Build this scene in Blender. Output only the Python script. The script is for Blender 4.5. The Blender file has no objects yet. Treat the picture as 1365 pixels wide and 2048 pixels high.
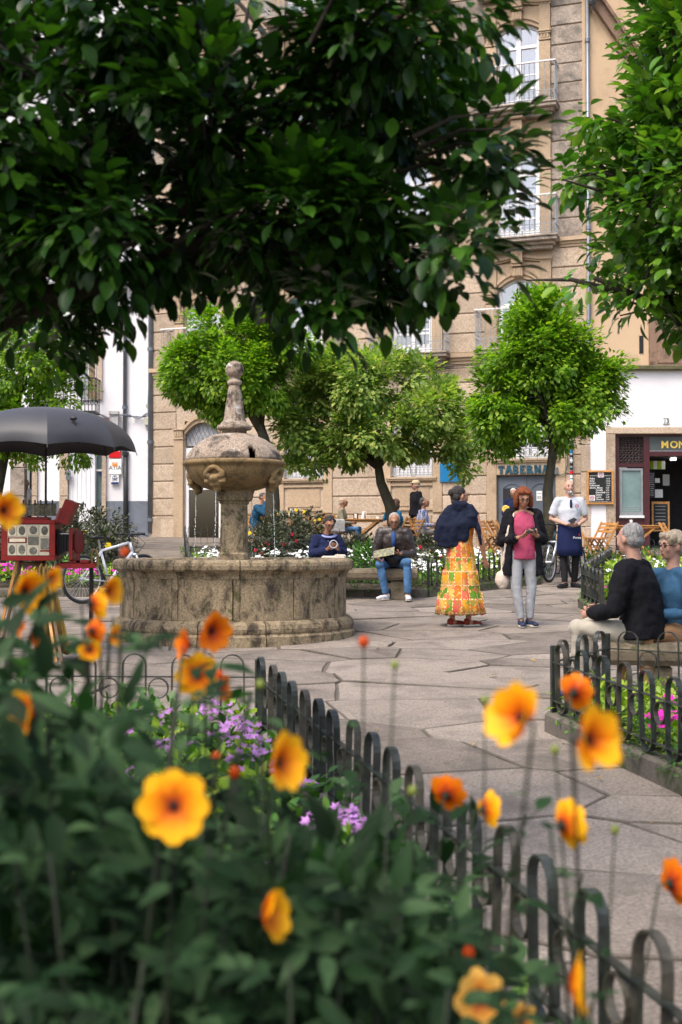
import bpy, math, random
import numpy as np
from mathutils import Vector, Matrix, Euler, noise
random.seed(7)
SC = bpy.context.scene
COL = SC.collection
R = math.radians
F = 2500.0; HOR = 1085.0; GHOR = 977.0; CX = 682.5; CAMZ = 1.62   # focal length in photo pixels, horizon row, row where the rising square would vanish, eye height
PITCH = math.atan((HOR-1024)/F); SLOPE = (HOR-GHOR)/F

# ------------------------------------------------------------------ camera, sky, sun, exposure
cam_data = bpy.data.cameras.new('camera'); cam = bpy.data.objects.new('camera', cam_data); COL.objects.link(cam)
cam.location = (0, 0, CAMZ); cam.rotation_euler = (R(90)+PITCH, 0, 0)
cam_data.sensor_fit = 'VERTICAL'; cam_data.sensor_height = 36; cam_data.sensor_width = 24
cam_data.lens = F/2048*36
cam_data.clip_start = 0.05; cam_data.clip_end = 600
cam_data.dof.use_dof = True; cam_data.dof.focus_distance = 15.5; cam_data.dof.aperture_fstop = 3.5
SC.camera = cam
SUN_EL, SUN_AZ = 58, 215          # azimuth from north (+Y) clockwise: behind and left of the camera
world = bpy.data.worlds.new('World'); SC.world = world; world.use_nodes = True
wn = world.node_tree; bg = wn.nodes['Background']
sky = wn.nodes.new('ShaderNodeTexSky'); sky.sky_type = 'NISHITA'; sky.sun_disc = False
sky.sun_elevation = R(SUN_EL); sky.sun_rotation = R(SUN_AZ); sky.air_density = 1.0; sky.dust_density = 5.0; sky.ozone_density = 1.0
wn.links.new(sky.outputs[0], bg.inputs[0]); bg.inputs[1].default_value = 0.15
sl = bpy.data.lights.new('sun', 'SUN'); sl.energy = 1.1; sl.angle = R(28); sl.color = (1, .95, .88)
so = bpy.data.objects.new('sun', sl); COL.objects.link(so)
_d = Vector((math.sin(R(SUN_AZ))*math.cos(R(SUN_EL)), math.cos(R(SUN_AZ))*math.cos(R(SUN_EL)), math.sin(R(SUN_EL))))
so.rotation_euler = _d.to_track_quat('Z', 'Y').to_euler()
SC.view_settings.view_transform = 'Standard'; SC.view_settings.look = 'None'
SC.view_settings.exposure = 1.0; SC.view_settings.gamma = 1
SC.cycles.max_bounces = 6; SC.cycles.transparent_max_bounces = 12
SC.cycles.use_denoising = True

# ------------------------------------------------------------------ helpers
def ray(px, py):
    v = 1024-py; Y = F*math.cos(PITCH)-v*math.sin(PITCH); Z = F*math.sin(PITCH)+v*math.cos(PITCH); return (px-CX)/Y, Z/Y
def P(px, py, D): kx, kz = ray(px, py); return Vector((kx*D, D, CAMZ+kz*D))
def smooth01(t): t = max(0, min(1, t)); return t*t*(3-2*t)
def gz(x, y): return SLOPE*max(-3, min(y, 39))+.18*smooth01((y-20)/9)*smooth01((4.5-x)/6)
def XG(px, D): return (px-CX)/F*D
def link(o, parent=None):
    COL.objects.link(o)
    if parent is not None: o.parent = parent
    return o
def tag(o, label=None, cat=None, group=None, kind=None):
    if label: o['label'] = label
    if cat: o['category'] = cat
    if group: o['group'] = group
    if kind: o['kind'] = kind
    return o
def empty(name, loc=(0,0,0), rz=0, label=None, cat=None, group=None):
    o = bpy.data.objects.new(name, None); o.empty_display_size = .2; COL.objects.link(o)
    o.location = loc; o.rotation_euler = (0, 0, rz)
    return tag(o, label, cat, group)
def npmesh(name, V, Fc, mat, smooth=False):
    """V (n,3) array, Fc (m,k) int array of equal-size faces"""
    V = np.asarray(V, dtype=np.float32); Fc = np.asarray(Fc, dtype=np.int32)
    me = bpy.data.meshes.new(name); n, k = Fc.shape
    me.vertices.add(len(V)); me.vertices.foreach_set('co', V.ravel())
    me.loops.add(n*k); me.loops.foreach_set('vertex_index', Fc.ravel())
    me.polygons.add(n); me.polygons.foreach_set('loop_start', np.arange(0, n*k, k, dtype=np.int32))
    me.polygons.foreach_set('loop_total', np.full(n, k, dtype=np.int32))
    if smooth: me.polygons.foreach_set('use_smooth', np.ones(n, dtype=bool))
    me.update(calc_edges=True); me.materials.append(mat)
    return me
class MB:
    def __init__(s): s.v = []; s.f = []
    def add(s, vs, fs, M=None):
        b = len(s.v)
        s.v += [tuple(M @ Vector(p)) if M is not None else tuple(p) for p in vs]
        s.f += [tuple(i+b for i in f) for f in fs]; return s
    def box(s, c, d, rot=None, M=None, ch=0):
        x, y, z = d[0]/2, d[1]/2, d[2]/2
        if ch:
            vs = []
            for sz in (-1, 1):
                for (a, b_) in ((-1,-1),(1,-1),(1,1),(-1,1)): vs.append((a*(x-ch), b_*(y-ch), sz*z))
                for (a, b_) in ((-1,-1),(1,-1),(1,1),(-1,1)): vs.append((a*x, b_*y, sz*(z-ch)))
            fs = [(3,2,1,0), (8,9,10,11)]
            for i in range(4):
                j = (i+1) % 4
                fs += [(i, j, 4+j, 4+i), (4+i, 4+j, 12+j, 12+i), (12+i, 12+j, 8+j, 8+i)]
        else:
            vs = [(-x,-y,-z),(x,-y,-z),(x,y,-z),(-x,y,-z),(-x,-y,z),(x,-y,z),(x,y,z),(-x,y,z)]
            fs = [(3,2,1,0),(4,5,6,7),(0,1,5,4),(1,2,6,5),(2,3,7,6),(3,0,4,7)]
        T = Matrix.Translation(c)
        if rot is not None: T = T @ (rot.to_matrix().to_4x4() if isinstance(rot, Euler) else rot)
        if M is not None: T = M @ T
        return s.add(vs, fs, T)
    def bar(s, a, b, w, t, up=(0,0,1), M=None):
        a = Vector(a); b = Vector(b); d = b-a; L = d.length
        if L < 1e-6: return s
        z = d/L; u = Vector(up)
        if abs(z.dot(u)) > .98: u = Vector((1,0,0))
        x = u.cross(z).normalized(); y = z.cross(x)
        Rm = Matrix((x, y, z)).transposed().to_4x4()
        return s.box((0,0,0), (w, t, L), M=(M or Matrix())@Matrix.Translation((a+b)/2)@Rm)
    def tube(s, pts, rad, n=8, M=None, flat=None, cap=True, closed=False):
        """flat: None or list of (rx,ry); section x axis follows world X where it can"""
        pts = [Vector(p) for p in pts]; m = len(pts)
        if not hasattr(rad, '__len__'): rad = [rad]*m
        rings = []; prev = None
        for i, p in enumerate(pts):
            if closed: d = pts[(i+1) % m]-pts[i-1]
            else: d = pts[min(i+1, m-1)]-pts[max(i-1, 0)]
            d.normalize()
            if prev is None:
                ref = Vector((1,0,0)) if abs(d.x) < .9 else Vector((0,1,0))
                x = (ref-d*ref.dot(d)).normalized()
            else: x = (prev-d*prev.dot(d)).normalized()
            prev = x; y = d.cross(x)
            r = rad[i]; rx, ry = (r if hasattr(r, '__len__') else (r, r))
            rings.append([p+x*(rx*math.cos(2*math.pi*k/n))+y*(ry*math.sin(2*math.pi*k/n)) for k in range(n)])
        vs = [v for r_ in rings for v in r_]; fs = []
        for i in range(m if closed else m-1):
            i2 = (i+1) % m
            for k in range(n): fs.append((i*n+k, i*n+(k+1) % n, i2*n+(k+1) % n, i2*n+k))
        if cap and not closed:
            fs.append(tuple(range(n-1, -1, -1))); fs.append(tuple((m-1)*n+k for k in range(n)))
        return s.add(vs, fs, M)
    def lathe(s, prof, n=32, M=None, cap=True, a0=0, skip=None, wob=0):
        vs = []; fs = []; m = len(prof)
        for i, (r, z) in enumerate(prof):
            for k in range(n):
                a = a0+2*math.pi*k/n; w = 1
                if wob: w = 1+wob*noise.noise(Vector((math.cos(a)*r*4, math.sin(a)*r*4, z*4)))
                vs.append((r*w*math.cos(a), r*w*math.sin(a), z))
        for i in range(m-1):
            for k in range(n):
                if skip and skip(i, k): continue
                fs.append((i*n+k, i*n+(k+1) % n, (i+1)*n+(k+1) % n, (i+1)*n+k))
        if cap:
            fs.append(tuple(range(n-1, -1, -1))); fs.append(tuple((m-1)*n+k for k in range(n)))
        return s.add(vs, fs, M)
    def ell(s, c, r, M=None, n=14, m=9, rot=None):
        prof = []
        vs = [(0,0,-1)]; fs = []
        for i in range(1, m):
            t = math.pi*i/m
            for k in range(n): vs.append((math.sin(t)*math.cos(2*math.pi*k/n), math.sin(t)*math.sin(2*math.pi*k/n), -math.cos(t)))
        vs.append((0,0,1)); top = len(vs)-1
        for k in range(n): fs.append((0, 1+(k+1) % n, 1+k)); fs.append((top, 1+(m-2)*n+k, 1+(m-2)*n+(k+1) % n))
        for i in range(m-2):
            for k in range(n): fs.append((1+i*n+k, 1+i*n+(k+1) % n, 1+(i+1)*n+(k+1) % n, 1+(i+1)*n+k))
        T = Matrix.Translation(c)
        if rot is not None: T = T @ rot.to_matrix().to_4x4()
        T = T @ Matrix.Diagonal((*((r,r,r) if not hasattr(r,'__len__') else r), 1))
        return s.add(vs, fs, (M or Matrix())@T)
    def prism(s, poly, z0, z1, M=None, ch=0):
        n = len(poly)
        if ch:
            c = Vector((sum(p[0] for p in poly)/n, sum(p[1] for p in poly)/n))
            top = []
            for p in poly:
                d = c-Vector(p[:2]); top.append(tuple(Vector(p[:2])+d.normalized()*ch))
            vs = [(x,y,z0) for x,y in poly]+[(x,y,z1-ch) for x,y in poly]+[(x,y,z1) for x,y in top]
            fs = [tuple(range(2*n, 3*n)), tuple(range(n-1,-1,-1))]
            for i in range(n):
                j = (i+1) % n; fs += [(i,j,n+j,n+i), (n+i,n+j,2*n+j,2*n+i)]
        else:
            vs = [(x,y,z0) for x,y in poly]+[(x,y,z1) for x,y in poly]
            fs = [tuple(range(n,2*n)), tuple(range(n-1,-1,-1))]
            for i in range(n): j = (i+1) % n; fs.append((i,j,n+j,n+i))
        return s.add(vs, fs, M)
    def mesh(s, name, mat, smooth=False):
        me = bpy.data.meshes.new(name); me.from_pydata(s.v, [], s.f)
        if smooth: me.polygons.foreach_set('use_smooth', [True]*len(me.polygons))
        me.update(); me.materials.append(mat); return me
    def build(s, name, mat, parent=None, smooth=False, kind=None, label=None):
        o = bpy.data.objects.new(name, s.mesh(name, mat, smooth)); link(o, parent)
        if kind: o['kind'] = kind
        if label: o['label'] = label
        return o
def inst(name, me, parent=None, M=None):
    o = bpy.data.objects.new(name, me); link(o, parent)
    if M is not None: o.matrix_local = M
    return o
def copy_tree(o, parent=None):
    c = o.copy(); COL.objects.link(c)
    if parent is not None: c.parent = parent
    for ch in CH(o): copy_tree(ch, c)
    return c
def CH(o): return [x for x in list(COL.objects) if x.parent == o] if False else list(o.children)
_fonts = {}
def text_mesh(s, size, mat, ext=.004, off=0, align='LEFT', shear=0, space=1, wx=1):
    cu = bpy.data.curves.new('lettering', 'FONT'); cu.body = s; cu.size = size; cu.extrude = ext; cu.offset = off
    cu.align_x = align; cu.shear = shear; cu.space_character = space; cu.resolution_u = 3
    o = bpy.data.objects.new('lettering', cu); COL.objects.link(o)
    bpy.context.view_layer.update()
    me = bpy.data.meshes.new_from_object(o)
    COL.objects.unlink(o); bpy.data.objects.remove(o)
    if wx != 1:
        for v in me.vertices: v.co.x *= wx
    me.materials.clear(); me.materials.append(mat)
    return me
def TXT(name, s, size, mat, parent, x, y, z, **kw):
    """text standing upright facing local -Y"""
    o = bpy.data.objects.new(name, text_mesh(s, size, mat, **kw)); link(o, parent)
    o.matrix_local = Matrix.Translation((x, y, z)) @ Matrix.Rotation(R(90), 4, 'X')
    return o

# ------------------------------------------------------------------ materials
MAT = {}
def nn(nt, t, **kw):
    n = nt.nodes.new(t)
    for k, v in kw.items(): setattr(n, k, v)
    return n
def base_mat(name, rough=.6, spec=.3, metal=0):
    m = bpy.data.materials.new(name); m.use_nodes = True; nt = m.node_tree
    b = nt.nodes['Principled BSDF']; b.inputs['Roughness'].default_value = rough
    b.inputs['Specular IOR Level'].default_value = spec; b.inputs['Metallic'].default_value = metal
    MAT[name] = m; return m, nt, b
def coords(nt, kind='Object'):
    tc = nn(nt, 'ShaderNodeTexCoord'); oi = nn(nt, 'ShaderNodeObjectInfo')
    mu = nn(nt, 'ShaderNodeMath', operation='MULTIPLY'); mu.inputs[1].default_value = 37.0
    nt.links.new(oi.outputs['Random'], mu.inputs[0])
    ad = nn(nt, 'ShaderNodeVectorMath', operation='ADD')
    nt.links.new(tc.outputs[kind], ad.inputs[0]); nt.links.new(mu.outputs[0], ad.inputs[1])
    return ad.outputs[0], oi
def noise_n(nt, vec, scale, detail=6, rough=.6, dist=0):
    n = nn(nt, 'ShaderNodeTexNoise'); n.inputs['Scale'].default_value = scale; n.inputs['Detail'].default_value = detail
    n.inputs['Roughness'].default_value = rough; n.inputs['Distortion'].default_value = dist
    nt.links.new(vec, n.inputs['Vector']); return n.outputs['Fac']
def ramp(nt, fac, stops):
    r = nn(nt, 'ShaderNodeValToRGB'); e = r.color_ramp.elements
    while len(e) < len(stops): e.new(.5)
    for i, (p, c) in enumerate(stops): e[i].position = p; e[i].color = (*c, 1) if len(c) == 3 else c
    nt.links.new(fac, r.inputs[0]); return r.outputs[0]
def mix(nt, fac, a, b, mode='MIX'):
    m = nn(nt, 'ShaderNodeMix', data_type='RGBA', blend_type=mode)
    for s, v in ((0, fac), (6, a), (7, b)):
        if isinstance(v, (int, float)): m.inputs[s].default_value = v
        elif isinstance(v, tuple): m.inputs[s].default_value = (*v, 1)
        else: nt.links.new(v, m.inputs[s])
    return m.outputs[2]
def bump(nt, b, fac, strength, dist=.01):
    n = nn(nt, 'ShaderNodeBump'); n.inputs['Strength'].default_value = strength; n.inputs['Distance'].default_value = dist
    nt.links.new(fac, n.inputs['Height']); nt.links.new(n.outputs[0], b.inputs['Normal'])
def plain(name, col, rough=.6, var=.12, scale=6, bmp=.0, spec=.3, metal=0, rnd=.15, fine=40):
    m, nt, b = base_mat(name, rough, spec, metal)
    v, oi = coords(nt)
    f = noise_n(nt, v, scale)
    lo = tuple(c*(1-var*1.6) for c in col); hi = tuple(min(1, c*(1+var)) for c in col)
    c = ramp(nt, f, [(.3, lo), (.7, hi)])
    if rnd:
        h = nn(nt, 'ShaderNodeHueSaturation'); mr = nn(nt, 'ShaderNodeMapRange')
        mr.inputs[3].default_value = 1-rnd; mr.inputs[4].default_value = 1+rnd
        nt.links.new(oi.outputs['Random'], mr.inputs[0]); nt.links.new(mr.outputs[0], h.inputs['Value'])
        nt.links.new(c, h.inputs['Color']); c = h.outputs[0]
    nt.links.new(c, b.inputs['Base Color'])
    if bmp: bump(nt, b, noise_n(nt, v, fine, 4), bmp)
    return m
def stone(name, col, stain, moss=None, mossamt=.55, speck=.25, scale=1.2, rough=.85, rnd=.12, stainpos=(.5,.68), bmp=.35, streak=False, spscale=90):
    m, nt, b = base_mat(name, rough, .25)
    v, oi = coords(nt)
    big = noise_n(nt, v, scale, 8, .65, .3)
    c = ramp(nt, big, [(.25, tuple(k*.86 for k in col)), (.75, tuple(min(1, k*1.1) for k in col))])
    sp = noise_n(nt, v, spscale, 3, .7)
    c = mix(nt, speck, c, ramp(nt, sp, [(.38, tuple(k*.3 for k in col)), (.5, col), (.64, tuple(min(1, k*1.7) for k in col))]))
    sv = v
    if streak:
        mp = nn(nt, 'ShaderNodeMapping'); mp.inputs['Scale'].default_value = (1.6, 1.6, .95); nt.links.new(v, mp.inputs[0]); sv = mp.outputs[0]
    st = noise_n(nt, sv, scale*2.1, 9, .72, .5)
    c = mix(nt, ramp(nt, st, [(stainpos[0], (0,0,0)), (stainpos[1], (1,1,1))]), c, stain)
    if moss:
        mo = noise_n(nt, sv, scale*3.3, 9, .7, .2)
        c = mix(nt, ramp(nt, mo, [(mossamt, (0,0,0)), (mossamt+.1, (.85,.85,.85))]), c, moss)
    h = nn(nt, 'ShaderNodeHueSaturation'); mr = nn(nt, 'ShaderNodeMapRange')
    mr.inputs[3].default_value = 1-rnd; mr.inputs[4].default_value = 1+rnd
    nt.links.new(oi.outputs['Random'], mr.inputs[0]); nt.links.new(mr.outputs[0], h.inputs['Value'])
    nt.links.new(c, h.inputs['Color']); nt.links.new(h.outputs[0], b.inputs['Base Color'])
    hsum = nn(nt, 'ShaderNodeMath', operation='ADD'); nt.links.new(sp, hsum.inputs[0]); nt.links.new(st, hsum.inputs[1])
    bump(nt, b, hsum.outputs[0], bmp, .012)
    return m
def leafmat(name, cols, trans=.35, rough=.35, spec=.5, tcol=None):
    """cols: 3-4 colours dark to light, chosen by leaf"""
    m, nt, b = base_mat(name, rough, spec)
    ge = nn(nt, 'ShaderNodeNewGeometry'); oi = nn(nt, 'ShaderNodeObjectInfo')
    ad = nn(nt, 'ShaderNodeMath', operation='ADD'); fr = nn(nt, 'ShaderNodeMath', operation='FRACT')
    nt.links.new(ge.outputs['Random Per Island'], ad.inputs[0]); nt.links.new(oi.outputs['Random'], ad.inputs[1])
    nt.links.new(ad.outputs[0], fr.inputs[0])
    n = len(cols); c = ramp(nt, fr.outputs[0], [(i/(n-1)*.9+.05, k) for i, k in enumerate(cols)])
    tc = nn(nt, 'ShaderNodeTexCoord')
    c = mix(nt, .22, c, ramp(nt, noise_n(nt, tc.outputs['Object'], 1.6, 3), [(.3, tuple(k*.5 for k in cols[0])), (.7, cols[-1])]))
    nt.links.new(c, b.inputs['Base Color'])
    tr = nn(nt, 'ShaderNodeBsdfTranslucent'); ms = nn(nt, 'ShaderNodeMixShader'); ms.inputs[0].default_value = trans
    tm = mix(nt, 1.0, c, tcol or (1.25, 1.5, .5), 'MULTIPLY')
    nt.links.new(tm, tr.inputs[0]); nt.links.new(b.outputs[0], ms.inputs[1]); nt.links.new(tr.outputs[0], ms.inputs[2])
    nt.links.new(ms.outputs[0], nt.nodes['Material Output'].inputs[0])
    return m
def glassmat(name, tint=(.8,.85,.9), refl=.22, rough=.02):
    m = bpy.data.materials.new(name); m.use_nodes = True; nt = m.node_tree
    nt.nodes.remove(nt.nodes['Principled BSDF'])
    t = nn(nt, 'ShaderNodeBsdfTransparent'); t.inputs[0].default_value = (*tint, 1)
    g = nn(nt, 'ShaderNodeBsdfGlossy'); g.inputs['Roughness'].default_value = rough
    x = nn(nt, 'ShaderNodeMixShader'); x.inputs[0].default_value = refl
    nt.links.new(t.outputs[0], x.inputs[1]); nt.links.new(g.outputs[0], x.inputs[2])
    nt.links.new(x.outputs[0], nt.nodes['Material Output'].inputs[0]); MAT[name] = m; return m

granite = stone('granite_warm', (.45,.355,.265), (.27,.19,.125), speck=.34, scale=.9, rnd=.14, stainpos=(.5,.8), spscale=26)
granite_grey = stone('granite_weathered', (.40,.33,.27), (.14,.125,.11), speck=.4, scale=1.1, stainpos=(.42,.66), spscale=26)
granite_trim = stone('granite_trim', (.45,.335,.225), (.24,.16,.10), speck=.25, scale=1.0, stainpos=(.55,.8), spscale=30)
slabm = stone('granite_paving', (.25,.212,.178), (.135,.115,.098), speck=.42, scale=.9, rnd=.24, stainpos=(.46,.66), bmp=.8, spscale=60)
slabfar = MAT['granite_paving']
jointm = stone('joint_soil', (.13,.11,.09), (.06,.055,.045), (.05,.06,.02), .6, scale=2)
kerbm = stone('granite_mossy_kerb', (.14,.12,.10), (.07,.065,.05), (.05,.07,.018), .5, scale=1.6, bmp=.6)
soilm = stone('garden_soil', (.07,.05,.035), (.03,.022,.016), (.04,.06,.015), .62, scale=5, bmp=1)
fountm = stone('fountain_stone', (.285,.222,.14), (.055,.042,.030), (.065,.075,.022), .55, speck=.45, scale=1.9, stainpos=(.47,.62), bmp=.7, streak=True, rnd=.05, spscale=55)
fountd = stone('fountain_dome_stone', (.33,.26,.20), (.055,.045,.036), (.62,.60,.57), .575, speck=.55, scale=2.4, stainpos=(.49,.62), bmp=.7, spscale=55)
fountg = stone('fountain_golden_stone', (.25,.17,.08), (.065,.048,.028), (.07,.075,.03), .6, speck=.25, scale=2.4, stainpos=(.5,.68), bmp=.6, spscale=55)
benchm = stone('bench_stone', (.20,.16,.11), (.07,.06,.045), (.05,.065,.02), .55, scale=2, bmp=.6)
plaster = stone('white_plaster', (.80,.78,.80), (.62,.60,.60), speck=.03, scale=.5, rnd=0, stainpos=(.55,.9), bmp=.08, rough=.9)
plaster_side = plaster
plinth = stone('bluegrey_plinth_paint', (.165,.185,.225), (.12,.13,.15), speck=.06, scale=.7, rnd=.03, bmp=.1)
beige = stone('beige_render', (.58,.42,.27), (.36,.26,.17), speck=.06, scale=.35, rnd=0, streak=True, stainpos=(.5,.75), bmp=.15)
brownstone = stone('brown_stained_stone', (.26,.17,.12), (.09,.06,.045), speck=.2, scale=1.4, streak=True)
mossledge = stone('mossy_ledge', (.16,.13,.09), (.05,.05,.03), (.09,.11,.03), .45, scale=4)
whitep = plain('white_paint', (.80,.80,.82), .45, .04, 3, rnd=.03)
railp = plain('grey_white_iron_paint', (.30,.33,.35), .45, .12, 8, rnd=.05)
railw = plain('white_iron_paint', (.74,.74,.74), .45, .08, 8, rnd=.04)
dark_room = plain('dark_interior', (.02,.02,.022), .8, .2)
curtain = plain('white_curtain', (.78,.79,.82), .9, .05, 5, rnd=.05)
greyblind = plain('grey_blind', (.30,.30,.33), .8, .1, 2, rnd=.25)
brownblind = plain('brown_shutter_board', (.20,.135,.09), .7, .15, 2)
glass = glassmat('window_glass', (.82,.84,.88), .30)
frost = plain('frosted_glass', (.19,.29,.29), .12, .15, 2.5, spec=.6)
zinc = plain('zinc_pipe', (.20,.22,.25), .4, .15, 3, metal=.5)
zincdark = plain('dark_iron_pipe', (.035,.037,.04), .45, .2, 3)
blackiron = plain('black_iron', (.018,.018,.02), .45, .2, 8)
fenceiron = plain('green_black_fence_iron', (.028,.034,.030), .38, .45, 14, .25, spec=.5)
fencerust = plain('weathered_fence_iron', (.060,.055,.042), .5, .5, 12, .3, spec=.4)
doorgrey = plain('grey_door_paint', (.115,.135,.165), .5, .08, 3)
maroon = plain('maroon_paint', (.065,.012,.015), .35, .15, 4, spec=.5)
woodl = plain('light_chair_wood', (.48,.235,.075), .45, .2, 9, .1)
wooddk = plain('dark_wood', (.10,.055,.028), .5, .25, 9)
signdk = plain('sign_grey_glass', (.10,.115,.115), .25, .1, 2)
gold = plain('gold_letter', (.85,.62,.12), .4, .05, 2, rnd=0)
navy = plain('navy_letter', (.022,.075,.11), .5, .1, 2, rnd=0)
slate = plain('chalkboard_black', (.018,.02,.022), .7, .15, 4)
chalk = plain('chalk_white', (.75,.76,.75), .9, .05, rnd=0)
redpaint = plain('red_paint', (.21,.012,.010), .42, .2, 6, .05)
reddark = plain('dark_red_paint', (.10,.008,.008), .5, .2, 6)
redsign = plain('red_sign', (.62,.01,.015), .35, .03, rnd=0)
bluesign = plain('blue_sign', (.01,.16,.36), .4, .05, rnd=0)
navysign = plain('navy_sign', (.01,.03,.16), .4, .05, rnd=0)
paperw = plain('paper_white', (.78,.78,.76), .8, .03, rnd=.05)
paperc = plain('paper_cream', (.55,.50,.38), .8, .08, 20)
photom = stone('old_photo_print', (.12,.12,.10), (.32,.30,.24), speck=.1, scale=16, bmp=0, rnd=.3)
photob = stone('brown_photo_print', (.10,.09,.06), (.25,.21,.12), speck=.1, scale=16, bmp=0, rnd=.3)
nylon = plain('charcoal_nylon', (.045,.046,.052), .5, .1, 3, rnd=.0, spec=.4)
blackp = plain('black_plastic', (.012,.012,.014), .4, .2)
rubber = plain('tyre_rubber', (.03,.03,.032), .75, .2)
silver = plain('silver_metal', (.55,.56,.58), .28, .1, metal=.6)
bikew = plain('white_silver_frame_paint', (.62,.64,.68), .25, .06, spec=.6)
bikeb = plain('blue_black_frame_paint', (.02,.06,.09), .3, .2, spec=.6)
brass = plain('brass', (.42,.30,.12), .35, .2, metal=.7)
goldcloth = stone('gold_brown_cloth', (.20,.13,.035), (.05,.03,.01), (.38,.29,.12), .6, speck=.1, scale=3, streak=True, rough=.5)
bark = stone('tree_bark', (.075,.062,.045), (.025,.022,.018), (.07,.085,.03), .52, speck=.2, scale=3, bmp=1, streak=True, spscale=30)
barkd = stone('dark_bark', (.035,.028,.02), (.015,.013,.01), (.03,.04,.014), .6, speck=.2, scale=3, bmp=.8, streak=True)
waterm, _nt, _b = base_mat('fountain_water', .05, .5)
_b.inputs['Base Color'].default_value = (.10,.11,.09,1)
jetm, _nt, _b = base_mat('falling_water', .08, .9); _b.inputs['Base Color'].default_value = (.8,.85,.88,1); _b.inputs['Transmission Weight'].default_value = .35

# ------------------------------------------------------------------ beds (ground polygons, counter-clockwise)
BED = {
 'near_left': [(-9,1.0),(1.27,1.0),(1.02,1.75),(.61,3.3),(-.54,7.8),(-9,8.0)],
 'near_right': [(3.1,1.2),(8,1.2),(8,7.6),(3.5,8.35),(1.92,9.2),(1.36,8.4)],
 'mid_right': [(3.17,15.4),(9,14.6),(9,21.6),(4.75,22.2),(3.22,17.0)],
 'centre': [(-2.35,18.9),(1.25,18.55),(3.35,21.0),(4.25,26.5),(4.0,28.0),(-3.6,28.6)],
 'far_left': [(-9,18.4),(-3.15,18.7),(-6.2,32.5),(-13,33)],
}
def inside(poly, x, y):
    c = False; n = len(poly)
    for i in range(n):
        x1, y1 = poly[i]; x2, y2 = poly[(i+1) % n]
        if (y1 > y) != (y2 > y) and x < (x2-x1)*(y-y1)/(y2-y1)+x1: c = not c
    return c
def edge_dist(poly, x, y):
    d = 1e9; n = len(poly)
    for i in range(n):
        a = Vector(poly[i]); b = Vector(poly[(i+1) % n]); p = Vector((x, y)); t = max(0, min(1, (p-a).dot(b-a)/(b-a).length_squared))
        d = min(d, (p-a-(b-a)*t).length)
    return d
FX, FY = -1.204, 14.1     # fountain centre

# ------------------------------------------------------------------ ground and paving
mb = MB(); nx, ny = 40, 60
vs = []; fs = []
xs = [-60+i*3 for i in range(41)]; ys = [-8+i*1.6 for i in range(61)]
for y in ys:
    for x in xs: vs.append((x, y, gz(x, y)-.016))
for j in range(60):
    for i in range(40): a = j*41+i; fs.append((a, a+1, a+42, a+41))
mb.add(vs, fs); g = mb.build('ground', jointm, kind='structure')
pave = empty('pavement', label='grey granite flagstone paving of the square'); pave['kind'] = 'structure'
def voronoi_cells(x0, x1, y0, y1, sx, sy, seed):
    rnd = random.Random(seed); pts = {}
    nx = int((x1-x0)/sx)+1; ny = int((y1-y0)/sy)+1
    for j in range(-1, ny+1):
        for i in range(-1, nx+1):
            pts[i, j] = (x0+(i+.5+(.5 if j % 2 else 0)+rnd.uniform(-.46,.46))*sx, y0+(j+.5+rnd.uniform(-.44,.44))*sy)
    k = sx/sy
    for j in range(ny):
        for i in range(nx):
            px, py = pts[i, j]; poly = [(px-2*sx, py-2*sy), (px+2*sx, py-2*sy), (px+2*sx, py+2*sy), (px-2*sx, py+2*sy)]
            for dj in (-2,-1,0,1,2):
                for di in (-2,-1,0,1,2):
                    q = pts.get((i+di, j+dj))
                    if q is None or (di == 0 and dj == 0): continue
                    nxv, nyv = (q[0]-px), (q[1]-py)*k*k*.8
                    mx, my = (q[0]+px)/2, (q[1]+py)/2
                    out = []
                    for a in range(len(poly)):
                        A = poly[a]; B = poly[(a+1) % len(poly)]
                        da = (A[0]-mx)*nxv+(A[1]-my)*nyv; db = (B[0]-mx)*nxv+(B[1]-my)*nyv
                        if da <= 0: out.append(A)
                        if (da < 0) != (db < 0) and abs(da-db) > 1e-9:
                            t = da/(da-db); out.append((A[0]+(B[0]-A[0])*t, A[1]+(B[1]-A[1])*t))
                    poly = out
                    if len(poly) < 3: break
            if len(poly) >= 3: yield (px, py), poly
def inset(poly, d):
    n = len(poly); out = []
    c = Vector((sum(p[0] for p in poly)/n, sum(p[1] for p in poly)/n))
    for i in range(n):
        p = Vector(poly[i]); q = Vector(poly[i-1]); r = Vector(poly[(i+1) % n])
        if (p-q).length < .05: continue
        v = (c-p); out.append(tuple(p+v.normalized()*d*1.25))
    return out
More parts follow.
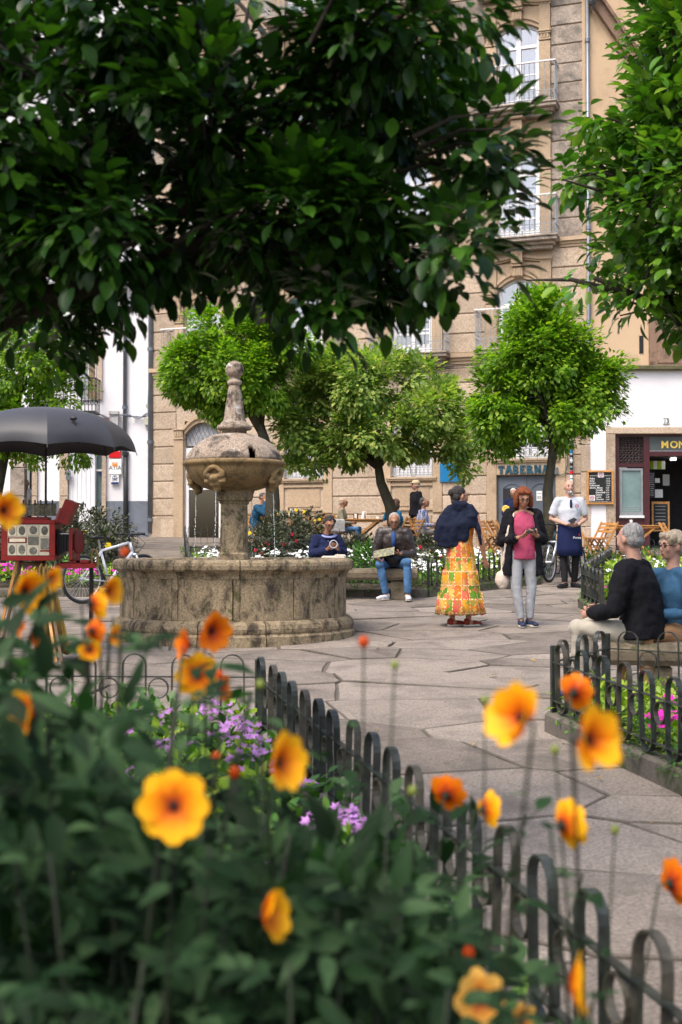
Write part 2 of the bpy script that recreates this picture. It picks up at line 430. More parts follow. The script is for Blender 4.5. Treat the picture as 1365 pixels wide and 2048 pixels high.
def slab_mesh(mb, poly, rnd, ch=.006, jt=.006):
    poly = inset(poly, jt+rnd.uniform(-.001,.005))
    if len(poly) < 3: return False
    # roughen the outline
    pl = []
    for i in range(len(poly)):
        a = Vector(poly[i]); b = Vector(poly[(i+1) % len(poly)]); pl.append(tuple(a))
        if (b-a).length > .35:
            nrm = Vector((-(b-a).y, (b-a).x)).normalized()
            for t in (.33, .66): pl.append(tuple(a.lerp(b, t+rnd.uniform(-.08,.08))+nrm*rnd.uniform(-.009,.012)))
    n = len(pl); c = Vector((sum(p[0] for p in pl)/n, sum(p[1] for p in pl)/n))
    dz = rnd.uniform(-.006,.006); tx = rnd.uniform(-.005,.005); ty = rnd.uniform(-.006,.006)
    def z(x, y): return gz(x, y)+dz+tx*(x-c.x)+ty*(y-c.y)
    inn = [tuple(Vector(p)+(c-Vector(p)).normalized()*ch*2) for p in pl]
    vs = [(x, y, z(x,y)-.05) for x, y in pl]+[(x, y, z(x,y)-ch) for x, y in pl]+[(x, y, z(x,y)) for x, y in inn]
    fs = [tuple(range(2*n, 3*n))]
    for i in range(n):
        j = (i+1) % n; fs += [(i,j,n+j,n+i), (n+i,n+j,2*n+j,2*n+i)]
    mb.add(vs, fs); return True
rs = random.Random(3); nslab = 0; far = MB()
def blocked(p, poly):
    for bd in BED.values():
        if inside(bd, *p) and edge_dist(bd, *p) > .45: return True
    return (p[0]-FX)**2+(p[1]-FY)**2 < .85
for (p, poly) in voronoi_cells(-7, 7.5, 2.2, 21.5, 1.22, .74, 5):
    if blocked(p, poly): continue
    if abs(p[0]) > .36*p[1]+1.2 or nslab >= 296:
        slab_mesh(far, poly, rs); continue
    mb = MB()
    if slab_mesh(mb, poly, rs):
        o = mb.build('paving_slab', slabm, pave); nslab += 1; o.data.materials.append(jointm)
        for p_ in list(o.data.polygons)[1:]: p_.material_index = 1
for (p, poly) in voronoi_cells(-16, 12, 21.45, 38.5, 1.5, 1.1, 9):
    if blocked(p, poly): continue
    slab_mesh(far, poly, rs)
far.build('distant_slabs', slabm, pave, kind='stuff')
# small debris on the paving: fallen leaves
# ------------------------------------------------------------------ kerbs and soil
def kerb(poly, name_label, skip=(), w=.14, h=.13):
    root = empty('kerb', label=name_label); root['kind'] = 'structure'
    n = len(poly)
    for i in range(n):
        if i in skip: continue
        a = Vector(poly[i]); b = Vector(poly[(i+1) % n]); L = (b-a).length; k = max(1, round(L/1.0)); d = (b-a)/L
        nrm = Vector((-d.y, d.x))
        for j in range(k):
            p = a+d*(L*j/k); q = a+d*(L*(j+1)/k); c = (p+q)/2+nrm*w/2
            mb = MB(); ang = math.atan2(d.y, d.x)
            mb.box((0,0,0), (L/k-.012, w+rs.uniform(-.01,.01), h+.08), ch=.018)
            o = mb.build('kerb_stone', kerbm, root)
            o.location = (c.x, c.y, gz(c.x, c.y)+h/2-.04+rs.uniform(-.006,.006)); o.rotation_euler = (0, -math.atan2(gz(q.x,q.y)-gz(p.x,p.y), (q-p).length), ang+rs.uniform(-.006,.006))
    return root
for key, lab, skip in (('near_left', 'mossy stone kerb round the nearest flower bed', (0,5)), ('near_right', 'mossy stone kerb of the bed beside the seated couple', (0,1,2)),
                 ('mid_right', 'stone kerb of the bed behind the seated couple', (1,)), ('centre', 'stone kerb round the central bed behind the fountain', ()),
                 ('far_left', 'stone kerb of the bed behind the bicycle', (2,3))):
    kerb(BED[key], lab, skip)
def soil(poly, h=.09):
    # ring-free simple heightfield clipped by triangulated polygon
    mb = MB(); n = len(poly); c = (sum(p[0] for p in poly)/n, sum(p[1] for p in poly)/n)
    inn = [tuple(Vector(p)+(Vector(c)-Vector(p)).normalized()*.08) for p in poly]
    vs = [(x, y, gz(x,y)+h) for x, y in inn]; mb.add(vs, [tuple(range(n))])
    return mb.build('soil', soilm, kind='structure')
for k in BED: soil(BED[k])

# ------------------------------------------------------------------ hoop fences
def stadium(w, h, sw, t, n=8):
    """flat strip bent into a long loop standing in the XZ plane, strip width sw along Y"""
    r = w/2; pts = []
    for i in range(n+1): a = math.pi*i/n; pts.append((r*math.cos(a), h-r+r*math.sin(a), math.cos(a), math.sin(a)))
    for i in range(n+1): a = math.pi+math.pi*i/n; pts.append((r*math.cos(a), r+r*math.sin(a), math.cos(a), math.sin(a)))
    mb = MB(); m = len(pts); vs = []; fs = []
    for x, z, nx_, nz_ in pts:
        for (dy, dn) in ((-sw/2, 0), (sw/2, 0), (sw/2, -t), (-sw/2, -t)): vs.append((x+nx_*dn, dy, z+nz_*dn))
    for i in range(m):
        j = (i+1) % m
        for k in range(4): l = (k+1) % 4; fs.append((i*4+k, j*4+k, j*4+l, i*4+l))
    mb.add(vs, fs); return mb
hoop_me = stadium(.150, .46, .032, .007).mesh('hoop', fenceiron, False)
hoop_me2 = stadium(.150, .46, .030, .007).mesh('hoop', fencerust, False)
ring_me = stadium(.126, .128, .028, .006, 9).mesh('ring', fencerust, False)
ring_me2 = ring_me
post_me = MB().box((0,0,.27), (.034,.034,.60), ch=.004).mesh('post', fenceiron)
PER = .30
def fence(path, label, z0=.12, per=PER, group='low iron hoop fences round the beds', me=None):
    a0 = Vector(path[0]); root = empty('hoop_fence', (a0.x, a0.y, gz(a0.x, a0.y)), 0, label, 'fence', group)
    zb = gz(a0.x, a0.y)
    for si in range(len(path)-1):
        a = Vector(path[si]); b = Vector(path[si+1]); L = (b-a).length; n = max(1, round(L/per)); st = L/n; d = (b-a)/L
        ang = math.atan2(d.y, d.x); T = Matrix.Rotation(ang, 4, 'Z')
        for e in ([a] if si == 0 else [])+[b]:
            inst('post', post_me, root, Matrix.Translation((e.x-a0.x, e.y-a0.y, gz(e.x,e.y)-zb+z0-.12)) @ T)
        for j in range(n):
            c = a+d*(st*(j+.5)); z = gz(c.x, c.y)-zb+z0
            jit = Matrix.Rotation(rs.uniform(-.015,.015), 4, 'Y') @ Matrix.Rotation(rs.uniform(-.03,.03), 4, 'X')
            inst('hoop', me or (hoop_me if j % 3 else hoop_me2), root, Matrix.Translation((c.x-a0.x, c.y-a0.y, z+.02+rs.uniform(-.006,.006))) @ T @ jit)
            c2 = a+d*(st*(j+1))
            if j < n-1:
                inst('ring', ring_me, root, Matrix.Translation((c2.x-a0.x, c2.y-a0.y, z+.205)) @ T)
        for zz in (.34, .085):
            mb = MB(); za = gz(a.x,a.y)-zb; zc = gz(b.x,b.y)-zb
            mb.bar((a.x-a0.x, a.y-a0.y, za+z0+zz), (b.x-a0.x, b.y-a0.y, zc+z0+zz), .028, .007)
            mb.build('rail', fenceiron, root)
    return root
fence([(.97,1.9),(-.51,7.7),(-4.2,7.85)], 'dark iron hoop fence running diagonally along the nearest bed behind the orange flowers')
fence([(2.92,1.9),(1.42,8.38),(1.93,9.08),(3.5,8.28),(4.6,7.9)], 'dark iron hoop fence enclosing the magenta flowers by the seated couple')
fence([(6.6,14.95),(3.23,15.45),(3.28,17.0),(4.75,22.0),(7.4,21.6)], 'iron hoop fence around the lime green bed behind the man in the black jacket')
fence([(1.30,18.63),(3.30,21.05),(4.15,26.4)], 'iron hoop fence behind the woman in the colourful skirt')
fence([(-.9,18.95),(1.30,18.63)], 'iron hoop fence right behind the bench with the reading man')
fence([(-2.3,19.0),(-3.55,28.4),(-1.2,28.3),(1.0,28.1)], 'green iron hoop fence seen through the fountain jets left of its column')
fence([(-3.22,18.8),(-6.2,32.3)], 'green iron hoop fence receding behind the silver bicycle')
fence([(-7.2,18.5),(-3.22,18.8)], 'iron hoop fence in front of the far bed beside the red box')
fence([(1.0,28.1),(4.0,27.9)], 'thin iron hoop fence in front of the terrace tables')
fence([(4.9,25.6),(8.6,25.0)], 'thin iron hoop fence by the folded chairs under the menu board')

# ------------------------------------------------------------------ wall frames
class Frame:
    def __init__(s, ox, oy, ang):
        s.ox, s.oy, s.ang = ox, oy, ang; s.oz = SLOPE*oy; s.c, s.s = math.cos(ang), math.sin(ang)
    def D(s, u): return s.oy+u*s.s
    def uz(s, px, py):
        k, kz = ray(px, py)
        u = (s.oy*k-s.ox)/(s.c-k*s.s); D = s.D(u)
        return u, CAMZ+kz*D-s.oz
FA = Frame(4.8, 33.6, -math.atan2(2500, 7180))
def rect_minus(u0, u1, holes):
    """1-D intervals left of [u0,u1] without holes"""
    segs = [(u0, u1)]
    for a, b in holes:
        out = []
        for s, e in segs:
            if b <= s or a >= e: out.append((s, e)); continue
            if a > s: out.append((s, a))
            if b < e: out.append((b, e))
        segs = out
    return [s for s in segs if s[1]-s[0] > .03]
fac = empty('apartment_building', (FA.ox, FA.oy, FA.oz), FA.ang, 'tan granite apartment building with white French windows and iron balconies', 'building')
GW = FA.uz
WIN_U = [0.0, -3.0, -6.2, -9.4]; UL, UR = -11.1, 1.85; ZTOP = 18.2
HW = .58                                   # half width of a window opening
FLO = [(5.36, 7.02, 7.30), (8.32, 10.55, 10.72), (11.88, 14.05, 14.25), (15.2, 17.3, 17.5)]   # sill, spring, crown
openings = []                              # (u0,u1,z0,z1)
for u in WIN_U:
    for (a, b, c) in FLO: openings.append((u-HW, u+HW, a, c))
DOORS = [(-.62, .98, -.1, 1.98), (-9.98, -8.78, 0.1, 3.75)]
GWIN = [(-.62, .98, 2.42, 3.6), (-3.6, -2.4, 1.98, 3.6), (-6.8, -5.6, 1.98, 3.6)]
openings += DOORS+GWIN
# wall body with openings: build as a grid of rectangles, .45 thick
us = sorted(set([UL, UR]+[o for w in openings for o in w[:2]])); zs = sorted(set([-.3, ZTOP]+[o for w in openings for o in w[2:]]))
mb = MB()
for i in range(len(us)-1):
    z_open = []
    for j in range(len(zs)-1):
        cu, cz = (us[i]+us[i+1])/2, (zs[j]+zs[j+1])/2
        if any(o[0] < cu < o[1] and o[2] < cz < o[3] for o in openings): continue
        z_open.append((zs[j], zs[j+1]))
    merged = []
    for a, b in z_open:
        if merged and abs(merged[-1][1]-a) < 1e-6: merged[-1][1] = b
        else: merged.append([a, b])
    for a, b in merged: mb.box(((us[i]+us[i+1])/2, .25, (a+b)/2), (us[i+1]-us[i], .5, b-a))
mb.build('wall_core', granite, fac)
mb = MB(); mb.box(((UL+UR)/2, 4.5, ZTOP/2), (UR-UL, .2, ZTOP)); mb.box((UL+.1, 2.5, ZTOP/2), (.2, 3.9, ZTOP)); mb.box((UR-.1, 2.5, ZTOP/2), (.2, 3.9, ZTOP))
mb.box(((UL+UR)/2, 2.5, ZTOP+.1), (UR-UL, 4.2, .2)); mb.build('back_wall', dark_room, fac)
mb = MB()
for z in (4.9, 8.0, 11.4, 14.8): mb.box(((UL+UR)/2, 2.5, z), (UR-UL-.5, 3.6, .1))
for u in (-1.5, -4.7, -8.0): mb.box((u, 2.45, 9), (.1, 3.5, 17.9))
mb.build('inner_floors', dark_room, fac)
# ashlar blocks
rb = random.Random(11); nb = 0; extra = MB(); CH_ = .522
def block(u0, u1, z0, z1, mat=granite, proud=.035, ch=.016, name='stone_block', yb=0):
    global nb
    w, h = u1-u0-.006, z1-z0
    if w < .02 or h < .02: return
    pr = proud+rb.uniform(-.004,.004)
    tgt = MB() if nb < 290 else extra
    tgt.box(((u0+u1)/2, yb-pr/2+.004, (z0+z1)/2), (w, pr+.008, h), ch=min(ch, w*.3, h*.3))
    if nb < 290:
        tgt.build(name, mat, fac)
    nb += 1
def holes_at(z0, z1):
    hs = []
    for u in WIN_U:
        for (a, b, c) in FLO:
            if z1 > a-.62 and z0 < c+.98: hs.append((u-HW-.32, u+HW+.32))
    for (a, b, c, d) in DOORS+GWIN:
        if z1 > c-.02 and z0 < d+.28: hs.append((a-.27, b+.27))
        elif z1 > c-1.2 and z0 < d and c > 1 and c < 2.2: hs.append((a-.27, b+.27))
    # merge
    hs.sort(); out = []
    for h in hs:
        if out and h[0] <= out[-1][1]: out[-1] = (out[-1][0], max(out[-1][1], h[1]))
        else: out.append(h)
    return out
bands = [(5.05, 5.34), (8.05, 8.30)]
z = .10
courses = []
for (za, zb_) in ((.95, 5.05), (5.34, 8.05), (8.30, ZTOP)):
    n = round((zb_-za)/CH_); 
    for i in range(n): courses.append((za+(zb_-za)*i/n, za+(zb_-za)*(i+1)/n))
order = sorted(courses, key=lambda c: c[0])
cuts_main = {}
for ci, (z0, z1) in enumerate(order):
    for (s, e) in rect_minus(UL, UR, holes_at(z0, z1)):
        # quoin strip at the right corner, panels elsewhere
        if e > UR-.01 and e-s > .95: marks = [s, UR-.92 if e-s > 1.5 else s, e] if e-s > 1.5 else [s, e]
        else:
            k = max(1, round((e-s)/1.05)); off = (.5 if (ci % 2 and k > 1) else 0)
            marks = [s]+[s+(e-s)*(i+off*.5)/k+rb.uniform(-.05,.05) for i in range(1, k)]+[e]
        for a, b in zip(marks[:-1], marks[1:]):
            hi = z0 > 10.5 and rb.random() < .6
            block(a+.003, b-.003, z0+.019, z1-.019, granite_grey if (hi or (z0 > 8.2 and b > UR-.1)) else granite)
# base courses: big smooth slabs
for (s, e) in rect_minus(UL, UR, [(a-.27, b+.27) for a, b, c, d in DOORS]):
    k = max(1, round((e-s)/1.6))
    for i in range(k): block(s+(e-s)*i/k+.003, s+(e-s)*(i+1)/k-.003, .02, .93, granite, .07, .012)
extra_o = extra.build('upper_blocks', granite, fac, kind='stuff') if extra.v else None
# string courses
def strip(name, u0, u1, zlo, zhi, prof, mat=granite_trim):
    mb = MB()
    n = len(prof)
    for i, (pj, fz0, fz1) in enumerate(prof): mb.box(((u0+u1)/2, -pj/2+.002*i, zlo+(zhi-zlo)*(fz0+fz1)/2), (u1-u0, pj, (zhi-zlo)*(fz1-fz0)))
    return mb.build(name, mat, fac)
for (a, b) in bands:
    for (s, e) in rect_minus(UL, UR, [(u-1.12, u+1.12) for u in WIN_U]):
        strip('string_course', s, e, a, b, [(.06,0,.3),(.10,.3,.6),(.16,.6,1)])
# surrounds
def arch_pts(u0, u1, zs_, zc, n=10):
    return [(u0+(u1-u0)*i/n, zs_+(zc-zs_)*(1-((2*i/n-1)**2))) for i in range(n+1)]
def band_between(mb, lo, hi, y0, y1):
    n = len(lo); vs = []
    for y in (y0, y1):
        vs += [(u, y, z) for u, z in lo]+[(u, y, z) for u, z in hi]
    fs = []
    for i in range(n-1):
        fs += [(i, i+1, n+i+1, n+i), (2*n+i+1, 2*n+i, 3*n+i, 3*n+i+1), (i+1, i, 2*n+i, 2*n+i+1), (n+i, n+i+1, 3*n+i+1, 3*n+i)]
    fs += [(0, n, 3*n, 2*n), (n-1, 3*n-1, 4*n-1, 2*n-1)]
    mb.add(vs, fs)
def surround(u, a, b, c, curved=True):
    sp = b-.05
    for sgn in (-1, 1):
        cu = u+sgn*(HW+.16)
        mb = MB()
        mb.box((cu, -.045, (a+sp-.35)/2), (.30, .09, sp-.35-a), ch=.01)
        mb.box((cu, -.055, sp-.30), (.32, .11, .05), ch=.01)
        mb.box((cu, -.06, sp-.13), (.33, .12, .04), ch=.01); mb.box((cu, -.065, sp-.075), (.36, .15, .05), ch=.012)
        for k in range(3): mb.box((cu-.08+.08*k, -.065, sp-.215), (.05, .10, .12), ch=.012)
        mb.box((cu, -.04, sp-.21), (.28, .08, .14))
        mb.box((cu, -.05, (sp-.05+c+.40)/2), (.30, .10, c+.40-sp+.05), ch=.01)
        mb.build('jamb', granite_trim, fac)
    lo = arch_pts(u-HW, u+HW, b, c); hi = [(x, z+.11) for x, z in lo]; hi2 = [(x, z+.20) for x, z in lo]; top = [(x, c+.40) for x, z in lo]
    mb = MB(); band_between(mb, lo, hi, -.03, .10); band_between(mb, hi, hi2, -.075, .02); band_between(mb, hi2, top, -.045, .02)
    mb.build('arch_lintel', granite_trim, fac)
    # moulded cornice following a shallow curve
    mb = MB()
    l2 = [(x, c+.40+.10*math.exp(-((x-u)/.42)**2*1.2)) for x in np.linspace(u-.92, u+.92, 15)]
    for k, (pj, h0, h1) in enumerate(((.10, 0, .05), (.15, .05, .10), (.12, .10, .13))):
        band_between(mb, [(x, z+h0) for x, z in l2], [(x, z+h1) for x, z in l2], -pj, .02)
    mb.build('window_cornice', granite_trim, fac)
    mb = MB(); mb.box((u, -.03, c+.74), (1.82, .06, .40)); mb.build('frieze', granite_trim, fac)
    # keystone bracket
    mb = MB()
    mb.box((u, -.10, c+.14), (.27, .20, .24), ch=.015)
    for k in (-1,0,1): mb.box((u+k*.07, -.205, c+.14), (.04, .03, .2), ch=.01)
    mb.box((u, -.13, c+.31), (.34, .26, .05), ch=.012)
    mb.box((u, -.15, c+.58), (.30, .28, .46), ch=.02); mb.box((u, -.18, c+.86), (.46, .40, .07), ch=.015)
    for k in range(6):
        t = k*math.pi/3; mb.ell((u+.055*math.cos(t), -.295, c+.6+.055*math.sin(t)), (.038,.02,.038), n=6, m=5)
    mb.ell((u, -.30, c+.6), (.03,.03,.03), n=6, m=5)
    mb.build('keystone_bracket', granite_trim, fac)
def window(u, a, b, c, cur=None, arched=True, hw=HW):
    y = .16; n = 10
    lo = arch_pts(u-hw+.01, u+hw-.01, b, c, n) if arched else [(u-hw+.01, c), (u+hw-.01, c)]
    mb = MB(); fw = .075
    for sgn in (-1, 1): mb.box((u+sgn*(hw-.01-fw/2), y, (a+b)/2), (fw, .07, b-a))
    if arched: band_between(mb, [(x, z-.08) for x, z in lo], lo, y-.035, y+.035)
    else: mb.box((u, y, c-.04), (hw*2-.02, .07, .08))
    mb.box((u, y-.012, (a+c)/2-.03), (.12, .085, c-a-.14)); mb.box((u, y, a+.05), (hw*2-.2, .066, .10))
    mb.box((u, y-.006, b-.42), (hw*2-.16, .078, .09))                      # transom
    for sgn in (-1, 1):
        cu = u+sgn*(hw-.03)/2
        mb.box((cu, y+.002, (a+b)/2-.1), (hw-.18, .04, .035)); mb.box((cu, y+.002, a+.62), (hw-.18, .05, .06))
        mb.box((cu+sgn*(hw/2-.08), y+.004, (a+b-.42)/2), (.05,.05,b-.42-a)); mb.box((cu, y+.005, a+.30), (hw-.16, .03, .50) if False else (hw-.16,.03,.04))
    fr = mb.build('window', whitep, fac)
    mb = MB(); mb.box((u, y+.004, (a+c)/2), (hw*2-.16, .008, c-a-.08)); mb.build('pane', glass, fr)
    mb = MB()
    for sgn in (-1, 1): mb.box((u+sgn*(hw/2), y+.001, a+.14), (hw-.2, .02, .26))
    mb.build('kick_panel', whitep, fr)
    if cur is not None:
        mats = cur if isinstance(cur, tuple) else (cur, cur)
        for sgn, m_ in zip((-1, 1), mats):
            mb = MB(); x0 = u+sgn*.05; x1 = u+sgn*(hw-.06); pts = []
            for i in range(17): t = i/16; pts.append((x0+(x1-x0)*t, y+.09+.012*math.sin(t*40)))
            vs = [(x, yy, a+.1) for x, yy in pts]+[(x, yy, c-.05) for x, yy in pts]
            mb.add(vs, [(i, i+1, 18+i, 17+i) for i in range(16)]); mb.build('curtain', m_, fr)
    return fr
balc_parts = {}
def balcony(u, zf, w=1.08, dp=.52):
    mb = MB()
    for (pj, z0, z1) in ((.30,-.30,-.20), (.42,-.20,-.12), (dp+.02,-.12,-.03), (dp+.06,-.03,.02)):
        mb.box((u, -pj/2, zf+(z0+z1)/2), (2*(w-(dp-pj)*.55)+(.04 if pj > dp else 0), pj, z1-z0), ch=.012)
    bal = mb.build('balcony', granite_grey, fac)
    zr = zf+1.08
    mb = MB(); mb.box((u, -dp, zr), (2*w+.05, .06, .035)); mb.box((u-w, -dp/2, zr), (.05, dp, .035)); mb.box((u+w, -dp/2, zr), (.05, dp, .035))
    mb.build('handrail', railw, bal)
    mb = MB()
    for zz in (.07, .30):
        mb.box((u, -dp, zf+zz), (2*w, .018, .018)); mb.box((u-w, -dp/2, zf+zz), (.018, dp, .018)); mb.box((u+w, -dp/2, zf+zz), (.018, dp, .018))
    mb.build('bottom_rail', railp, bal)
    if 'bal' not in balc_parts:
        m = MB(); m.tube([(0,0,.0),(0,0,1.06)], .009, 6)
        for zz, r in ((.30,.020),(.42,.022),(.47,.016),(.93,.022),(.98,.016),(.07,.018)): m.ell((0,0,zz), (r,r,.018), n=6, m=4)
        balc_parts['bal'] = m.mesh('baluster', railp)
        m = MB(); m.tube([(.055*math.cos(t), 0, .055*math.sin(t)) for t in np.linspace(0, 2*math.pi, 13)[:-1]], .007, 5, closed=True)
        balc_parts['ring'] = m.mesh('scroll_ring', railp)
    n = 16
    for i in range(n+1):
        x = u-w+2*w*i/n; inst('baluster', balc_parts['bal'], bal, Matrix.Translation((x, -dp, zf+.01)))
        if i < n: inst('scroll_ring', balc_parts['ring'], bal, Matrix.Translation((x+w/n, -dp, zf+.185)))
    for sx in (-1, 1):
        for i in range(1, 4): inst('baluster', balc_parts['bal'], bal, Matrix.Translation((u+sx*w, -dp+dp*i/4, zf+.01)))
    return bal
CUR = {(0,0): greyblind, (0,1): (curtain, curtain), (0,2): (greyblind, greyblind), (1,0): (brownblind, greyblind), (1,1): (curtain, curtain), (1,2): curtain,
       (2,0): curtain, (2,1): greyblind, (3,0): curtain, (3,1): curtain}
for wi, u in enumerate(WIN_U):
    for fi, (a, b, c) in enumerate(FLO):
        surround(u, a, b, c); window(u, a, b, c, CUR.get((wi, fi), greyblind)); balcony(u, a-.02)
# ground floor windows with grilles
def grille(name, u0, u1, z0, z1, y=-.02, n=10):
    mb = MB(); 
    for zz in (z0+.03, z0+.24, z1-.03): mb.box(((u0+u1)/2, y, zz), (u1-u0, .02, .02))
    g_ = mb.build(name, railp, fac)
    for i in range(n+1):
        x = u0+(u1-u0)*i/n
        m = MB(); m.tube([(x, y, z0), (x, y, z1)], .012, 6); m.ell((x, y, z0+.30), (.024,.024,.03), n=6, m=4); m.ell((x, y, z0+.55), (.02,.02,.03), n=6, m=4)
        m.build('bar', railp, g_)
        if i < n: inst('scroll_ring', balc_parts['ring'], g_, Matrix.Translation((x+(u1-u0)/n/2, y, z0+.135)))
    return g_
for (a, b, c, d) in GWIN:
    hw = (b-a)/2; window((a+b)/2, c, d-.02, d-.01, greyblind, False, hw)
    grille('window_grille', a+.02, b-.02, c+.03, d-.3)
    strip('window_sill', a-.12, b+.12, c-.10, c, [(.10,0,.5),(.13,.5,1)])
    for sgn, e in ((-1, a), (1, b)):
        mb = MB(); mb.box((e+sgn*.135, -.03, (c-.98 if c < 2.2 else c)/2+(d+.25)/2), (.262, .06, d+.25-(c-.98 if c < 2.2 else c)), ch=.01); mb.build('jamb', granite_trim, fac)
    mb = MB(); mb.box(((a+b)/2, -.032, d+.12), (b-a-.004, .064, .24), ch=.01); mb.build('lintel', granite_trim, fac)
    if c < 2.2:
        mb = MB(); y0 = c-.18; y1 = c-.92
        for (cx_, cz, w_, h_) in (((a+b)/2, y0-.03, b-a, .06), ((a+b)/2, y1+.03, b-a, .06)): mb.box((cx_, -.03, cz), (w_-.002, .06, h_))
        mb.box(((a+b)/2, -.012, (y0+y1)/2), (b-a-.22, .024, y0-y1-.22), ch=.008)
        mb.build('sill_panel', granite_trim, fac)
# tavern door
a, b, c, d = DOORS[0]
for sgn, e in ((-1, a), (1, b)):
    mb = MB(); mb.box((e+sgn*.135, -.03, (2.40+c)/2), (.262, .06, 2.40-c), ch=.01); mb.build('jamb', granite_trim, fac)
mb = MB(); mb.box(((a+b)/2, -.02, 2.19), (b-a-.004, .05, .40), ch=.008); mb.build('door_lintel', granite_trim, fac)
for k, (x0, x1) in enumerate(((a+.02, (a+b)/2-.004), ((a+b)/2+.004, b-.02))):
    mb = MB(); mb.box(((x0+x1)/2, .10, .93), (x1-x0, .05, 2.08))
    w = (x1-x0)/2-.11; cx_ = (x0+x1)/2
    lo = arch_pts(cx_-w, cx_+w, 1.62, 1.78, 8)
    band_between(mb, [(x, z-.03) for x, z in lo], lo, .055, .08)
    for sgn in (-1, 1): mb.box((cx_+sgn*(w-.015), .066, 1.12), (.03, .025, 1.0))
    mb.box((cx_, .066, .62), (w*2, .025, .03)); mb.box((cx_, .07, .32), (w*2-.1, .03, .40), ch=.012)
    dl = mb.build('door_leaf', doorgrey, fac)
    if k == 0: m = MB(); m.box((cx_-.02, .072, 1.2), (.46, .02, .86)); m.build('open_pane', dark_room, dl)
    else:
        m = MB(); m.box((cx_-.05, .068, 1.42), (.15,.012,.26)); m.build('notice', paperw, dl)
        m = MB(); [m.box((cx_-.05+dx, .060, 1.42+dz), (.05,.004,.012)) for dx in (-.03,.03) for dz in (-.08,-.05,-.02,.06)]; m.build('notice_print', blackp, dl)
x = a+.03
u_a, z_a = GW(998, 948); u_b, _ = GW(1101, 948)
wd = {'T': .165, 'A': .19, 'B': .17, 'E': .16, 'R': .18, 'N': .19}
tot = sum(wd[ch] for ch in 'TABERNA'); x = u_a; sc = (u_b-u_a)/tot
def slab_letter(ch, w, h):
    """chunky slab-serif capitals made of strokes, standing in XZ facing -Y"""
    m = MB(); t = .072*w/.17; s = .034; d = .03
    def st(x0, z0, x1, z1, wdt=None): m.bar((x0*w, 0, z0*h), (x1*w, 0, z1*h), wdt or t, d, up=(0,1,0))
    def sf(x0, x1, z): m.box(((x0+x1)/2*w, 0, z*h), (abs(x1-x0)*w, d+.002, s))
    if ch == 'T': st(.5,0,.5,1); m.box((.5*w,0,h-.018), (w*.96,d,.036)); m.box((.06*w,0,h-.04),(.02,d,.06)); m.box((.94*w,0,h-.04),(.02,d,.06)); sf(.28,.72,.04)
    if ch == 'A': st(.14,0,.46,1,t*.7); st(.86,0,.54,1); m.box((.5*w,0,.34*h),(.5*w,d,.024)); sf(0,.3,.04); sf(.66,1.0,.04)
    if ch in 'BR':
        st(.22,0,.22,1); sf(.02,.4,.04); sf(.02,.4,.96)
        for (zc, rr, k) in ((.73,.25,.30),)+(((.27,.27,.34),) if ch == 'B' else ()):
            pts = [(.4*w+k*w*math.cos(tt), 0, zc*h+rr*h*.85*math.sin(tt)) for tt in np.linspace(-math.pi/2, math.pi/2, 9)]
            m.tube(pts, [(d/2, t*.40)]*9 if False else t*.36, 8); 
        for zz in (.96,.5)+((.04,) if ch == 'B' else ()): m.box((.34*w,0,zz*h),(.3*w,d,.026))
        if ch == 'R': st(.5,.48,.84,0); sf(.68,1.0,.04)
    if ch == 'E':
        st(.22,0,.22,1); sf(.02,.9,.06); sf(.02,.9,.94); m.box((.45*w,0,.5*h),(.4*w,d,.026)); m.box((.88*w,0,.15*h),(.02,d,.06)); m.box((.88*w,0,.85*h),(.02,d,.06)); m.box((.66*w,0,.5*h),(.018,d,.06))
    if ch == 'N': st(.2,0,.2,1,t*.7); st(.82,0,.82,1,t*.7); st(.2,.95,.82,.05); sf(.04,.38,.04); sf(.04,.3,.96); sf(.64,.98,.96)
    return m
sg = empty('tavern_sign', (FA.ox, FA.oy, FA.oz), FA.ang, 'dark blue raised letters reading TABERNA over the grey double door', 'sign')
for ch in 'TABERNA':
    o = slab_letter(ch, wd[ch]*sc*.92, .215).build('letter', navy, sg); o.location = (x, -.065, z_a); x += wd[ch]*sc
# left white door with fan grille
a, b, c, d = DOORS[1]
mb = MB(); zt = 2.95
mb.box((a+.06, .1, (zt+.2)/2), (.10, .08, zt-.2)); mb.box((b-.06, .1, (zt+.2)/2), (.10, .08, zt-.2)); mb.box(((a+b)/2, .1, zt-.06), (b-a-.02, .09, .14)); mb.box(((a+b)/2, .098, 1.75), (b-a-.2, .04, .05))
dd = mb.build('door_frame', whitep, fac)
m = MB(); m.box(((a+b)/2, .11, 1.55), (b-a-.2, .01, 2.6)); m.build('pane', glassmat('door_glass', (.45,.47,.5), .18), dd)
m = MB(); m.box((a+.3, .18, 2.3), (.3, .02, 1.1)); m.build('curtain', curtain, dd)
m = MB(); pts = arch_pts(a+.02, b-.02, 3.35, 3.7, 10); band_between(m, [(p[0], 3.02) for p in pts], pts, .12, .14); m.build('fanlight_pane', plain('pale_fanlight', (.5,.5,.52), .4), dd)
m = MB()
for k in range(9):
    x0 = a+.08+k*.14; m.tube([(x0+.06*math.sin(t*3), .06, 3.05+t*.6/2) for t in np.linspace(0, 2, 9)], .008, 5)
    m.tube([(x0-.06*math.sin(t*3), .06, 3.05+t*.6/2) for t in np.linspace(0, 2, 9)], .008, 5)
m.build('fan_grille', zinc, dd)
m = MB(); hi = [(x, z+.12) for x, z in pts]; band_between(m, pts, hi, -.06, .1); band_between(m, hi, [(x, z+.1) for x, z in hi], -.12, .02); m.build('arch_lintel', granite_trim, fac)
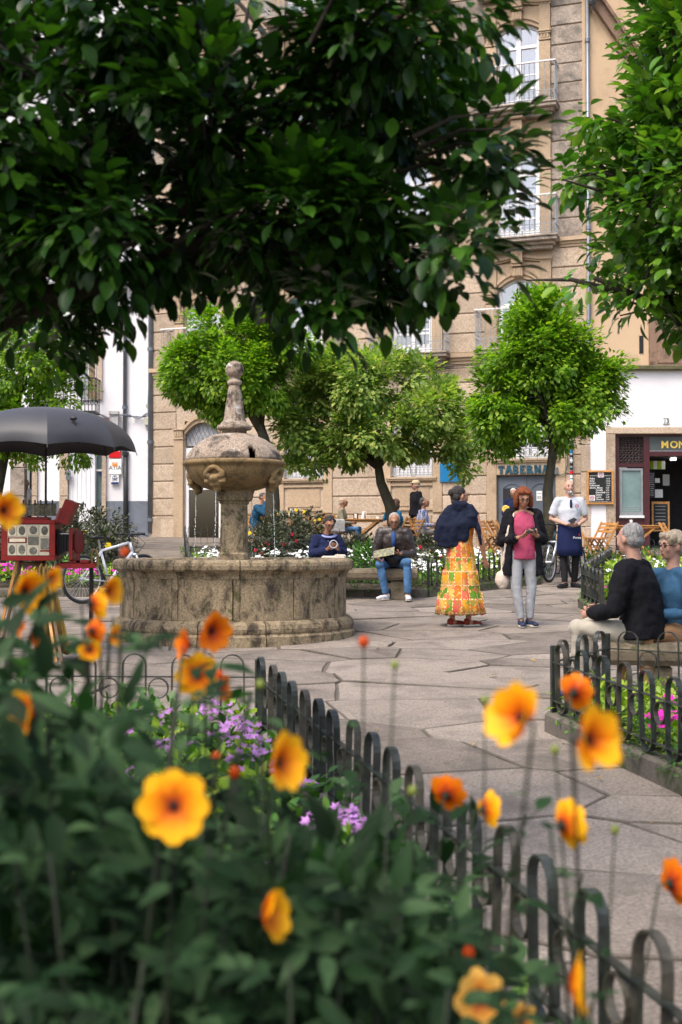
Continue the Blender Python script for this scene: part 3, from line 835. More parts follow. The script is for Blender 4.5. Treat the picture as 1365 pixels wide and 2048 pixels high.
for sgn, e in ((-1, a), (1, b)):
    mb = MB(); cu = e+sgn*.16
    mb.box((cu, -.045, (3.2+c)/2), (.30, .09, 3.2-c), ch=.01); mb.box((cu, -.06, 3.23), (.33, .12, .05), ch=.01); mb.box((cu, -.05, 3.36), (.28,.1,.22))
    for k in range(3): mb.box((cu-.08+.08*k, -.09, 3.36), (.05, .06, .16), ch=.012)
    mb.box((cu, -.065, 3.5), (.36, .15, .05), ch=.012); mb.build('jamb', granite_trim, fac)
m = MB(); m.box((GW(337,1080)[0], -.05, .55), (.42,.05,.62), ch=.01); m.build('meter_hatch', granite, fac)
# blue plaques on the facade
u, zz = GW(904, 945); o = MB().box((0,0,0), (.62,.03,.52)).build('blue_plaque', bluesign); o.parent = None
M_ = Matrix.Translation((FA.ox, FA.oy, FA.oz)) @ Matrix.Rotation(FA.ang, 4, 'Z')
o.matrix_world = M_ @ Matrix.Translation((u, -.08, zz)); tag(o, 'plain blue plaque on the granite wall left of the tavern door', 'sign')
u, zz = GW(708, 815); o = MB().box((0,0,0), (.45,.03,.5)).build('blue_plaque', bluesign); o.matrix_world = M_ @ Matrix.Translation((u, -.10, zz)); tag(o, 'blue plaque glimpsed through the crown of the middle tree', 'sign')
# things fixed to the facade
def pipe_thing(name, fr, pts, r, mat, label, cat='drainpipe', collars=(), group=None, y=-.1):
    root = empty(name, (fr.ox, fr.oy, fr.oz), fr.ang, label, cat, group)
    MB().tube([(u_, y, z_) for u_, z_ in pts], r, 10).build('pipe', mat, root, smooth=True)
    for (u_, z_) in collars: MB().tube([(u_, y, z_-.05), (u_, y, z_+.05)], r*1.35, 10).build('collar', mat, root)
    return root
pu, _ = GW(1176, 300)
pipe_thing('drainpipe', FA, [(pu+.02, 17.8), (pu+.02, 4.6), (pu-.12, 4.3), (pu-.12, 2.6)], .055, zinc, 'grey zinc downpipe at the right corner of the granite building', collars=[(pu+.02, z_) for z_ in (6,8.5,11,13.5)])
pipe_thing('drainpipe', FA, [(pu-.12, 2.6), (pu-.12, .2)], .075, wooddk, 'brown cast lower end of the corner downpipe beside the menu board')
u5, _ = GW(1145, 950)
sp = pipe_thing('sticker_pole', FA, [(u5, 3.3), (u5, .1)], .04, zinc, 'thin pipe covered in black and white stickers by the waiter', 'pipe', y=-.14)
for k in range(18):
    m = MB(); m.tube([(u5, -.14, 1.1+k*.11), (u5, -.14, 1.1+k*.11+rb.uniform(.05,.09))], .043, 10, cap=False); m.build('sticker', rb.choice([paperw, blackp, paperw, navysign, redsign, bluesign]) , sp)
u6, zg = GW(1133, 940)
hs = MB(); hs.tube([(u6+.05, -.1, zg+.9), (u6+.05, -.1, zg+.1), (u6-.02, -.1, zg-.1), (u6-.14, -.1, zg-.14), (u6-.24, -.1, zg-.08)], .014, 6)
o = hs.build('cable_loop', plain('green_cable', (.05,.13,.11), .5)); o.matrix_world = M_; tag(o, 'green cable looping down the granite wall to a small box', 'cable')
o = MB().box((u6-.26, -.09, zg-.02), (.10,.08,.2), ch=.01).build('junction_box', zinc); o.matrix_world = M_; tag(o, 'small grey junction box at the end of the green cable', 'box')
mb = MB()
for k, (du, dz) in enumerate(((0,0),(.02,-.05))):
    pts = []
    for t in np.linspace(0, 1, 14): pts.append((UL+.3+(UR-.5-UL)*t, -.13-.02*k, 5.0+dz+.03*math.sin(t*37+k)-.08*math.sin(t*math.pi*4)**2))
    mb.tube(pts, .014, 5)
o = mb.build('cable', zincdark); o.matrix_world = M_; tag(o, 'dark cables slung along the string course under the first balconies', 'cable')
# wall lantern near the top of the corner
lu, lz = GW(1186, 14)
ln = empty('wall_lantern', (FA.ox, FA.oy, FA.oz), FA.ang, 'dark glass street lantern on the building corner at the top', 'street lamp')
m = MB(); m.lathe([(.10,-.25),(.19,.2),(.19,.22)], 4, Matrix.Translation((lu+.05,-.35,lz+.25)), a0=R(45)); m.build('lantern_glass', plain('lantern_glass', (.28,.30,.32), .2), ln)
m = MB(); m.lathe([(.22,.22),(.10,.38),(.02,.46)], 4, Matrix.Translation((lu+.05,-.35,lz+.25)), a0=R(45)); m.lathe([(.05,-.33),(.11,-.25)], 8, Matrix.Translation((lu+.05,-.35,lz+.25))); m.build('lantern_cap', zinc, ln)
m = MB(); m.tube([(lu-.05,0,lz-.1),(lu,-.2,lz-.18),(lu+.05,-.35,lz-.08)], .02, 6); m.build('bracket', zinc, ln)

# ------------------------------------------------------------------ house with the bar, right
FB = Frame(6.42, 32.85, R(-1.5)); GB = FB.uz
hb = empty('bar_house', (FB.ox, FB.oy, FB.oz), FB.ang, 'white and beige house with maroon bar front and number 13', 'building')
MB_ = Matrix.Translation((FB.ox, FB.oy, FB.oz)) @ Matrix.Rotation(FB.ang, 4, 'Z')
def bx(par, name, mat, u0, u1, z0, z1, y0, y1, ch=0, **kw):
    m = MB(); m.box(((u0+u1)/2, (y0+y1)/2, (z0+z1)/2), (u1-u0, y1-y0, z1-z0), ch=ch); return m.build(name, mat, par, **kw)
o_l = GB(1231,1000)[0]; z_l = GB(1231,868)[1]; j_l = GB(1213,1000)[0]; zlt = GB(1260,854)[1]; zled = GB(1300,741)[1]
UE = 9.0; RO = 6.2
bx(hb, 'white_wall', plaster, .0, j_l, -.2, zled, 0, .5); bx(hb, 'white_wall', plaster, j_l, UE, zlt, zled, .002, .5); bx(hb, 'white_wall', plaster, RO, UE, -.2, zlt, .002, .5)
bx(hb, 'granite_jamb', granite, j_l, o_l, -.2, z_l, -.04, .5, .012); bx(hb, 'granite_lintel', granite, j_l, RO, z_l+.003, zlt-.003, -.05, .5, .012)
s_l, s_r = GB(1163,1000)[0], GB(1181,1000)[0]
for k in range(6): bx(hb, 'quoin_stone', granite, s_l, s_r, -.1+k*.72, .6+k*.72, -.03, .05, .012)
for (u0, u1) in ((GB(1184,1000)[0], GB(1212,1000)[0]),):
    bx(hb, 'white_pilaster', plaster, u0, u1, .3, 2.6, -.012, .01)
bx(hb, 'ledge', mossledge, -.1, UE, zled, zled+.12, -.16, .1, .02)
# upper render wall with a raking cornice
m = MB(); m.box((UE/2, .32, (zled+.12+17)/2), (UE, .4, 17-zled-.12)); m.build('upper_wall', beige, hb)
ra, rb2 = GB(1188, -10), GB(1262, 108)
m = MB(); m.bar((ra[0]-.2, .04, ra[1]+.3), (rb2[0]+1.2, .04, rb2[1]-1.7), .34, .20, up=(0,1,0)); m.bar((ra[0]-.2, 0, ra[1]+.48), (rb2[0]+1.2, 0, rb2[1]-1.52), .08, .32, up=(0,1,0)); m.build('raking_cornice', brownstone, hb)
u0, z0 = GB(1300, 733); u1, z1 = GB(1350, 640)
bx(hb, 'stained_window_surround', brownstone, u0, u1+.2, z0, z1, .02, .125, .02)
bx(hb, 'blocked_window', brownstone, u0+.2, u1, z0+.1, z1-.15, .0, .03)
u0, z0 = GB(1281, 705); u1, z1 = GB(1285, 670); bx(hb, 'vent_slit', dark_room, u0, u1+.05, z0, z1, .10, .122)
# shop front recessed
ys = .18
p0, p1 = o_l, GB(1300,1000)[0]; pt = z_l
bx(hb, 'front_frame', maroon, p0, p0+.13, 0, pt, ys-.05, ys+.08, .008); bx(hb, 'front_frame', maroon, GB(1290,1000)[0], GB(1302,1000)[0], 0, pt, ys-.06, ys+.08, .008)
bx(hb, 'front_frame', maroon, p0+.13, GB(1290,1000)[0], GB(1260,934)[1], GB(1260,926)[1], ys-.055, ys+.08, .006); bx(hb, 'front_frame', maroon, p0+.13, GB(1290,1000)[0], pt-.06, pt, ys-.05, ys+.08)
bx(hb, 'shop_stall_riser', maroon, p0+.13, GB(1290,1000)[0], -.1, GB(1260,1035)[1], ys-.03, ys+.08, .01)
for k in range(5):
    w_ = (GB(1290,1000)[0]-p0-.13)/5; bx(hb, 'riser_panel', maroon, p0+.13+w_*k+.015, p0+.13+w_*(k+1)-.015, .1, GB(1260,1035)[1]-.1, ys-.05, ys-.03, .008)
bx(hb, 'grille_backing', dark_room, p0+.13, GB(1290,1000)[0], GB(1260,926)[1], pt-.06, ys+.04, ys+.07)
lat = MB(); a0, a1 = p0+.15, GB(1290,1000)[0]-.02; b0, b1 = GB(1260,926)[1]+.02, pt-.08
for k in range(11): 
    z_ = b0+(b1-b0)*k/10; lat.tube([(a0+(a1-a0)*t, ys+.01*math.sin(t*60), z_+.02*math.sin(t*44+k*1.5)) for t in np.linspace(0,1,30)], .011, 4)
for k in range(8):
    x_ = a0+(a1-a0)*k/7; lat.tube([(x_+.02*math.sin(t*40+k), ys-.01, b0+(b1-b0)*t) for t in np.linspace(0,1,24)], .011, 4)
lat.build('lattice_grille', plain('dark_lattice_wood', (.07,.05,.05), .5), hb)
wl, wr, wt, wb = GB(1242,1000)[0], GB(1290,1000)[0]-.02, GB(1260,936)[1], GB(1260,1031)[1]
wf = MB(); 
for (x0, x1, z0, z1) in ((wl,wl+.06,wb,wt),(wr-.06,wr,wb,wt),(wl+.06,wr-.06,wt-.06,wt),(wl+.06,wr-.06,wb,wb+.10)): wf.box(((x0+x1)/2, ys-.04, (z0+z1)/2), (x1-x0, .06, z1-z0))
wfo = wf.build('shop_window', plain('aluminium_frame', (.33,.35,.36), .4, metal=.4), hb)
bx(wfo, 'frosted_pane', frost, wl+.06, wr-.06, wb+.1, wt-.06, ys-.035, ys-.02); bx(wfo, 'pale_sill', whitep, wl-.02, wr+.02, wb-.06, wb, ys-.12, ys-.01)
for k in range(3): bx(wfo, 'blind_slat', plain('grey_slat', (.3,.34,.34), .4), wl+.07, wr-.07, wb+.12+k*.05, wb+.135+k*.05, ys-.041, ys-.036)
# sign box with MON
dl0 = GB(1302,1000)[0]; sz0, sz1 = GB(1340,902)[1], GB(1340,872)[1]
bx(hb, 'sign_frame', maroon, dl0, RO, sz1, pt, ys-.05, ys+.08); bx(hb, 'sign_frame', maroon, dl0, RO, sz0-.13, sz0, ys-.07, ys+.08, .008)
sgm = empty('shop_sign', (FB.ox, FB.oy, FB.oz), FB.ang, 'grey glass fascia with gold letters reading MON above the bar door', 'sign')
bx(sgm, 'fascia', signdk, dl0, RO, sz0, sz1, ys-.02, ys+.03); bx(sgm, 'fascia_edge', plain('steel_edge', (.28,.3,.3), .4), dl0, RO, sz0-.0, sz0+.02, ys-.04, ys-.02)
xx, zz = GB(1325, 895)
for ch, dx in (('M', 0), ('O', .235), ('N', .455)): TXT('letter', ch, .26, gold, sgm, xx+dx, ys-.03, zz, ext=.012, off=.006)
# door opening and the interior
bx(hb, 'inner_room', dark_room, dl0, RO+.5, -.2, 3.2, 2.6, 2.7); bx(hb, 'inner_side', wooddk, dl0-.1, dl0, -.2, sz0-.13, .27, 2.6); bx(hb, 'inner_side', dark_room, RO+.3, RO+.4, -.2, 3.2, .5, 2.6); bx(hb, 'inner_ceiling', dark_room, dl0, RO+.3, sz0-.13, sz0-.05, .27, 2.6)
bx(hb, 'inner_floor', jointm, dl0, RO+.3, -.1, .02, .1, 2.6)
def paper(px0, py0, px1, py1, mat, label, y=1.2, name='wall_paper', par=None):
    u0, z1 = GB(px0, py0); u1, z0 = GB(px1, py1)
    o = bx(par, name, mat, u0, u1, z0, z1, y-.01, y)
    if par is None: o.matrix_world = MB_; tag(o, label, 'notice')
    return o
lime = plain('lime_poster', (.30,.50,.02), .6)
po = empty('green_poster', (FB.ox, FB.oy, FB.oz), FB.ang, 'lime and white striped poster hanging at the top of the bar doorway', 'poster')
for k in range(4): paper(1316+k*8.2, 917, 1324+k*8.2, 934, lime if k % 2 == 0 else paperw, '', 1.0, 'stripe', po)
paper(1331, 952, 1341, 961, paperw, 'small square white notice inside the bar doorway'); paper(1328, 975, 1347, 992, paperw, 'white sheet below the small square notice inside the bar'); paper(1347, 944, 1361, 967, plain('grey_menu', (.35,.36,.35)), 'grey printed sheet at the right inside the bar doorway')
mn = empty('inner_menu_board', (FB.ox, FB.oy, FB.oz), FB.ang, 'wood framed dark menu board standing inside the bar door', 'menu board')
paper(1319,1001,1356,1062, woodl, '', .9, 'frame', mn); paper(1323,1006,1352,1058, slate, '', .885, 'board', mn)
for k in range(6): paper(1326,1010+k*7,1347,1011.5+k*7, plain('dull_chalk', (.25,.27,.27)) if k == 0 else MAT['dull_chalk'], '', .87, 'writing', mn)
mn2 = empty('side_menu_board', (FB.ox, FB.oy, FB.oz), FB.ang, 'dark written board on the left reveal of the bar doorway', 'menu board')
paper(1304,942,1319,994, slate, '', .5, 'board', mn2)
for k in range(11): paper(1306,945+k*4.3,1316,946.2+k*4.3, MAT['dull_chalk'], '', .48, 'writing', mn2)
em = bpy.data.materials.new('lamp_glow'); em.use_nodes = True; e_ = em.node_tree.nodes['Principled BSDF']; e_.inputs['Emission Color'].default_value = (1,.95,.85,1); e_.inputs['Emission Strength'].default_value = 4
o = bx(None, 'ceiling_lamp', em, *sorted((GB(1358,908)[0], GB(1368,908)[0])), GB(1360,916)[1], GB(1360,909)[1], .8, .95); o.matrix_world = MB_; tag(o, 'small lit lamp inside the bar at the right edge', 'lamp')
# number 13
n13 = empty('house_number', (FB.ox, FB.oy, FB.oz), FB.ang, 'white tile with the number 13 above the bar lintel', 'house number')
u0, z0 = GB(1326, 848.5); u1, z1 = GB(1339, 836.5)
bx(n13, 'tile', paperw, u0, u1, z0, z1, -.03, .0)
for zt_ in (z0, z1-.012): bx(n13, 'border', blackp, u0, u1, zt_, zt_+.012, -.034, -.03)
TXT('digits', '13', .15, blackp, n13, u0+.012, -.036, z0+.03, ext=.002, off=.002)
# chalk menu
ch_ = empty('chalkboard_menu', (FB.ox, FB.oy, FB.oz), FB.ang, 'wood framed chalkboard menu hung on the white pillar beside the bar', 'menu board')
u0, z0 = GB(1173, 1009); u1, z1 = GB(1226, 941)
for (x0, x1, a_, b_) in ((u0,u0+.05,z0,z1),(u1-.05,u1,z0,z1),(u0+.05,u1-.05,z0,z0+.05),(u0+.05,u1-.05,z1-.05,z1)): bx(ch_, 'frame_bar', woodl, x0, x1, a_, b_, -.11, -.05, .006)
bx(ch_, 'board', slate, u0+.04, u1-.04, z0+.04, z1-.04, -.08, -.055)
W_ = u1-u0; H_ = z1-z0
rows = [('Pulpo','16,00'),('Raxo','12,00'),('Jamón','12,00'),('Calamares','12,00'),('Sándw. Mixto','5,00'),('Tortilla','6,00'),('Empanada','6,00'),('Queso','6,00'),('Lomo','6,00'),('Chorizo','6,00')]
for k, (a_, b_) in enumerate(rows):
    zz = z1-.235-k*.0605; xa = u0+.07+(.16 if k > 4 else 0)
    TXT('writing', a_, .062, chalk, ch_, xa, -.083, zz, ext=.001, shear=.25, off=.001); TXT('writing', b_, .05, chalk, ch_, u1-.20, -.083, zz, ext=.001, shear=.2)
bx(ch_, 'chalk_line', chalk, u0+.07, u1-.07, z1-.145, z1-.138, -.083, -.081); bx(ch_, 'chalk_line', chalk, u0+.07, u1-.07, z0+.075, z0+.08, -.083, -.081)
pink = plain('crimson_print', (.35,.03,.10), .6)
for (cx_, cz_) in (((u0+u1)/2+.02, z1-.115), (u0+.14, z0+.17)):
    bx(ch_, 'sticker', paperw, cx_-.075, cx_+.075, cz_-.07, cz_+.07, -.085, -.081)
    m = MB(); m.tube([(cx_+.05*math.cos(t), -.088, cz_+.045*math.sin(t)) for t in np.linspace(0,2*math.pi,15)[:-1]], .007, 4, closed=True); m.tube([(cx_-.03,-.088,cz_),(cx_-.01,-.088,cz_+.02),(cx_+.01,-.088,cz_-.01),(cx_+.03,-.088,cz_+.01)], .008, 4); m.build('sticker_emblem', pink, ch_)

# ------------------------------------------------------------------ white house, left
FC = Frame(-5.66, 37.3, 0.0); GC = FC.uz
hc = empty('white_house', (FC.ox, FC.oy, FC.oz), 0, 'white plastered house with blue grey plinth and stone door jambs', 'building')
MC_ = Matrix.Translation((FC.ox, FC.oy, FC.oz))
UP = lambda px: GC(px, 900)[0]; ZP = lambda py: GC(100, py)[1]
bx(hc, 'white_wall', plaster, UP(270), UP(304), ZP(1002), 18, -.02, 6); bx(hc, 'white_wall', plaster, UP(213), UP(270), ZP(1002), 18, .05, 6)
bx(hc, 'plinth_wall', plinth, UP(270), UP(303.5), -.3, ZP(1002), -.045, 6); bx(hc, 'plinth_wall', plinth, UP(213.5), UP(270), -.3, ZP(1002), .03, 6)
bx(hc, 'jamb', granite, UP(205), UP(213), -.3, ZP(870), -.05, .4, .01); bx(hc, 'jamb', granite, UP(194), UP(204), ZP(800), ZP(655), -.03, .2, .01)
bx(hc, 'teal_door', plain('teal_door_paint', (.13,.19,.21), .5), UP(190), UP(205), -.3, ZP(860), .25, .3)
bx(hc, 'white_wall', plaster, UP(-80), UP(213), ZP(862), 18, .052, 6)
bx(hc, 'white_panel', whitep, UP(137), UP(190), -.3, ZP(860), .1, .2)
for k in range(6): bx(hc, 'panel_board', whitep, UP(137+k*8.8+.5), UP(137+(k+1)*8.8-.5), -.2, ZP(862), .075, .1, .004)
for k in range(5): bx(hc, 'pier_stone', granite, UP(120), UP(136.5), -.3+k*.85, .53+k*.85, -.03, .3, .012)
bx(hc, 'white_wall', plaster, UP(76), UP(120), ZP(1002), ZP(862), .05, .4); bx(hc, 'plinth_wall', plinth, UP(76), UP(120), -.3, ZP(1002), .03, .4)
for k in range(5): bx(hc, 'pier_stone', granite, UP(65), UP(75.5), -.3+k*.85, .53+k*.85, -.03, .3, .012)
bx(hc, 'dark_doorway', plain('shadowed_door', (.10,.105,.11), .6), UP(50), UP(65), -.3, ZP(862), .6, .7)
for k in range(5): bx(hc, 'pier_stone', granite_grey, UP(22), UP(50), -.3+k*.85, .53+k*.85, -.05, .3, .012)
bx(hc, 'white_wall', plaster, UP(-80), UP(22), -.3, ZP(862), .05, .4)
wq = bx(hc, 'upper_window', whitep, UP(158), UP(192), ZP(800), ZP(660), -.01, .045); bx(wq, 'pane', greyblind, UP(162), UP(176), ZP(798), ZP(665), -.02, -.01); bx(wq, 'shutter', brownblind, UP(178), UP(190), ZP(798), ZP(665), -.03, -.01)
bl = bx(hc, 'balcony', zincdark, UP(120), UP(200), ZP(831), ZP(826), -.7, .0, .01)
m = MB(); m.box(((UP(120)+UP(200))/2, -.68, ZP(762)), (UP(200)-UP(120), .03, .03)); m.box((UP(200), -.35, ZP(762)), (.03, .68, .03)); m.build('handrail', blackiron, bl)
for k in range(12):
    x_ = UP(123+k*7); m = MB(); m.tube([(x_, -.68, ZP(826)), (x_, -.68, ZP(762))], .012, 5)
    for zc, s_ in ((.25, 1), (.7, -1)):
        m.tube([(x_+s_*(.02+.045*t/4)*math.cos(t*1.6), -.68, ZP(826)+zc+(.05+.05*t/4)*math.sin(t*1.6)) for t in np.linspace(0, 4.2, 14)], .009, 4)
    m.build('scroll_baluster', blackiron, bl)
for k in range(4):
    y_ = -.68+.2*k; m = MB(); m.tube([(UP(200), y_, ZP(826)), (UP(200), y_, ZP(762))], .012, 5); m.build('baluster', blackiron, bl)
pipe_thing('drainpipe', FC, [(UP(251), 17.5), (UP(250), ZP(905))], .06, zinc, 'grey downpipe on the white house beside the hotel signs', collars=[(UP(250), ZP(y_)) for y_ in (700, 815, 900)], y=-.02)
pipe_thing('drainpipe', FC, [(UP(252), ZP(905)), (UP(253), .1)], .075, zincdark, 'dark iron lower length of the downpipe below the signs', collars=[(UP(252), ZP(908))], y=-.02)
pipe_thing('drainpipe', FC, [(UP(302.5), 17.5), (UP(302.5), .3)], .075, zinc, 'grey downpipe where the white house meets the granite building', collars=[(UP(302.5), ZP(y_)) for y_ in (700, 885, 1040)], y=-.12)
def sgn(name, px0, py0, px1, py1, mat, label, cat='sign', y=-.02):
    r_ = empty(name, (FC.ox, FC.oy, FC.oz), 0, label, cat); bx(r_, 'plate', mat, UP(px0), UP(px1), ZP(py1), ZP(py0), y-.03, y+.03, .008); return r_
s = sgn('star_rating_sign', 219, 884, 242, 916, redsign, 'red lodging sign with white stars above the wall plaques')
for dx in (-.14, 0, .14): TXT('star', '★' if False else '*', .22, chalk, s, UP(230.5)+dx-.05, -.055, ZP(906)-.02, ext=.002, off=.004)
s = sgn('hotel_plaque', 219, 918, 244, 949, paperw, 'white plaque with small orange crest and the word ATIA')
TXT('lettering', 'ATIA', .17, zincdark, s, UP(231.5), -.054, ZP(939.5), ext=.001, align='CENTER'); m = MB(); m.ell((UP(231), -.054, ZP(930.5)), (.09,.006,.045), n=10, m=6); [m.ell((UP(231)+d_, -.054, ZP(926.5)), (.02,.006,.03), n=6, m=4) for d_ in (-.06,0,.06)]; m.build('crest', plain('orange_print', (.7,.25,.05)), s)
s = sgn('small_plaque', 223, 950, 239, 969, paperw, 'small white plaque with a blue foot below the ATIA plaque')
bx(s, 'blue_foot', navysign, UP(223.5), UP(238.5), ZP(968.5), ZP(964.5), -.056, -.05); m = MB(); m.tube([(UP(231)+.07*math.cos(t), -.054, ZP(954.5)+.06*math.sin(t)) for t in np.linspace(math.pi, 2*math.pi, 9)], .012, 4); m.box((UP(231), -.054, ZP(954)), (.02,.006,.09)); m.box((UP(231), -.054, ZP(952)), (.12,.006,.018)); m.build('emblem', navysign, s)
[bx(s, 'text_line', zinc, UP(226), UP(236), ZP(958+k*2), ZP(958+k*2)+.012, -.054, -.05) for k in range(3)]
s = sgn('street_sign', 208, 835, 220, 848, redsign, 'small red sign beside the grey meter box', y=-.05); TXT('lettering', 'ROOMS', .07, chalk, s, UP(209), -.085, ZP(842), ext=.001) if False else [bx(s, 'text_line', chalk, UP(210), UP(218), ZP(840), ZP(838.5), -.084, -.08)]
s = sgn('meter_box', 221, 829, 238, 856, plain('box_grey', (.50,.50,.49), .6), 'pale grey meter box on the wall under the balcony', 'box', -.12); bx(s, 'lid', MAT['box_grey'], UP(220), UP(239), ZP(830), ZP(823), -.2, -.0, .01)
s = sgn('junction_box', 290, 836, 300, 851, plain('box_cream', (.50,.50,.40), .6), 'cream junction box by the corner downpipe of the white house', 'box', -.1)
s = sgn('camera_box', 293, 809, 302, 816, MAT['box_cream'], 'tiny cream fitting above the junction box on the white house', 'box', -.1)
s = sgn('intercom', 134, 942, 143, 960, zinc, 'grey intercom box on the stone pier behind the umbrella pole', 'intercom', -.06); m = MB(); m.ell((UP(139), -.095, ZP(948)), (.03,.01,.03), n=8, m=5); m.build('button', blackp, s)
s = sgn('door_sticker', 191, 938, 203, 942, paperw, 'white strip sticker on the teal door', 'sign', .22); s2 = sgn('blue_sticker', 197, 944, 203, 950, navysign, 'blue round sticker on the teal door edge', 'sign', .22)
mb = MB()
for k in range(3): mb.tube([(UP(196)+(UP(300)-UP(196))*t, -.08-.03*k, ZP(831)+.02*k-.12*math.sin(math.pi*t*2)**2*(.5+.3*k)+.03*math.sin(t*19+k)) for t in np.linspace(0,1,20)], .016, 5)
mb.tube([(UP(300), -.1, ZP(700)), (UP(299), -.12, ZP(760)), (UP(297), -.12, ZP(810)), (UP(300), -.1, ZP(850)), (UP(296), -.1, ZP(862)), (UP(293), -.1, ZP(850))], .014, 5)
o = mb.build('cable', zinc); o.matrix_world = MC_; tag(o, 'grey cables draped across the white house at balcony level', 'cable')
# closing walls off to the sides so reflections and side views see buildings
def side_building(x0, x1, y0, y1, h, mat, label, name='side_building'):
    r_ = empty(name, ((x0+x1)/2, (y0+y1)/2, 0), 0, label, 'building')
    m = MB(); m.box((0, 0, h/2), (x1-x0, y1-y0, h)); m.build('wall', mat, r_); return r_

# ------------------------------------------------------------------ meshes to be fused (voxel remesh), done together at the end
BAKE = []
def fuse(o, voxel=.012, smooth=6, disp=None, post=None):
    m = o.modifiers.new('r', 'REMESH'); m.mode = 'VOXEL'; m.voxel_size = voxel; m.use_smooth_shade = True
    s = o.modifiers.new('s', 'SMOOTH'); s.factor = .5; s.iterations = smooth
    if disp:
        t = bpy.data.textures.new('folds', 'CLOUDS'); t.noise_scale = disp[1]; t.noise_depth = 3
        d = o.modifiers.new('d', 'DISPLACE'); d.texture = t; d.strength = disp[0]; d.mid_level = .5; d.texture_coords = 'LOCAL'
    BAKE.append((o, post)); return o
def bake_all():
    dg = bpy.context.evaluated_depsgraph_get(); res = []
    for o, post in BAKE: res.append(bpy.data.meshes.new_from_object(o.evaluated_get(dg)))
    for (o, post), me in zip(BAKE, res):
        mats = [s for s in o.data.materials]; o.modifiers.clear(); o.data = me
        me.materials.clear()
        for m in mats: me.materials.append(m)
        if post:                                   # join extra tubes (fingers) into the same mesh
            V = np.empty(len(me.vertices)*3, dtype=np.float32); me.vertices.foreach_get('co', V)
            fs = [tuple(p.vertices) for p in me.polygons]; n = len(me.vertices)
            vs = [tuple(x) for x in V.reshape(-1, 3)]+list(post.v); fs += [tuple(i+n for i in f) for f in post.f]
            m2 = bpy.data.meshes.new(me.name); m2.from_pydata(vs, [], fs); m2.update()
            for m in mats: m2.materials.append(m)
            me = m2; o.data = m2
        me.polygons.foreach_set('use_smooth', [True]*len(me.polygons)); me.update()

# ------------------------------------------------------------------ fountain
ft = empty('fountain', (FX, FY, gz(FX, FY)), 0, 'mossy granite fountain with round basin, domed bowl and ball finial', 'fountain')
def arc_ring(prof, a0, a1, n, mat, name, par, jit=0):
    """closed profile (r,z) swept between two angles"""
    vs = []; fs = []; m = len(prof)
    for i in range(n+1):
        a = a0+(a1-a0)*i/n
        for r, z in prof:
            w = 1+.004*noise.noise(Vector((math.cos(a)*6, math.sin(a)*6, z*6)))+jit
            vs.append((r*w*math.cos(a), r*w*math.sin(a), z+.004*noise.noise(Vector((a*9, r*7, 3)))))
    for i in range(n):
        for k in range(m): l = (k+1) % m; fs.append((i*m+k, i*m+l, (i+1)*m+l, (i+1)*m+k))
    fs.append(tuple(range(m-1,-1,-1))); fs.append(tuple(n*m+k for k in range(m)))
    fs = [tuple(reversed(f)) for f in fs]
    return MB().add(vs, fs).build(name, mat, par)
foot = [(1.0,-.12),(1.37,-.12),(1.37,.04),(1.345,.055),(1.335,.065),(1.345,.085),(1.35,.12),(1.335,.165),(1.30,.19),(1.275,.20),(1.0,.20)]
wall = [(1.08,.20),(1.262,.20),(1.258,.27),(1.255,.57),(1.262,.635),(1.08,.635)]
cove = [(1.08,.635),(1.27,.635),(1.275,.665),(1.29,.69),(1.315,.71),(1.08,.71)]
rim = [(1.06,.71),(1.325,.71),(1.345,.73),(1.352,.77),(1.345,.803),(1.325,.822),(1.29,.83),(1.10,.83),(1.07,.822),(1.06,.80)]
NS = 12
for k in range(NS):
    a0 = 2*math.pi*k/NS+.13; a1 = a0+2*math.pi/NS; g = .004
    arc_ring(rim, a0+g, a1-g, 8, fountm, 'rim_stone', ft, rs.uniform(-.003,.003))
    arc_ring(cove, a0+g, a1-g, 8, fountm, 'cove_moulding', ft)
    arc_ring(foot, a0+g+.2, a1-g+.2, 8, fountm, 'foot_moulding', ft)
    arc_ring(wall, a0+g, a1-g-.055, 8, fountm, 'wall_panel', ft, rs.uniform(-.003,.003))
    arc_ring([(1.07,.205),(1.266,.205),(1.266,.632),(1.07,.632)], a1-.05, a1, 2, fountm, 'pilaster_strip', ft)
MB().lathe([(1.10,.0),(1.10,.70)], 48, cap=False).build('inner_basin', fountm, ft)
wv = MB(); wv.lathe([(.01,.66),(.4,.662),(.8,.66),(1.1,.66)], 48, cap=False); wv.build('water', waterm, ft, smooth=True)
m = MB(); m.lathe([(.33,.5),(.33,.76),(.30,.79),(.20,.80)], 24); m.build('column_base', fountm, ft)
sq = [(math.cos(R(22.5+45*k)), math.sin(R(22.5+45*k))) for k in range(8)]
def oct_col(name, prof, mat):
    m = MB(); m.lathe(prof, 8, a0=R(22.5)); return m.build(name, mat, ft)
def sq_col(name, prof, mat, n=4, cham=.2):
    vs = []; fs = []
    for (r, z) in prof:
        c = r*cham
        for (x, y) in ((r-c,-r),(r,-r+c),(r,r-c),(r-c,r),(-r+c,r),(-r,r-c),(-r,-r+c),(-r+c,-r)): vs.append((x,y,z))
    for i in range(len(prof)-1):
        for k in range(8): fs.append((i*8+k, i*8+(k+1)%8, (i+1)*8+(k+1)%8, (i+1)*8+k))
    fs.append(tuple(range(7,-1,-1))); fs.append(tuple((len(prof)-1)*8+k for k in range(8)))
    return MB().add(vs, fs).build(name, mat, ft)
sq_col('column', [(.165,.79),(.168,.88),(.148,.90),(.145,1.2),(.142,1.44)], fountm, cham=.28)
sq_col('capital', [(.148,1.44),(.16,1.455),(.16,1.47),(.19,1.485),(.205,1.53),(.205,1.60)], fountm, cham=.3)
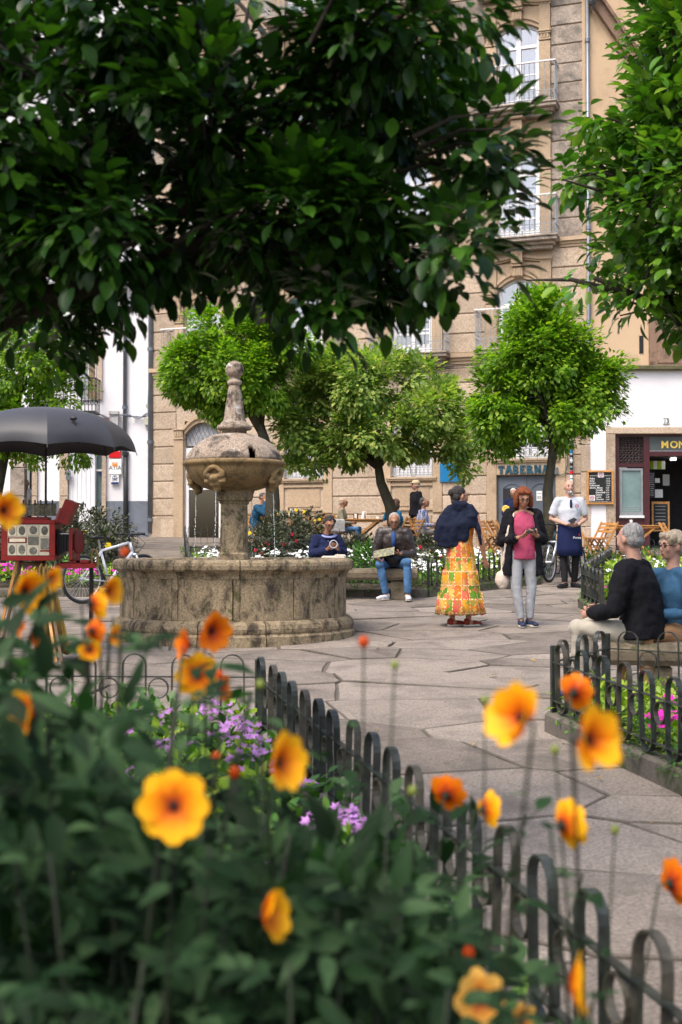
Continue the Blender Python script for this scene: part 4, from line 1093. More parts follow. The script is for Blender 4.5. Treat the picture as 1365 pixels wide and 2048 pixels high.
m = MB(); m.lathe([(.16,1.59),(.26,1.60),(.36,1.63),(.45,1.69),(.51,1.76),(.545,1.83),(.552,1.865),(.572,1.875),(.583,1.895),(.578,1.915),(.556,1.93),(.50,1.93)], 56, wob=.012); m.build('bowl', fountg, ft, smooth=True)
slot_n = 144
slots = [math.pi*1.5+R(27)+k*math.pi/2 for k in range(4)]
def skip(i, k):
    a = 2*math.pi*(k+.5)/slot_n
    return i < 4 and any(abs((a-s+math.pi) % (2*math.pi)-math.pi) < R(5.6-i*.5) for s in slots)
m = MB(); m.lathe([(.545,1.925),(.54,1.96),(.525,2.0),(.50,2.04),(.47,2.075),(.41,2.13),(.34,2.175),(.25,2.215),(.14,2.245)], slot_n, cap=False, skip=skip, wob=.018)
dm = m.build('dome', fountd, ft, smooth=True); so_ = dm.modifiers.new('t', 'SOLIDIFY'); so_.thickness = .05; so_.offset = -1
m = MB(); m.lathe([(.30,1.93),(.28,2.1),(.12,2.2)], 24); m.build('dome_slot_shade', dark_room, ft)  # added near-black filler; its colour stands for the shade inside the dome slots
m = MB(); m.lathe([(.142,2.235),(.140,2.275),(.15,2.28),(.192,2.285),(.20,2.305),(.19,2.33),(.165,2.34),(.15,2.36),(.135,2.375)], 40, wob=.02); m.build('finial_base', fountd, ft, smooth=True)
m = MB(); m.lathe([(.133,2.37),(.122,2.40),(.105,2.52),(.075,2.72),(.064,2.79)], 8, a0=R(10)); m.build('spire', fountd, ft)
m = MB(); m.lathe([(.062,2.785),(.078,2.80),(.085,2.82),(.078,2.84),(.056,2.852),(.052,2.875),(.06,2.885)], 28); m.build('spire_collar', fountd, ft, smooth=True)
m = MB(); m.ell((0,0,2.965), (.104,.104,.102), n=28, m=18); m.build('ball', fountd, ft, smooth=True)
for k in range(4):
    th = R(-20)+k*math.pi/2; a = -math.pi/2-(-th) if False else -math.pi/2+th   # th measured from the camera side towards +X
    M_k = Matrix.Rotation(a+math.pi/2, 4, 'Z')       # local -Y points outward
    m = MB(); E = lambda c, r: m.ell(c, r, M=M_k, n=10, m=7)
    y0 = -.50
    for j in range(7):
        t = -1+j/3; E((t*.085, y0-.045+abs(t)*.01, 1.835-abs(t)**2*.05), (.026,.03,.032))
    E((-.10,y0-.02,1.76),(.03,.035,.05)); E((.10,y0-.02,1.76),(.03,.035,.05)); E((0,y0+.02,1.79),(.09,.04,.06))
    E((0,y0-.015,1.71),(.075,.06,.05)); E((-.06,y0-.03,1.735),(.035,.035,.03)); E((.06,y0-.03,1.735),(.035,.035,.03)); E((0,y0-.055,1.715),(.028,.035,.03))
    for s_ in (-1, 1): E((s_*.085,y0+.0,1.675),(.05,.045,.025)); E((s_*.11,y0+.01,1.70),(.02,.03,.03))
    E((0,y0+.02,1.65),(.08,.06,.04)); E((0,y0+.05,1.60),(.05,.05,.04))
    o = m.build('spout_mask', fountg, ft, smooth=True); fuse(o, .011, 3, (.012,.05))
    m = MB(); m.tube([(0,-.40,1.63),(0,-.455,1.60),(0,-.475,1.555)], .016, 8, M=M_k); m.build('spout', zinc, ft, smooth=True)
    m = MB(); rj = random.Random(k)
    for st in range(1):
        z = 1.55; y = -.478; x = 0
        while z > .67:
            L = rj.uniform(.012,.03) if z < 1.3 else .05; r_ = rj.uniform(.0035,.006) if z > 1.1 else rj.uniform(.003,.0055)
            m.ell((x+rj.uniform(-.005,.005)*(1.6-z)*2, y-(1.55-z)*.03+rj.uniform(-.004,.004), z), (r_, r_, L*.6), M=M_k, n=6, m=5)
            z -= L*(.9 if z > 1.25 else 1.5)
    m.build('water_jet', jetm, ft, kind='stuff')

# ------------------------------------------------------------------ stone benches
def bench(name_label, p0, p1, z=.45, w=.42, group='stone benches'):
    a = Vector(p0); b = Vector(p1); c = (a+b)/2; L = (b-a).length; ang = math.atan2(b.y-a.y, b.x-a.x)
    r_ = empty('stone_bench', (c.x, c.y, gz(c.x, c.y)), ang, name_label, 'bench', group)
    prof = [(-w/2+.03,z-.17),(-w/2,z-.13),(-w/2-.01,z-.06),(-w/2+.015,z-.015),(-w/2+.05,z),(w/2-.05,z),(w/2-.015,z-.015),(w/2+.01,z-.06),(w/2,z-.13),(w/2-.03,z-.17)]
    n = 9; vs = []; fs = []; m_ = len(prof)
    for i in range(n+1):
        x = -L/2+L*i/n
        for y, zz in prof: vs.append((x, y+.008*noise.noise(Vector((x*4,y*9,zz*9))), zz+.010*noise.noise(Vector((x*3,y*5,1)))))
    for i in range(n):
        for k in range(m_): l = (k+1) % m_; fs.append((i*m_+k, (i+1)*m_+k, (i+1)*m_+l, i*m_+l))
    fs.append(tuple(range(m_))); fs.append(tuple(n*m_+k for k in range(m_-1,-1,-1)))
    MB().add(vs, fs).build('seat', benchm, r_)
    for x in (-L*.36, L*.36):
        m = MB(); m.box((x, 0, (z-.17)/2-.01), (.20, w*.7, z-.17+.02), ch=.02); m.build('leg', benchm, r_)
    return r_
bench('long mossy stone bench behind the fountain where the reading man sits', (-.9,18.45), (1.12,18.25))
bench('thick mossy stone bench in the foreground right under the seated couple', (2.05,9.62), (4.6,9.25), z=.46, w=.46)

# ------------------------------------------------------------------ terrace furniture
def make_table(loc, rz, label):
    r_ = empty('folding_table', loc, rz, label, 'table', 'wooden folding tables on the terrace')
    for k in range(6):
        m = MB(); m.box((0, -.29+k*.116, .735), (1.15 if True else 1, .108, .028), ch=.005); m.build('tabletop_slat', woodl, r_)
    m = MB()
    for s_ in (-1, 1): m.box((0, s_*.30, .70), (1.0, .03, .05))
    m.build('apron', woodl, r_)
    for s_ in (-1, 1):
        for t in (-1, 1):
            m = MB(); m.bar((-.42*t, s_*.27-.02*t, 0), (.42*t, s_*.27-.02*t, .70), .05, .028, up=(0,1,0)); m.build('leg', woodl, r_)
    m = MB(); m.tube([(-.2,-.29,.36),(0,-.29,.36)], .0, 3) if False else m.box((0,0,.35), (.03,.58,.03)); m.build('stretcher', woodl, r_)
    return r_
def make_chair(loc, rz, label):
    """folding slatted chair; faces local -Y"""
    r_ = empty('folding_chair', loc, rz, label, 'chair', 'wooden folding chairs on the terrace')
    for s_ in (-1, 1):
        m = MB(); m.bar((s_*.20, -.22, 0), (s_*.20, .26, .84), .042, .022, up=(1,0,0)); m.build('back_leg', woodl, r_)
        m = MB(); m.bar((s_*.175, .26, 0), (s_*.175, -.16, .46), .038, .022, up=(1,0,0)); m.build('front_leg', woodl, r_)
    for k in range(5):
        m = MB(); m.box((0, -.17+k*.085, .455+.002*k), (.37, .07, .018), ch=.003); m.build('seat_slat', woodl, r_)
    for k in range(3):
        m = MB(); z = .62+k*.085; y = -.22+.48*z/.84+.012; m.box((0, y, z), (.38, .018, .065), rot=Euler((-R(30),0,0)), ch=.003); m.build('back_slat', woodl, r_)
    m = MB(); m.box((0,-.08,.24), (.36,.02,.03)); m.build('stretcher', woodl, r_)
    return r_
def put(px, D, dz=0): x = XG(px, D); return (x, D, gz(x, D)+dz)
T = [(562, 30.9, -8, 'wooden folding table in front of the person in the blue hooded coat'),
     (722, 30.2, -10, 'wooden folding table in front of the blonde woman in the olive jumper'),
     (893, 30.6, -14, 'wooden folding table in front of the man in the checked shirt'),
     (1271, 29.6, -4, 'wooden folding table outside the bar window')]
tabs = []
for px, D, rz, lab in T:
    if not tabs: t = make_table(put(px, D), R(rz), lab)
    else:
        t = copy_tree(tabs[0]); t.location = put(px, D); t.rotation_euler = (0,0,R(rz)); t['label'] = lab
    tabs.append(t)
Cc = [(632,30.6,70,'folding chair at the left end of the empty row beside the blonde woman'),(655,31.2,60,'second folding chair of the empty row beside the blonde woman'),
      (668,30.0,75,'folding chair right behind the blonde woman, third of the empty row'),(682,30.05,68,'folding chair the blonde woman in the olive jumper sits on'),
      (512,30.8,70,'folding chair under the person in the blue hooded coat'),
      (803,29.6,-120,'folding chair the woman in the blue jacket sits on'),(822,28.6,-60,'empty folding chair between the blue jacket and the checked shirt'),
      (843,29.4,70,'folding chair the man in the checked shirt sits on'),
      (968,30.0,66,'folding chair just right of the woman in the colourful skirt'),(981,30.6,60,'second folding chair right of the woman in the colourful skirt'),
      (1000,30.6,100,'folding chair below the tavern door beside the grey haired woman'),(1014,30.0,80,'folding chair directly behind the red haired woman'),
      (1102,29.6,62,'folding chair mostly behind the waiter'),
      (1196,29.4,-66,'first of two leaning folding chairs under the chalkboard'),(1208,29.0,-68,'second of two leaning folding chairs under the chalkboard'),
      (1345,28.8,62,'folding chair at the right edge outside the bar door'),(1172,29.7,75,'folding chair seen between the waiter and the chalkboard')]
ch0 = None
for px, D, rz, lab in Cc:
    if ch0 is None: ch0 = c = make_chair(put(px, D), R(rz), lab)
    else: c = copy_tree(ch0); c.location = put(px, D); c.rotation_euler = (0,0,R(rz)); c['label'] = lab
def on_table(i, dx, dy): 
    t = tabs[i]; v = Matrix.Rotation(t.rotation_euler.z, 4, 'Z') @ Vector((dx, dy, .75)); return Vector(t.location)+v
def napkin(i, dx, dy, label):
    r_ = empty('napkin_holder', on_table(i, dx, dy), R(-20), label, 'napkin holder', 'napkin holders on the terrace tables')
    m = MB(); m.box((0,0,.07),(.10,.08,.14), ch=.006); m.build('holder', wooddk, r_); m = MB(); m.box((.01,-.045,.07),(.06,.02,.11), ch=.003); m.build('napkins', paperw, r_)
def menu_card(i, dx, dy, label):
    m = MB(); m.box((-.03,0,.09),(.004,.15,.19), rot=Euler((0,R(12),R(20)))); m.box((.03,0,.09),(.004,.15,.19), rot=Euler((0,R(-12),R(20))))
    o = m.build('menu_card', paperw); o.location = on_table(i, dx, dy); tag(o, label, 'menu', 'white folded menus on the terrace tables')
napkin(1,-.12,0,'dark napkin holder on the table of the blonde woman'); menu_card(1,.08,0,'white folded menu on the table of the blonde woman')
napkin(0,.05,0,'napkin holder on the table beside the blue hooded coat'); menu_card(0,.25,0,'white folded menu on the table beside the blue hooded coat')
napkin(3,-.1,0,'brown napkin holder on the table outside the bar window')
m = MB(); m.lathe([(.02,0),(.035,.01),(.045,.05),(.042,.05),(.03,.012)], 14); m.lathe([(.07,0),(.075,.008)], 14); o = m.build('coffee_cup', paperw, smooth=True); o.location = on_table(1,.42,0); tag(o, 'small white cup at the right end of the blonde woman table', 'cup')

# ------------------------------------------------------------------ bicycles
def wheel(par, c, r, ang, tyre=rubber, rimm=silver, spokes=28):
    M = Matrix.Translation(c) @ Matrix.Rotation(ang, 4, 'Z')
    circ = lambda rr, n=36: [(rr*math.cos(t), 0, rr*math.sin(t)) for t in np.linspace(0, 2*math.pi, n+1)[:-1]]
    m = MB(); m.tube(circ(r-.022), .024, 8, M=M, closed=True); w = m.build('wheel', tyre, par, smooth=True)
    m = MB(); m.tube(circ(r-.052), .010, 6, M=M, closed=True); m.build('rim', rimm, w)
    m = MB(); m.tube([(0,-.05,0),(0,.05,0)], .022, 8, M=M); m.build('hub', silver, w)
    m = MB()
    for k in range(spokes): t = 2*math.pi*k/spokes; m.tube([(0,.02*(-1)**k,0),((r-.05)*math.cos(t),0,(r-.05)*math.sin(t))], .0016, 3, M=M)
    m.build('spokes', silver, w, kind='stuff'); return w
def bicycle(label, rear, front, fmat, text=None, rad=.345):
    """rear/front wheel ground points (x,y)"""
    a = Vector((*rear, 0)); b = Vector((*front, 0)); d = (b-a).normalized(); ang = math.atan2(d.y, d.x); z0 = gz(*rear)
    r_ = empty('bicycle', (a.x, a.y, z0), ang, label, 'bicycle', 'parked bicycles'); L = (b-a).length
    wheel(r_, (0,0,rad), rad, 0); wheel(r_, (L,0,rad), rad, R(6))
    bb = (.44,0,.30); st = (.30,0,.74); ht = (L-.24,0,.86); hb_ = (L-.19,0,.72)
    m = MB(); m.tube([bb, hb_], .026, 8); m.tube([st, ht], .019, 8); m.tube([bb, st], .018, 8)
    for s_ in (-.05,.05): m.tube([(0,s_,rad),(bb[0],s_*.5,bb[2])], .011, 6); m.tube([(0,s_,rad),(st[0],s_*.4,st[2]-.02)], .009, 6)
    m.tube([ht, hb_], .024, 8); m.build('frame', fmat, r_, smooth=True)
    m = MB(); 
    for s_ in (-.06,.06): m.tube([(L-.17,s_,.68),(L-.08,s_,.50),(L,s_,rad)], [.018,.02,.013], 8)
    m.box((L-.175,0,.685),(.05,.15,.04), ch=.01); m.build('fork', silver, r_, smooth=True)
    m = MB(); m.tube([(L-.245,0,.87),(L-.26,0,.95),(L-.19,0,.98)], .017, 8); m.tube([(L-.22,-.33,.985),(L-.19,0,.98),(L-.22,.33,.985)], .013, 8)
    for s_ in (-1,1): m.tube([(L-.215,s_*.22,.985),(L-.225,s_*.34,.985)], .018, 8); m.tube([(L-.2,s_*.2,.98),(L-.11,s_*.28,.95)], .006, 5)
    m.build('handlebar', blackp, r_, smooth=True)
    m = MB(); m.tube([(.30,0,.72),(.265,0,.90)], .013, 8); m.build('seat_post', silver, r_)
    m = MB(); m.tube([(.13,0,.93),(.22,0,.935),(.32,0,.925),(.41,0,.92)], [(.05,.02),(.075,.025),(.035,.02),(.018,.014)], 10); m.build('saddle', blackp, r_, smooth=True)
    m = MB(); circ = [(bb[0]+.09*math.cos(t), -.06, bb[2]+.09*math.sin(t)) for t in np.linspace(0, 2*math.pi, 25)[:-1]]; m.tube(circ, .006, 5, closed=True)
    m.bar((bb[0],-.075,bb[2]),(bb[0]+.08,-.08,bb[2]-.15),.022,.012,up=(0,1,0)); m.box((bb[0]+.08,-.12,bb[2]-.155),(.09,.08,.02)); m.bar((bb[0],.075,bb[2]),(bb[0]-.08,.08,bb[2]+.15),.022,.012,up=(0,1,0)); m.box((bb[0]-.08,.12,bb[2]+.155),(.09,.08,.02))
    m.tube([(0,-.05,rad+.04),(bb[0],-.06,bb[2]+.09)], .005, 4); m.tube([(0,-.05,rad-.04),(bb[0],-.06,bb[2]-.09)], .005, 4); m.build('crankset', blackp, r_)
    m = MB(); m.tube([(L-.2,-.1,.97),(L-.05,-.12,.85),(L-.12,-.02,.70)], .004, 4); m.tube([(L-.2,.1,.97),(L-.02,.1,.88),(L-.15,.02,.72)], .004, 4); m.build('brake_cable', blackp, r_)
    if text:
        me = text_mesh(text, .075, zincdark, ext=.001, off=.002, align='CENTER', space=1.1)
        o = bpy.data.objects.new('lettering', me); link(o, r_)
        dv = Vector(hb_)-Vector(bb); an = math.atan2(dv.z, dv.x); mid = (Vector(bb)+Vector(hb_))/2
        o.matrix_local = Matrix.Translation((mid.x+.01, -.028, mid.z-.025)) @ Matrix.Rotation(-an, 4, 'Y') @ Matrix.Rotation(R(90), 4, 'X')
    return r_
bicycle('silver and white mountain bicycle leaning behind the red box camera', (XG(166,17.6),17.6), (XG(166,17.6)+.74,18.32), bikew, 'ORBEA')
bicycle('dark bicycle parked by the flower bed behind the waiter', (XG(1098,21)+.62,21.85), (XG(1098,21),21.0), bikeb)

# ------------------------------------------------------------------ box camera on its tripod, umbrella
bc0 = P(62, 1081, 12.0); BX, BZ = bc0.x, bc0.z; k_ = 12.0/F
def pp(px, py, D=12.0): v = P(px, py, D); return (v.x, v.y, v.z)
bc = empty('box_camera', (BX, 12.0, 0), 0, 'red wooden street photographer box camera with old portraits and bellows', 'camera')
def L_(px, py, y=0.0): return ((px-62)*k_, y, BZ+(1081-py)*k_)
def bb_(name, mat, px0, py0, px1, py1, y0, y1, par=bc, ch=.003):
    a = L_(px0, py1); b = L_(px1, py0); m = MB(); m.box(((a[0]+b[0])/2, (y0+y1)/2, (a[2]+b[2])/2), (b[0]-a[0], y1-y0, b[2]-a[2]), ch=ch); return m.build(name, mat, par)
bb_('box_body', redpaint, 12, 1043, 114, 1120, -.10, .24)
for (a_, b_, c_, d_) in ((10,1040,116,1048),(10,1112,116,1121),(10,1048.3,21,1111.7),(105,1048.3,116,1111.7)): bb_('frame_rail', redpaint, a_, b_, c_, d_, -.125, -.10)
ph = bb_('photo_panel', paperc, 21, 1049, 105, 1111, -.112, -.10)
for (a_, b_, c_, d_, kd) in ((22,1050,40,1073,1),(41,1050,60,1073,1),(62,1050,84,1071,1),(86,1050,105,1073,1),(62,1072.5,84,1090,0),(87,1076,105,1099,0),(22,1087,40,1111,1),(41,1087,60,1111,1),(62,1092,84,1111,1)):
    f = bb_('photo_card', paperc if kd else photom, a_+.5, b_+.5, c_-.5, d_-.5, -.117, -.112, ph, ch=.001)
    if kd:
        c = L_((a_+c_)/2, (b_+d_)/2); m = MB(); m.ell((c[0], -.118, c[2]), ((c_-a_)/2*k_*.72, .003, (d_-b_)/2*k_*.78), n=18, m=7); m.build('portrait', photom, f)
bb_('caption_strip', redpaint, 23, 1075, 60, 1086, -.116, -.112, ph); bb_('caption_paper', paperc, 26, 1077, 57, 1084, -.119, -.116, ph); bb_('caption_strip', redpaint, 86, 1100, 105, 1103, -.116, -.112, ph)
for k in range(9):
    m = MB(); x_ = L_(118+k*2.8, 1081)[0]; s_ = .115-.008*k+(.006 if k % 2 else 0); m.box((x_, .06, L_(0,1085)[2]), (.010, s_*2*.9, s_*2.2), ch=.003); m.build('bellows_fold', blackp, bc)
bb_('bellows_top', silver, 117, 1066, 140, 1069, -.03, .12)
bb_('front_standard', redpaint, 141, 1056, 148, 1120, -.06, .18); 
m = MB(); c = L_(158, 1086); m.ell((c[0]-.0,-.02,c[2]+.01), (.060,.012,.122), n=20, m=9); m.bar((c[0],-.02,c[2]-.10),(c[0],-.02,c[2]-.205),.035,.02,up=(0,1,0)); m.build('lens_paddle', reddark, bc, smooth=False)
m = MB(); m.tube([L_(148,1083,.03), L_(154,1083,.03)], .045, 16); m.build('lens', brass, bc)
bb_('rail', redpaint, 114, 1127, 193, 1136, -.06, -.02); bb_('rail', redpaint, 114, 1124, 190, 1133, .12, .16); bb_('rail_plate', redpaint, 140, 1120, 178, 1126, -.03, .13)
m = MB(); a = L_(122,1046,.05); b = L_(146,1003,.05); m.box(((a[0]+b[0])/2,.05,(a[2]+b[2])/2), (.10,.22,.235), rot=Euler((0,R(22),0)), ch=.006); m.build('lid', redpaint, bc)
m = MB(); m.box(((a[0]+b[0])/2-.065,.05,(a[2]+b[2])/2-.035), (.05,.18,.15), rot=Euler((0,R(22),0)), ch=.004); m.build('lid_inner', plain('pink_red', (.30,.06,.05), .5), bc)
bb_('top_tray', redpaint, 40, 1034, 96, 1041, -.05, .15)
m = MB(); m.tube([L_(-5,1008,-.02), L_(30,1010,-.02), L_(75,1009,-.02), L_(116,1006,-.02)], .003, 4); m.build('line', zincdark, bc)
for k in range(6):
    f = bb_('hanging_print', photob if k != 1 else photom, 45+k*11.6, 1007+k % 2, 56+k*11.6, 1032, -.028, -.022); bb_('clothes_peg', blackp, 47+k*11.6, 1000, 49.5+k*11.6, 1010, -.036, -.018, f)
bb_('hanging_print', photob, 33, 1007, 40, 1019, -.028, -.022); bb_('hanging_print', photob, 18, 1006, 27, 1030, -.028, -.022)
bb_('dark_knob', blackp, 35, 1024, 44, 1036, 0, .06)
tp = empty('tripod', (BX, 12.0, 0), 0, 'pale wooden tripod carrying the red box camera', 'tripod')
zt = L_(0,1122)[2]; zg_ = gz(BX, 12.0)
for (x0, x1, y1) in ((.10,.36,-.35),(.06,.20,.35),(-.12,-.35,.1)):
    for s_ in (-.018,.018):
        m = MB(); m.bar((x0+s_, .05, zt), (x1+s_*1.5, y1, gz(0,12+y1)), .026, .030, up=(0,1,0)); m.build('leg', woodl if s_ < 0 else wooddk, tp)
m = MB(); m.lathe([(.10,0),(.11,.03),(.06,.035)], 20, Matrix.Translation((.0,.05,zt-.045))); m.build('head_plate', wooddk, tp)
# draped cloth
m = MB(); vs = []; fs = []; nu, nv = 26, 14
for j in range(nv+1):
    t = j/nv; z = zt-.04-t*(zt-zg_-.10); hw_ = .05+.13*t
    for i in range(nu+1):
        s_ = -1+2*i/nu; vs.append((.17+.10*t+s_*hw_, -.14-.06*t+.035*math.sin(s_*9+t*2)*(.3+t), z+.02*math.sin(s_*7)))
for j in range(nv):
    for i in range(nu): a = j*(nu+1)+i; fs.append((a, a+1, a+nu+2, a+nu+1))
m.add(vs, fs); o = m.build('draped_cloth', goldcloth, smooth=True); o.location = (BX, 12.0, 0); tag(o, 'gold brown cloth hanging in folds from under the red box camera', 'cloth'); sm = o.modifiers.new('t','SOLIDIFY'); sm.thickness = .006
# cane shaped post
cp = empty('hooked_post', pp(183, 1200, 12.1)[:2]+(gz(0,12.1),), 0, 'black post with a brass curved hook in front of the bicycle', 'post')
z1 = P(0,1135,12.1).z-gz(0,12.1); m = MB(); m.tube([(0,0,0),(0,0,z1)], .022, 8); m.build('shaft', blackp, cp); m = MB(); m.tube([(-.0,0,z1-.02),(0,0,z1+.13),(.015,0,z1+.17),(.045,0,z1+.17),(.06,0,z1+.12),(.06,0,z1-.0)], .014, 8); m.build('hook', brass, cp)
# umbrella
uc = P(93, 816, 12.0); um = empty('umbrella', (uc.x, 12.0, 0), 0, 'large charcoal umbrella open over the red box camera', 'umbrella')
rz_ = P(0, 902, 12).z; ht = uc.z-rz_; Rr = .86; NP = 8; a0 = R(-76-90)
def canopy_pt(k, s, t):
    """panel k, s across 0..1, t from top 0 to rim 1"""
    aa = a0+2*math.pi*k/NP; ab = aa+2*math.pi/NP; r_ = Rr*math.sin(t*math.pi*.5*.93)/math.sin(math.pi*.5*.93)
    z = rz_+ht*(1-t**2.1)
    pa = Vector((r_*math.cos(aa), r_*math.sin(aa), z)); pb = Vector((r_*math.cos(ab), r_*math.sin(ab), z)); p = pa.lerp(pb, s)
    sag = math.sin(math.pi*s); p.z += .035*sag*t*(1 if t > .85 else t); 
    if t > .95: p.x *= 1-.03*sag; p.y *= 1-.03*sag
    return p
for k in range(NP):
    vs = []; fs = []; n1, n2 = 8, 12
    for j in range(n2+1):
        for i in range(n1+1): vs.append(tuple(canopy_pt(k, i/n1, j/n2)))
    for j in range(n2):
        for i in range(n1): a = j*(n1+1)+i; fs.append((a, a+n1+1, a+n1+2, a+1))
    MB().add(vs, fs).build('canopy_panel', nylon, um, smooth=True)
    m = MB(); m.tube([canopy_pt(k, 0, t)+Vector((0,0,-.008)) for t in np.linspace(.02,1,9)]+[canopy_pt(k,0,1)*1.0+(canopy_pt(k,0,1)-canopy_pt(k,0,.9))*.35], .004, 5); m.build('rib', zincdark, um)
    m = MB(); m.tube([(0,0,rz_+.02), canopy_pt(k,0,.55)+Vector((0,0,-.01))], .0035, 4); m.build('strut', zincdark, um)
m = MB(); m.tube([(0,0,uc.z-.01),(0,0,uc.z+.04)], [.014,.008], 8); m.build('ferrule', blackp, um)
m = MB(); m.tube([(0,0,zg_+1.25),(.0,0,uc.z)], .011, 8); m.build('shaft', blackp, um)
sp_ = canopy_pt(2, .45, .72); m = MB(); m.bar(sp_+Vector((0,-.02,.02)), sp_+Vector((.05,-.03,-.20)), .03, .004, up=(0,1,0)); m.ell(sp_+Vector((.0,-.02,.03)), (.035,.012,.02), n=8, m=5); m.build('strap', blackp, um)

# ------------------------------------------------------------------ people
skin1 = plain('skin_tan', (.42,.215,.135), .5, .12, 14, rnd=.0); skin2 = plain('skin_brown', (.30,.145,.085), .5, .12, 14, rnd=.0); skin3 = plain('skin_pale_pink', (.52,.29,.215), .5, .12, 14, rnd=.0)
eyem = plain('dark_eye', (.02,.015,.012), .3); lipm = plain('lip', (.30,.10,.08), .5); browm = plain('brow_hair', (.06,.05,.045), .8)
def hairmat(name, a, b):
    m, nt, bb = base_mat(name, .55, .35); v, oi = coords(nt)
    mp = nn(nt, 'ShaderNodeMapping'); mp.inputs['Scale'].default_value = (40, 40, 7); nt.links.new(v, mp.inputs[0])
    f = noise_n(nt, mp.outputs[0], 1.6, 5, .7, .6); nt.links.new(ramp(nt, f, [(.3, a), (.7, b)]), bb.inputs['Base Color']); bump(nt, bb, f, 1, .02); return m
h_grey = hairmat('hair_grey', (.16,.15,.145), (.55,.54,.53)); h_dark = hairmat('hair_dark', (.012,.010,.010), (.06,.05,.045)); h_red = hairmat('hair_auburn', (.11,.022,.006), (.28,.078,.02))
h_blond = hairmat('hair_blond', (.28,.20,.12), (.70,.60,.46)); h_brown = hairmat('hair_brown', (.05,.025,.015), (.17,.09,.055)); h_darkgrey = hairmat('hair_dark_grey', (.03,.03,.032), (.16,.15,.15)); h_white = hairmat('hair_white', (.45,.44,.43), (.75,.74,.73))
def cloth(name, col, var=.12, rough=.85, b=.3): return plain(name, col, rough, var, 7, b, rnd=0, fine=60, spec=.15)
c_navy = cloth('navy_knit', (.010,.014,.032)); c_black = cloth('black_wool', (.009,.009,.012)); c_rose = cloth('rose_tee', (.38,.06,.12)); c_greyp = cloth('grey_jersey', (.30,.31,.33)); c_jean = cloth('blue_denim', (.075,.17,.33), .3)
c_denim = cloth('denim_shirt', (.045,.12,.22), .2); c_white = cloth('white_trouser', (.40,.365,.30)); c_polo = cloth('pale_grey_shirt', (.50,.52,.57), .05); c_apron = cloth('navy_apron', (.012,.018,.065)); c_blackp = cloth('black_trouser', (.018,.018,.02))
c_leather = plain('dark_brown_leather', (.030,.020,.017), .42, .35, 9, .4, rnd=0, fine=25, spec=.6); c_blue = cloth('blue_coat', (.018,.075,.14)); c_olive = cloth('olive_jumper', (.24,.215,.15)); c_teal = cloth('blue_jacket', (.02,.14,.27)); c_tan = cloth('tan_trouser', (.36,.20,.10)); c_cream = cloth('cream_cotton', (.62,.52,.44)); c_dnavy = cloth('navy_jacket', (.014,.020,.060)); c_lav = cloth('lavender_collar', (.25,.28,.50))
c_redshoe = plain('red_shoe', (.30,.04,.02), .6, .3, 20); c_sole = plain('pale_sole', (.6,.55,.48), .7); c_navyshoe = plain('navy_shoe', (.02,.03,.07), .6, .4, 20); c_wshoe = plain('white_trainer', (.60,.60,.62), .6, .25, 20); c_blkshoe = plain('black_shoe', (.015,.015,.016), .4)
def plaid(name, a, b, c, s=26):
    m, nt, bb = base_mat(name, .85, .15); tc = nn(nt, 'ShaderNodeTexCoord'); sx = nn(nt, 'ShaderNodeSeparateXYZ'); nt.links.new(tc.outputs['Object'], sx.inputs[0])
    def st(o, k, w):
        x = nn(nt, 'ShaderNodeMath', operation='MULTIPLY'); x.inputs[1].default_value = k; nt.links.new(sx.outputs[o], x.inputs[0])
        f = nn(nt, 'ShaderNodeMath', operation='FRACT'); nt.links.new(x.outputs[0], f.inputs[0]); g_ = nn(nt, 'ShaderNodeMath', operation='GREATER_THAN'); g_.inputs[1].default_value = w; nt.links.new(f.outputs[0], g_.inputs[0]); return g_.outputs[0]
    col = mix(nt, st('X', s, .5), a, b); ym = mix(nt, st('Z', s, .5), col, mix(nt, .5, col, c)); col2 = mix(nt, st('Y', s*.7, .6), ym, b)
    nt.links.new(col2, bb.inputs['Base Color']); return m
c_plaid = plaid('blue_check_shirt', (.10,.14,.38), (.52,.54,.66), (.02,.04,.18), 24)
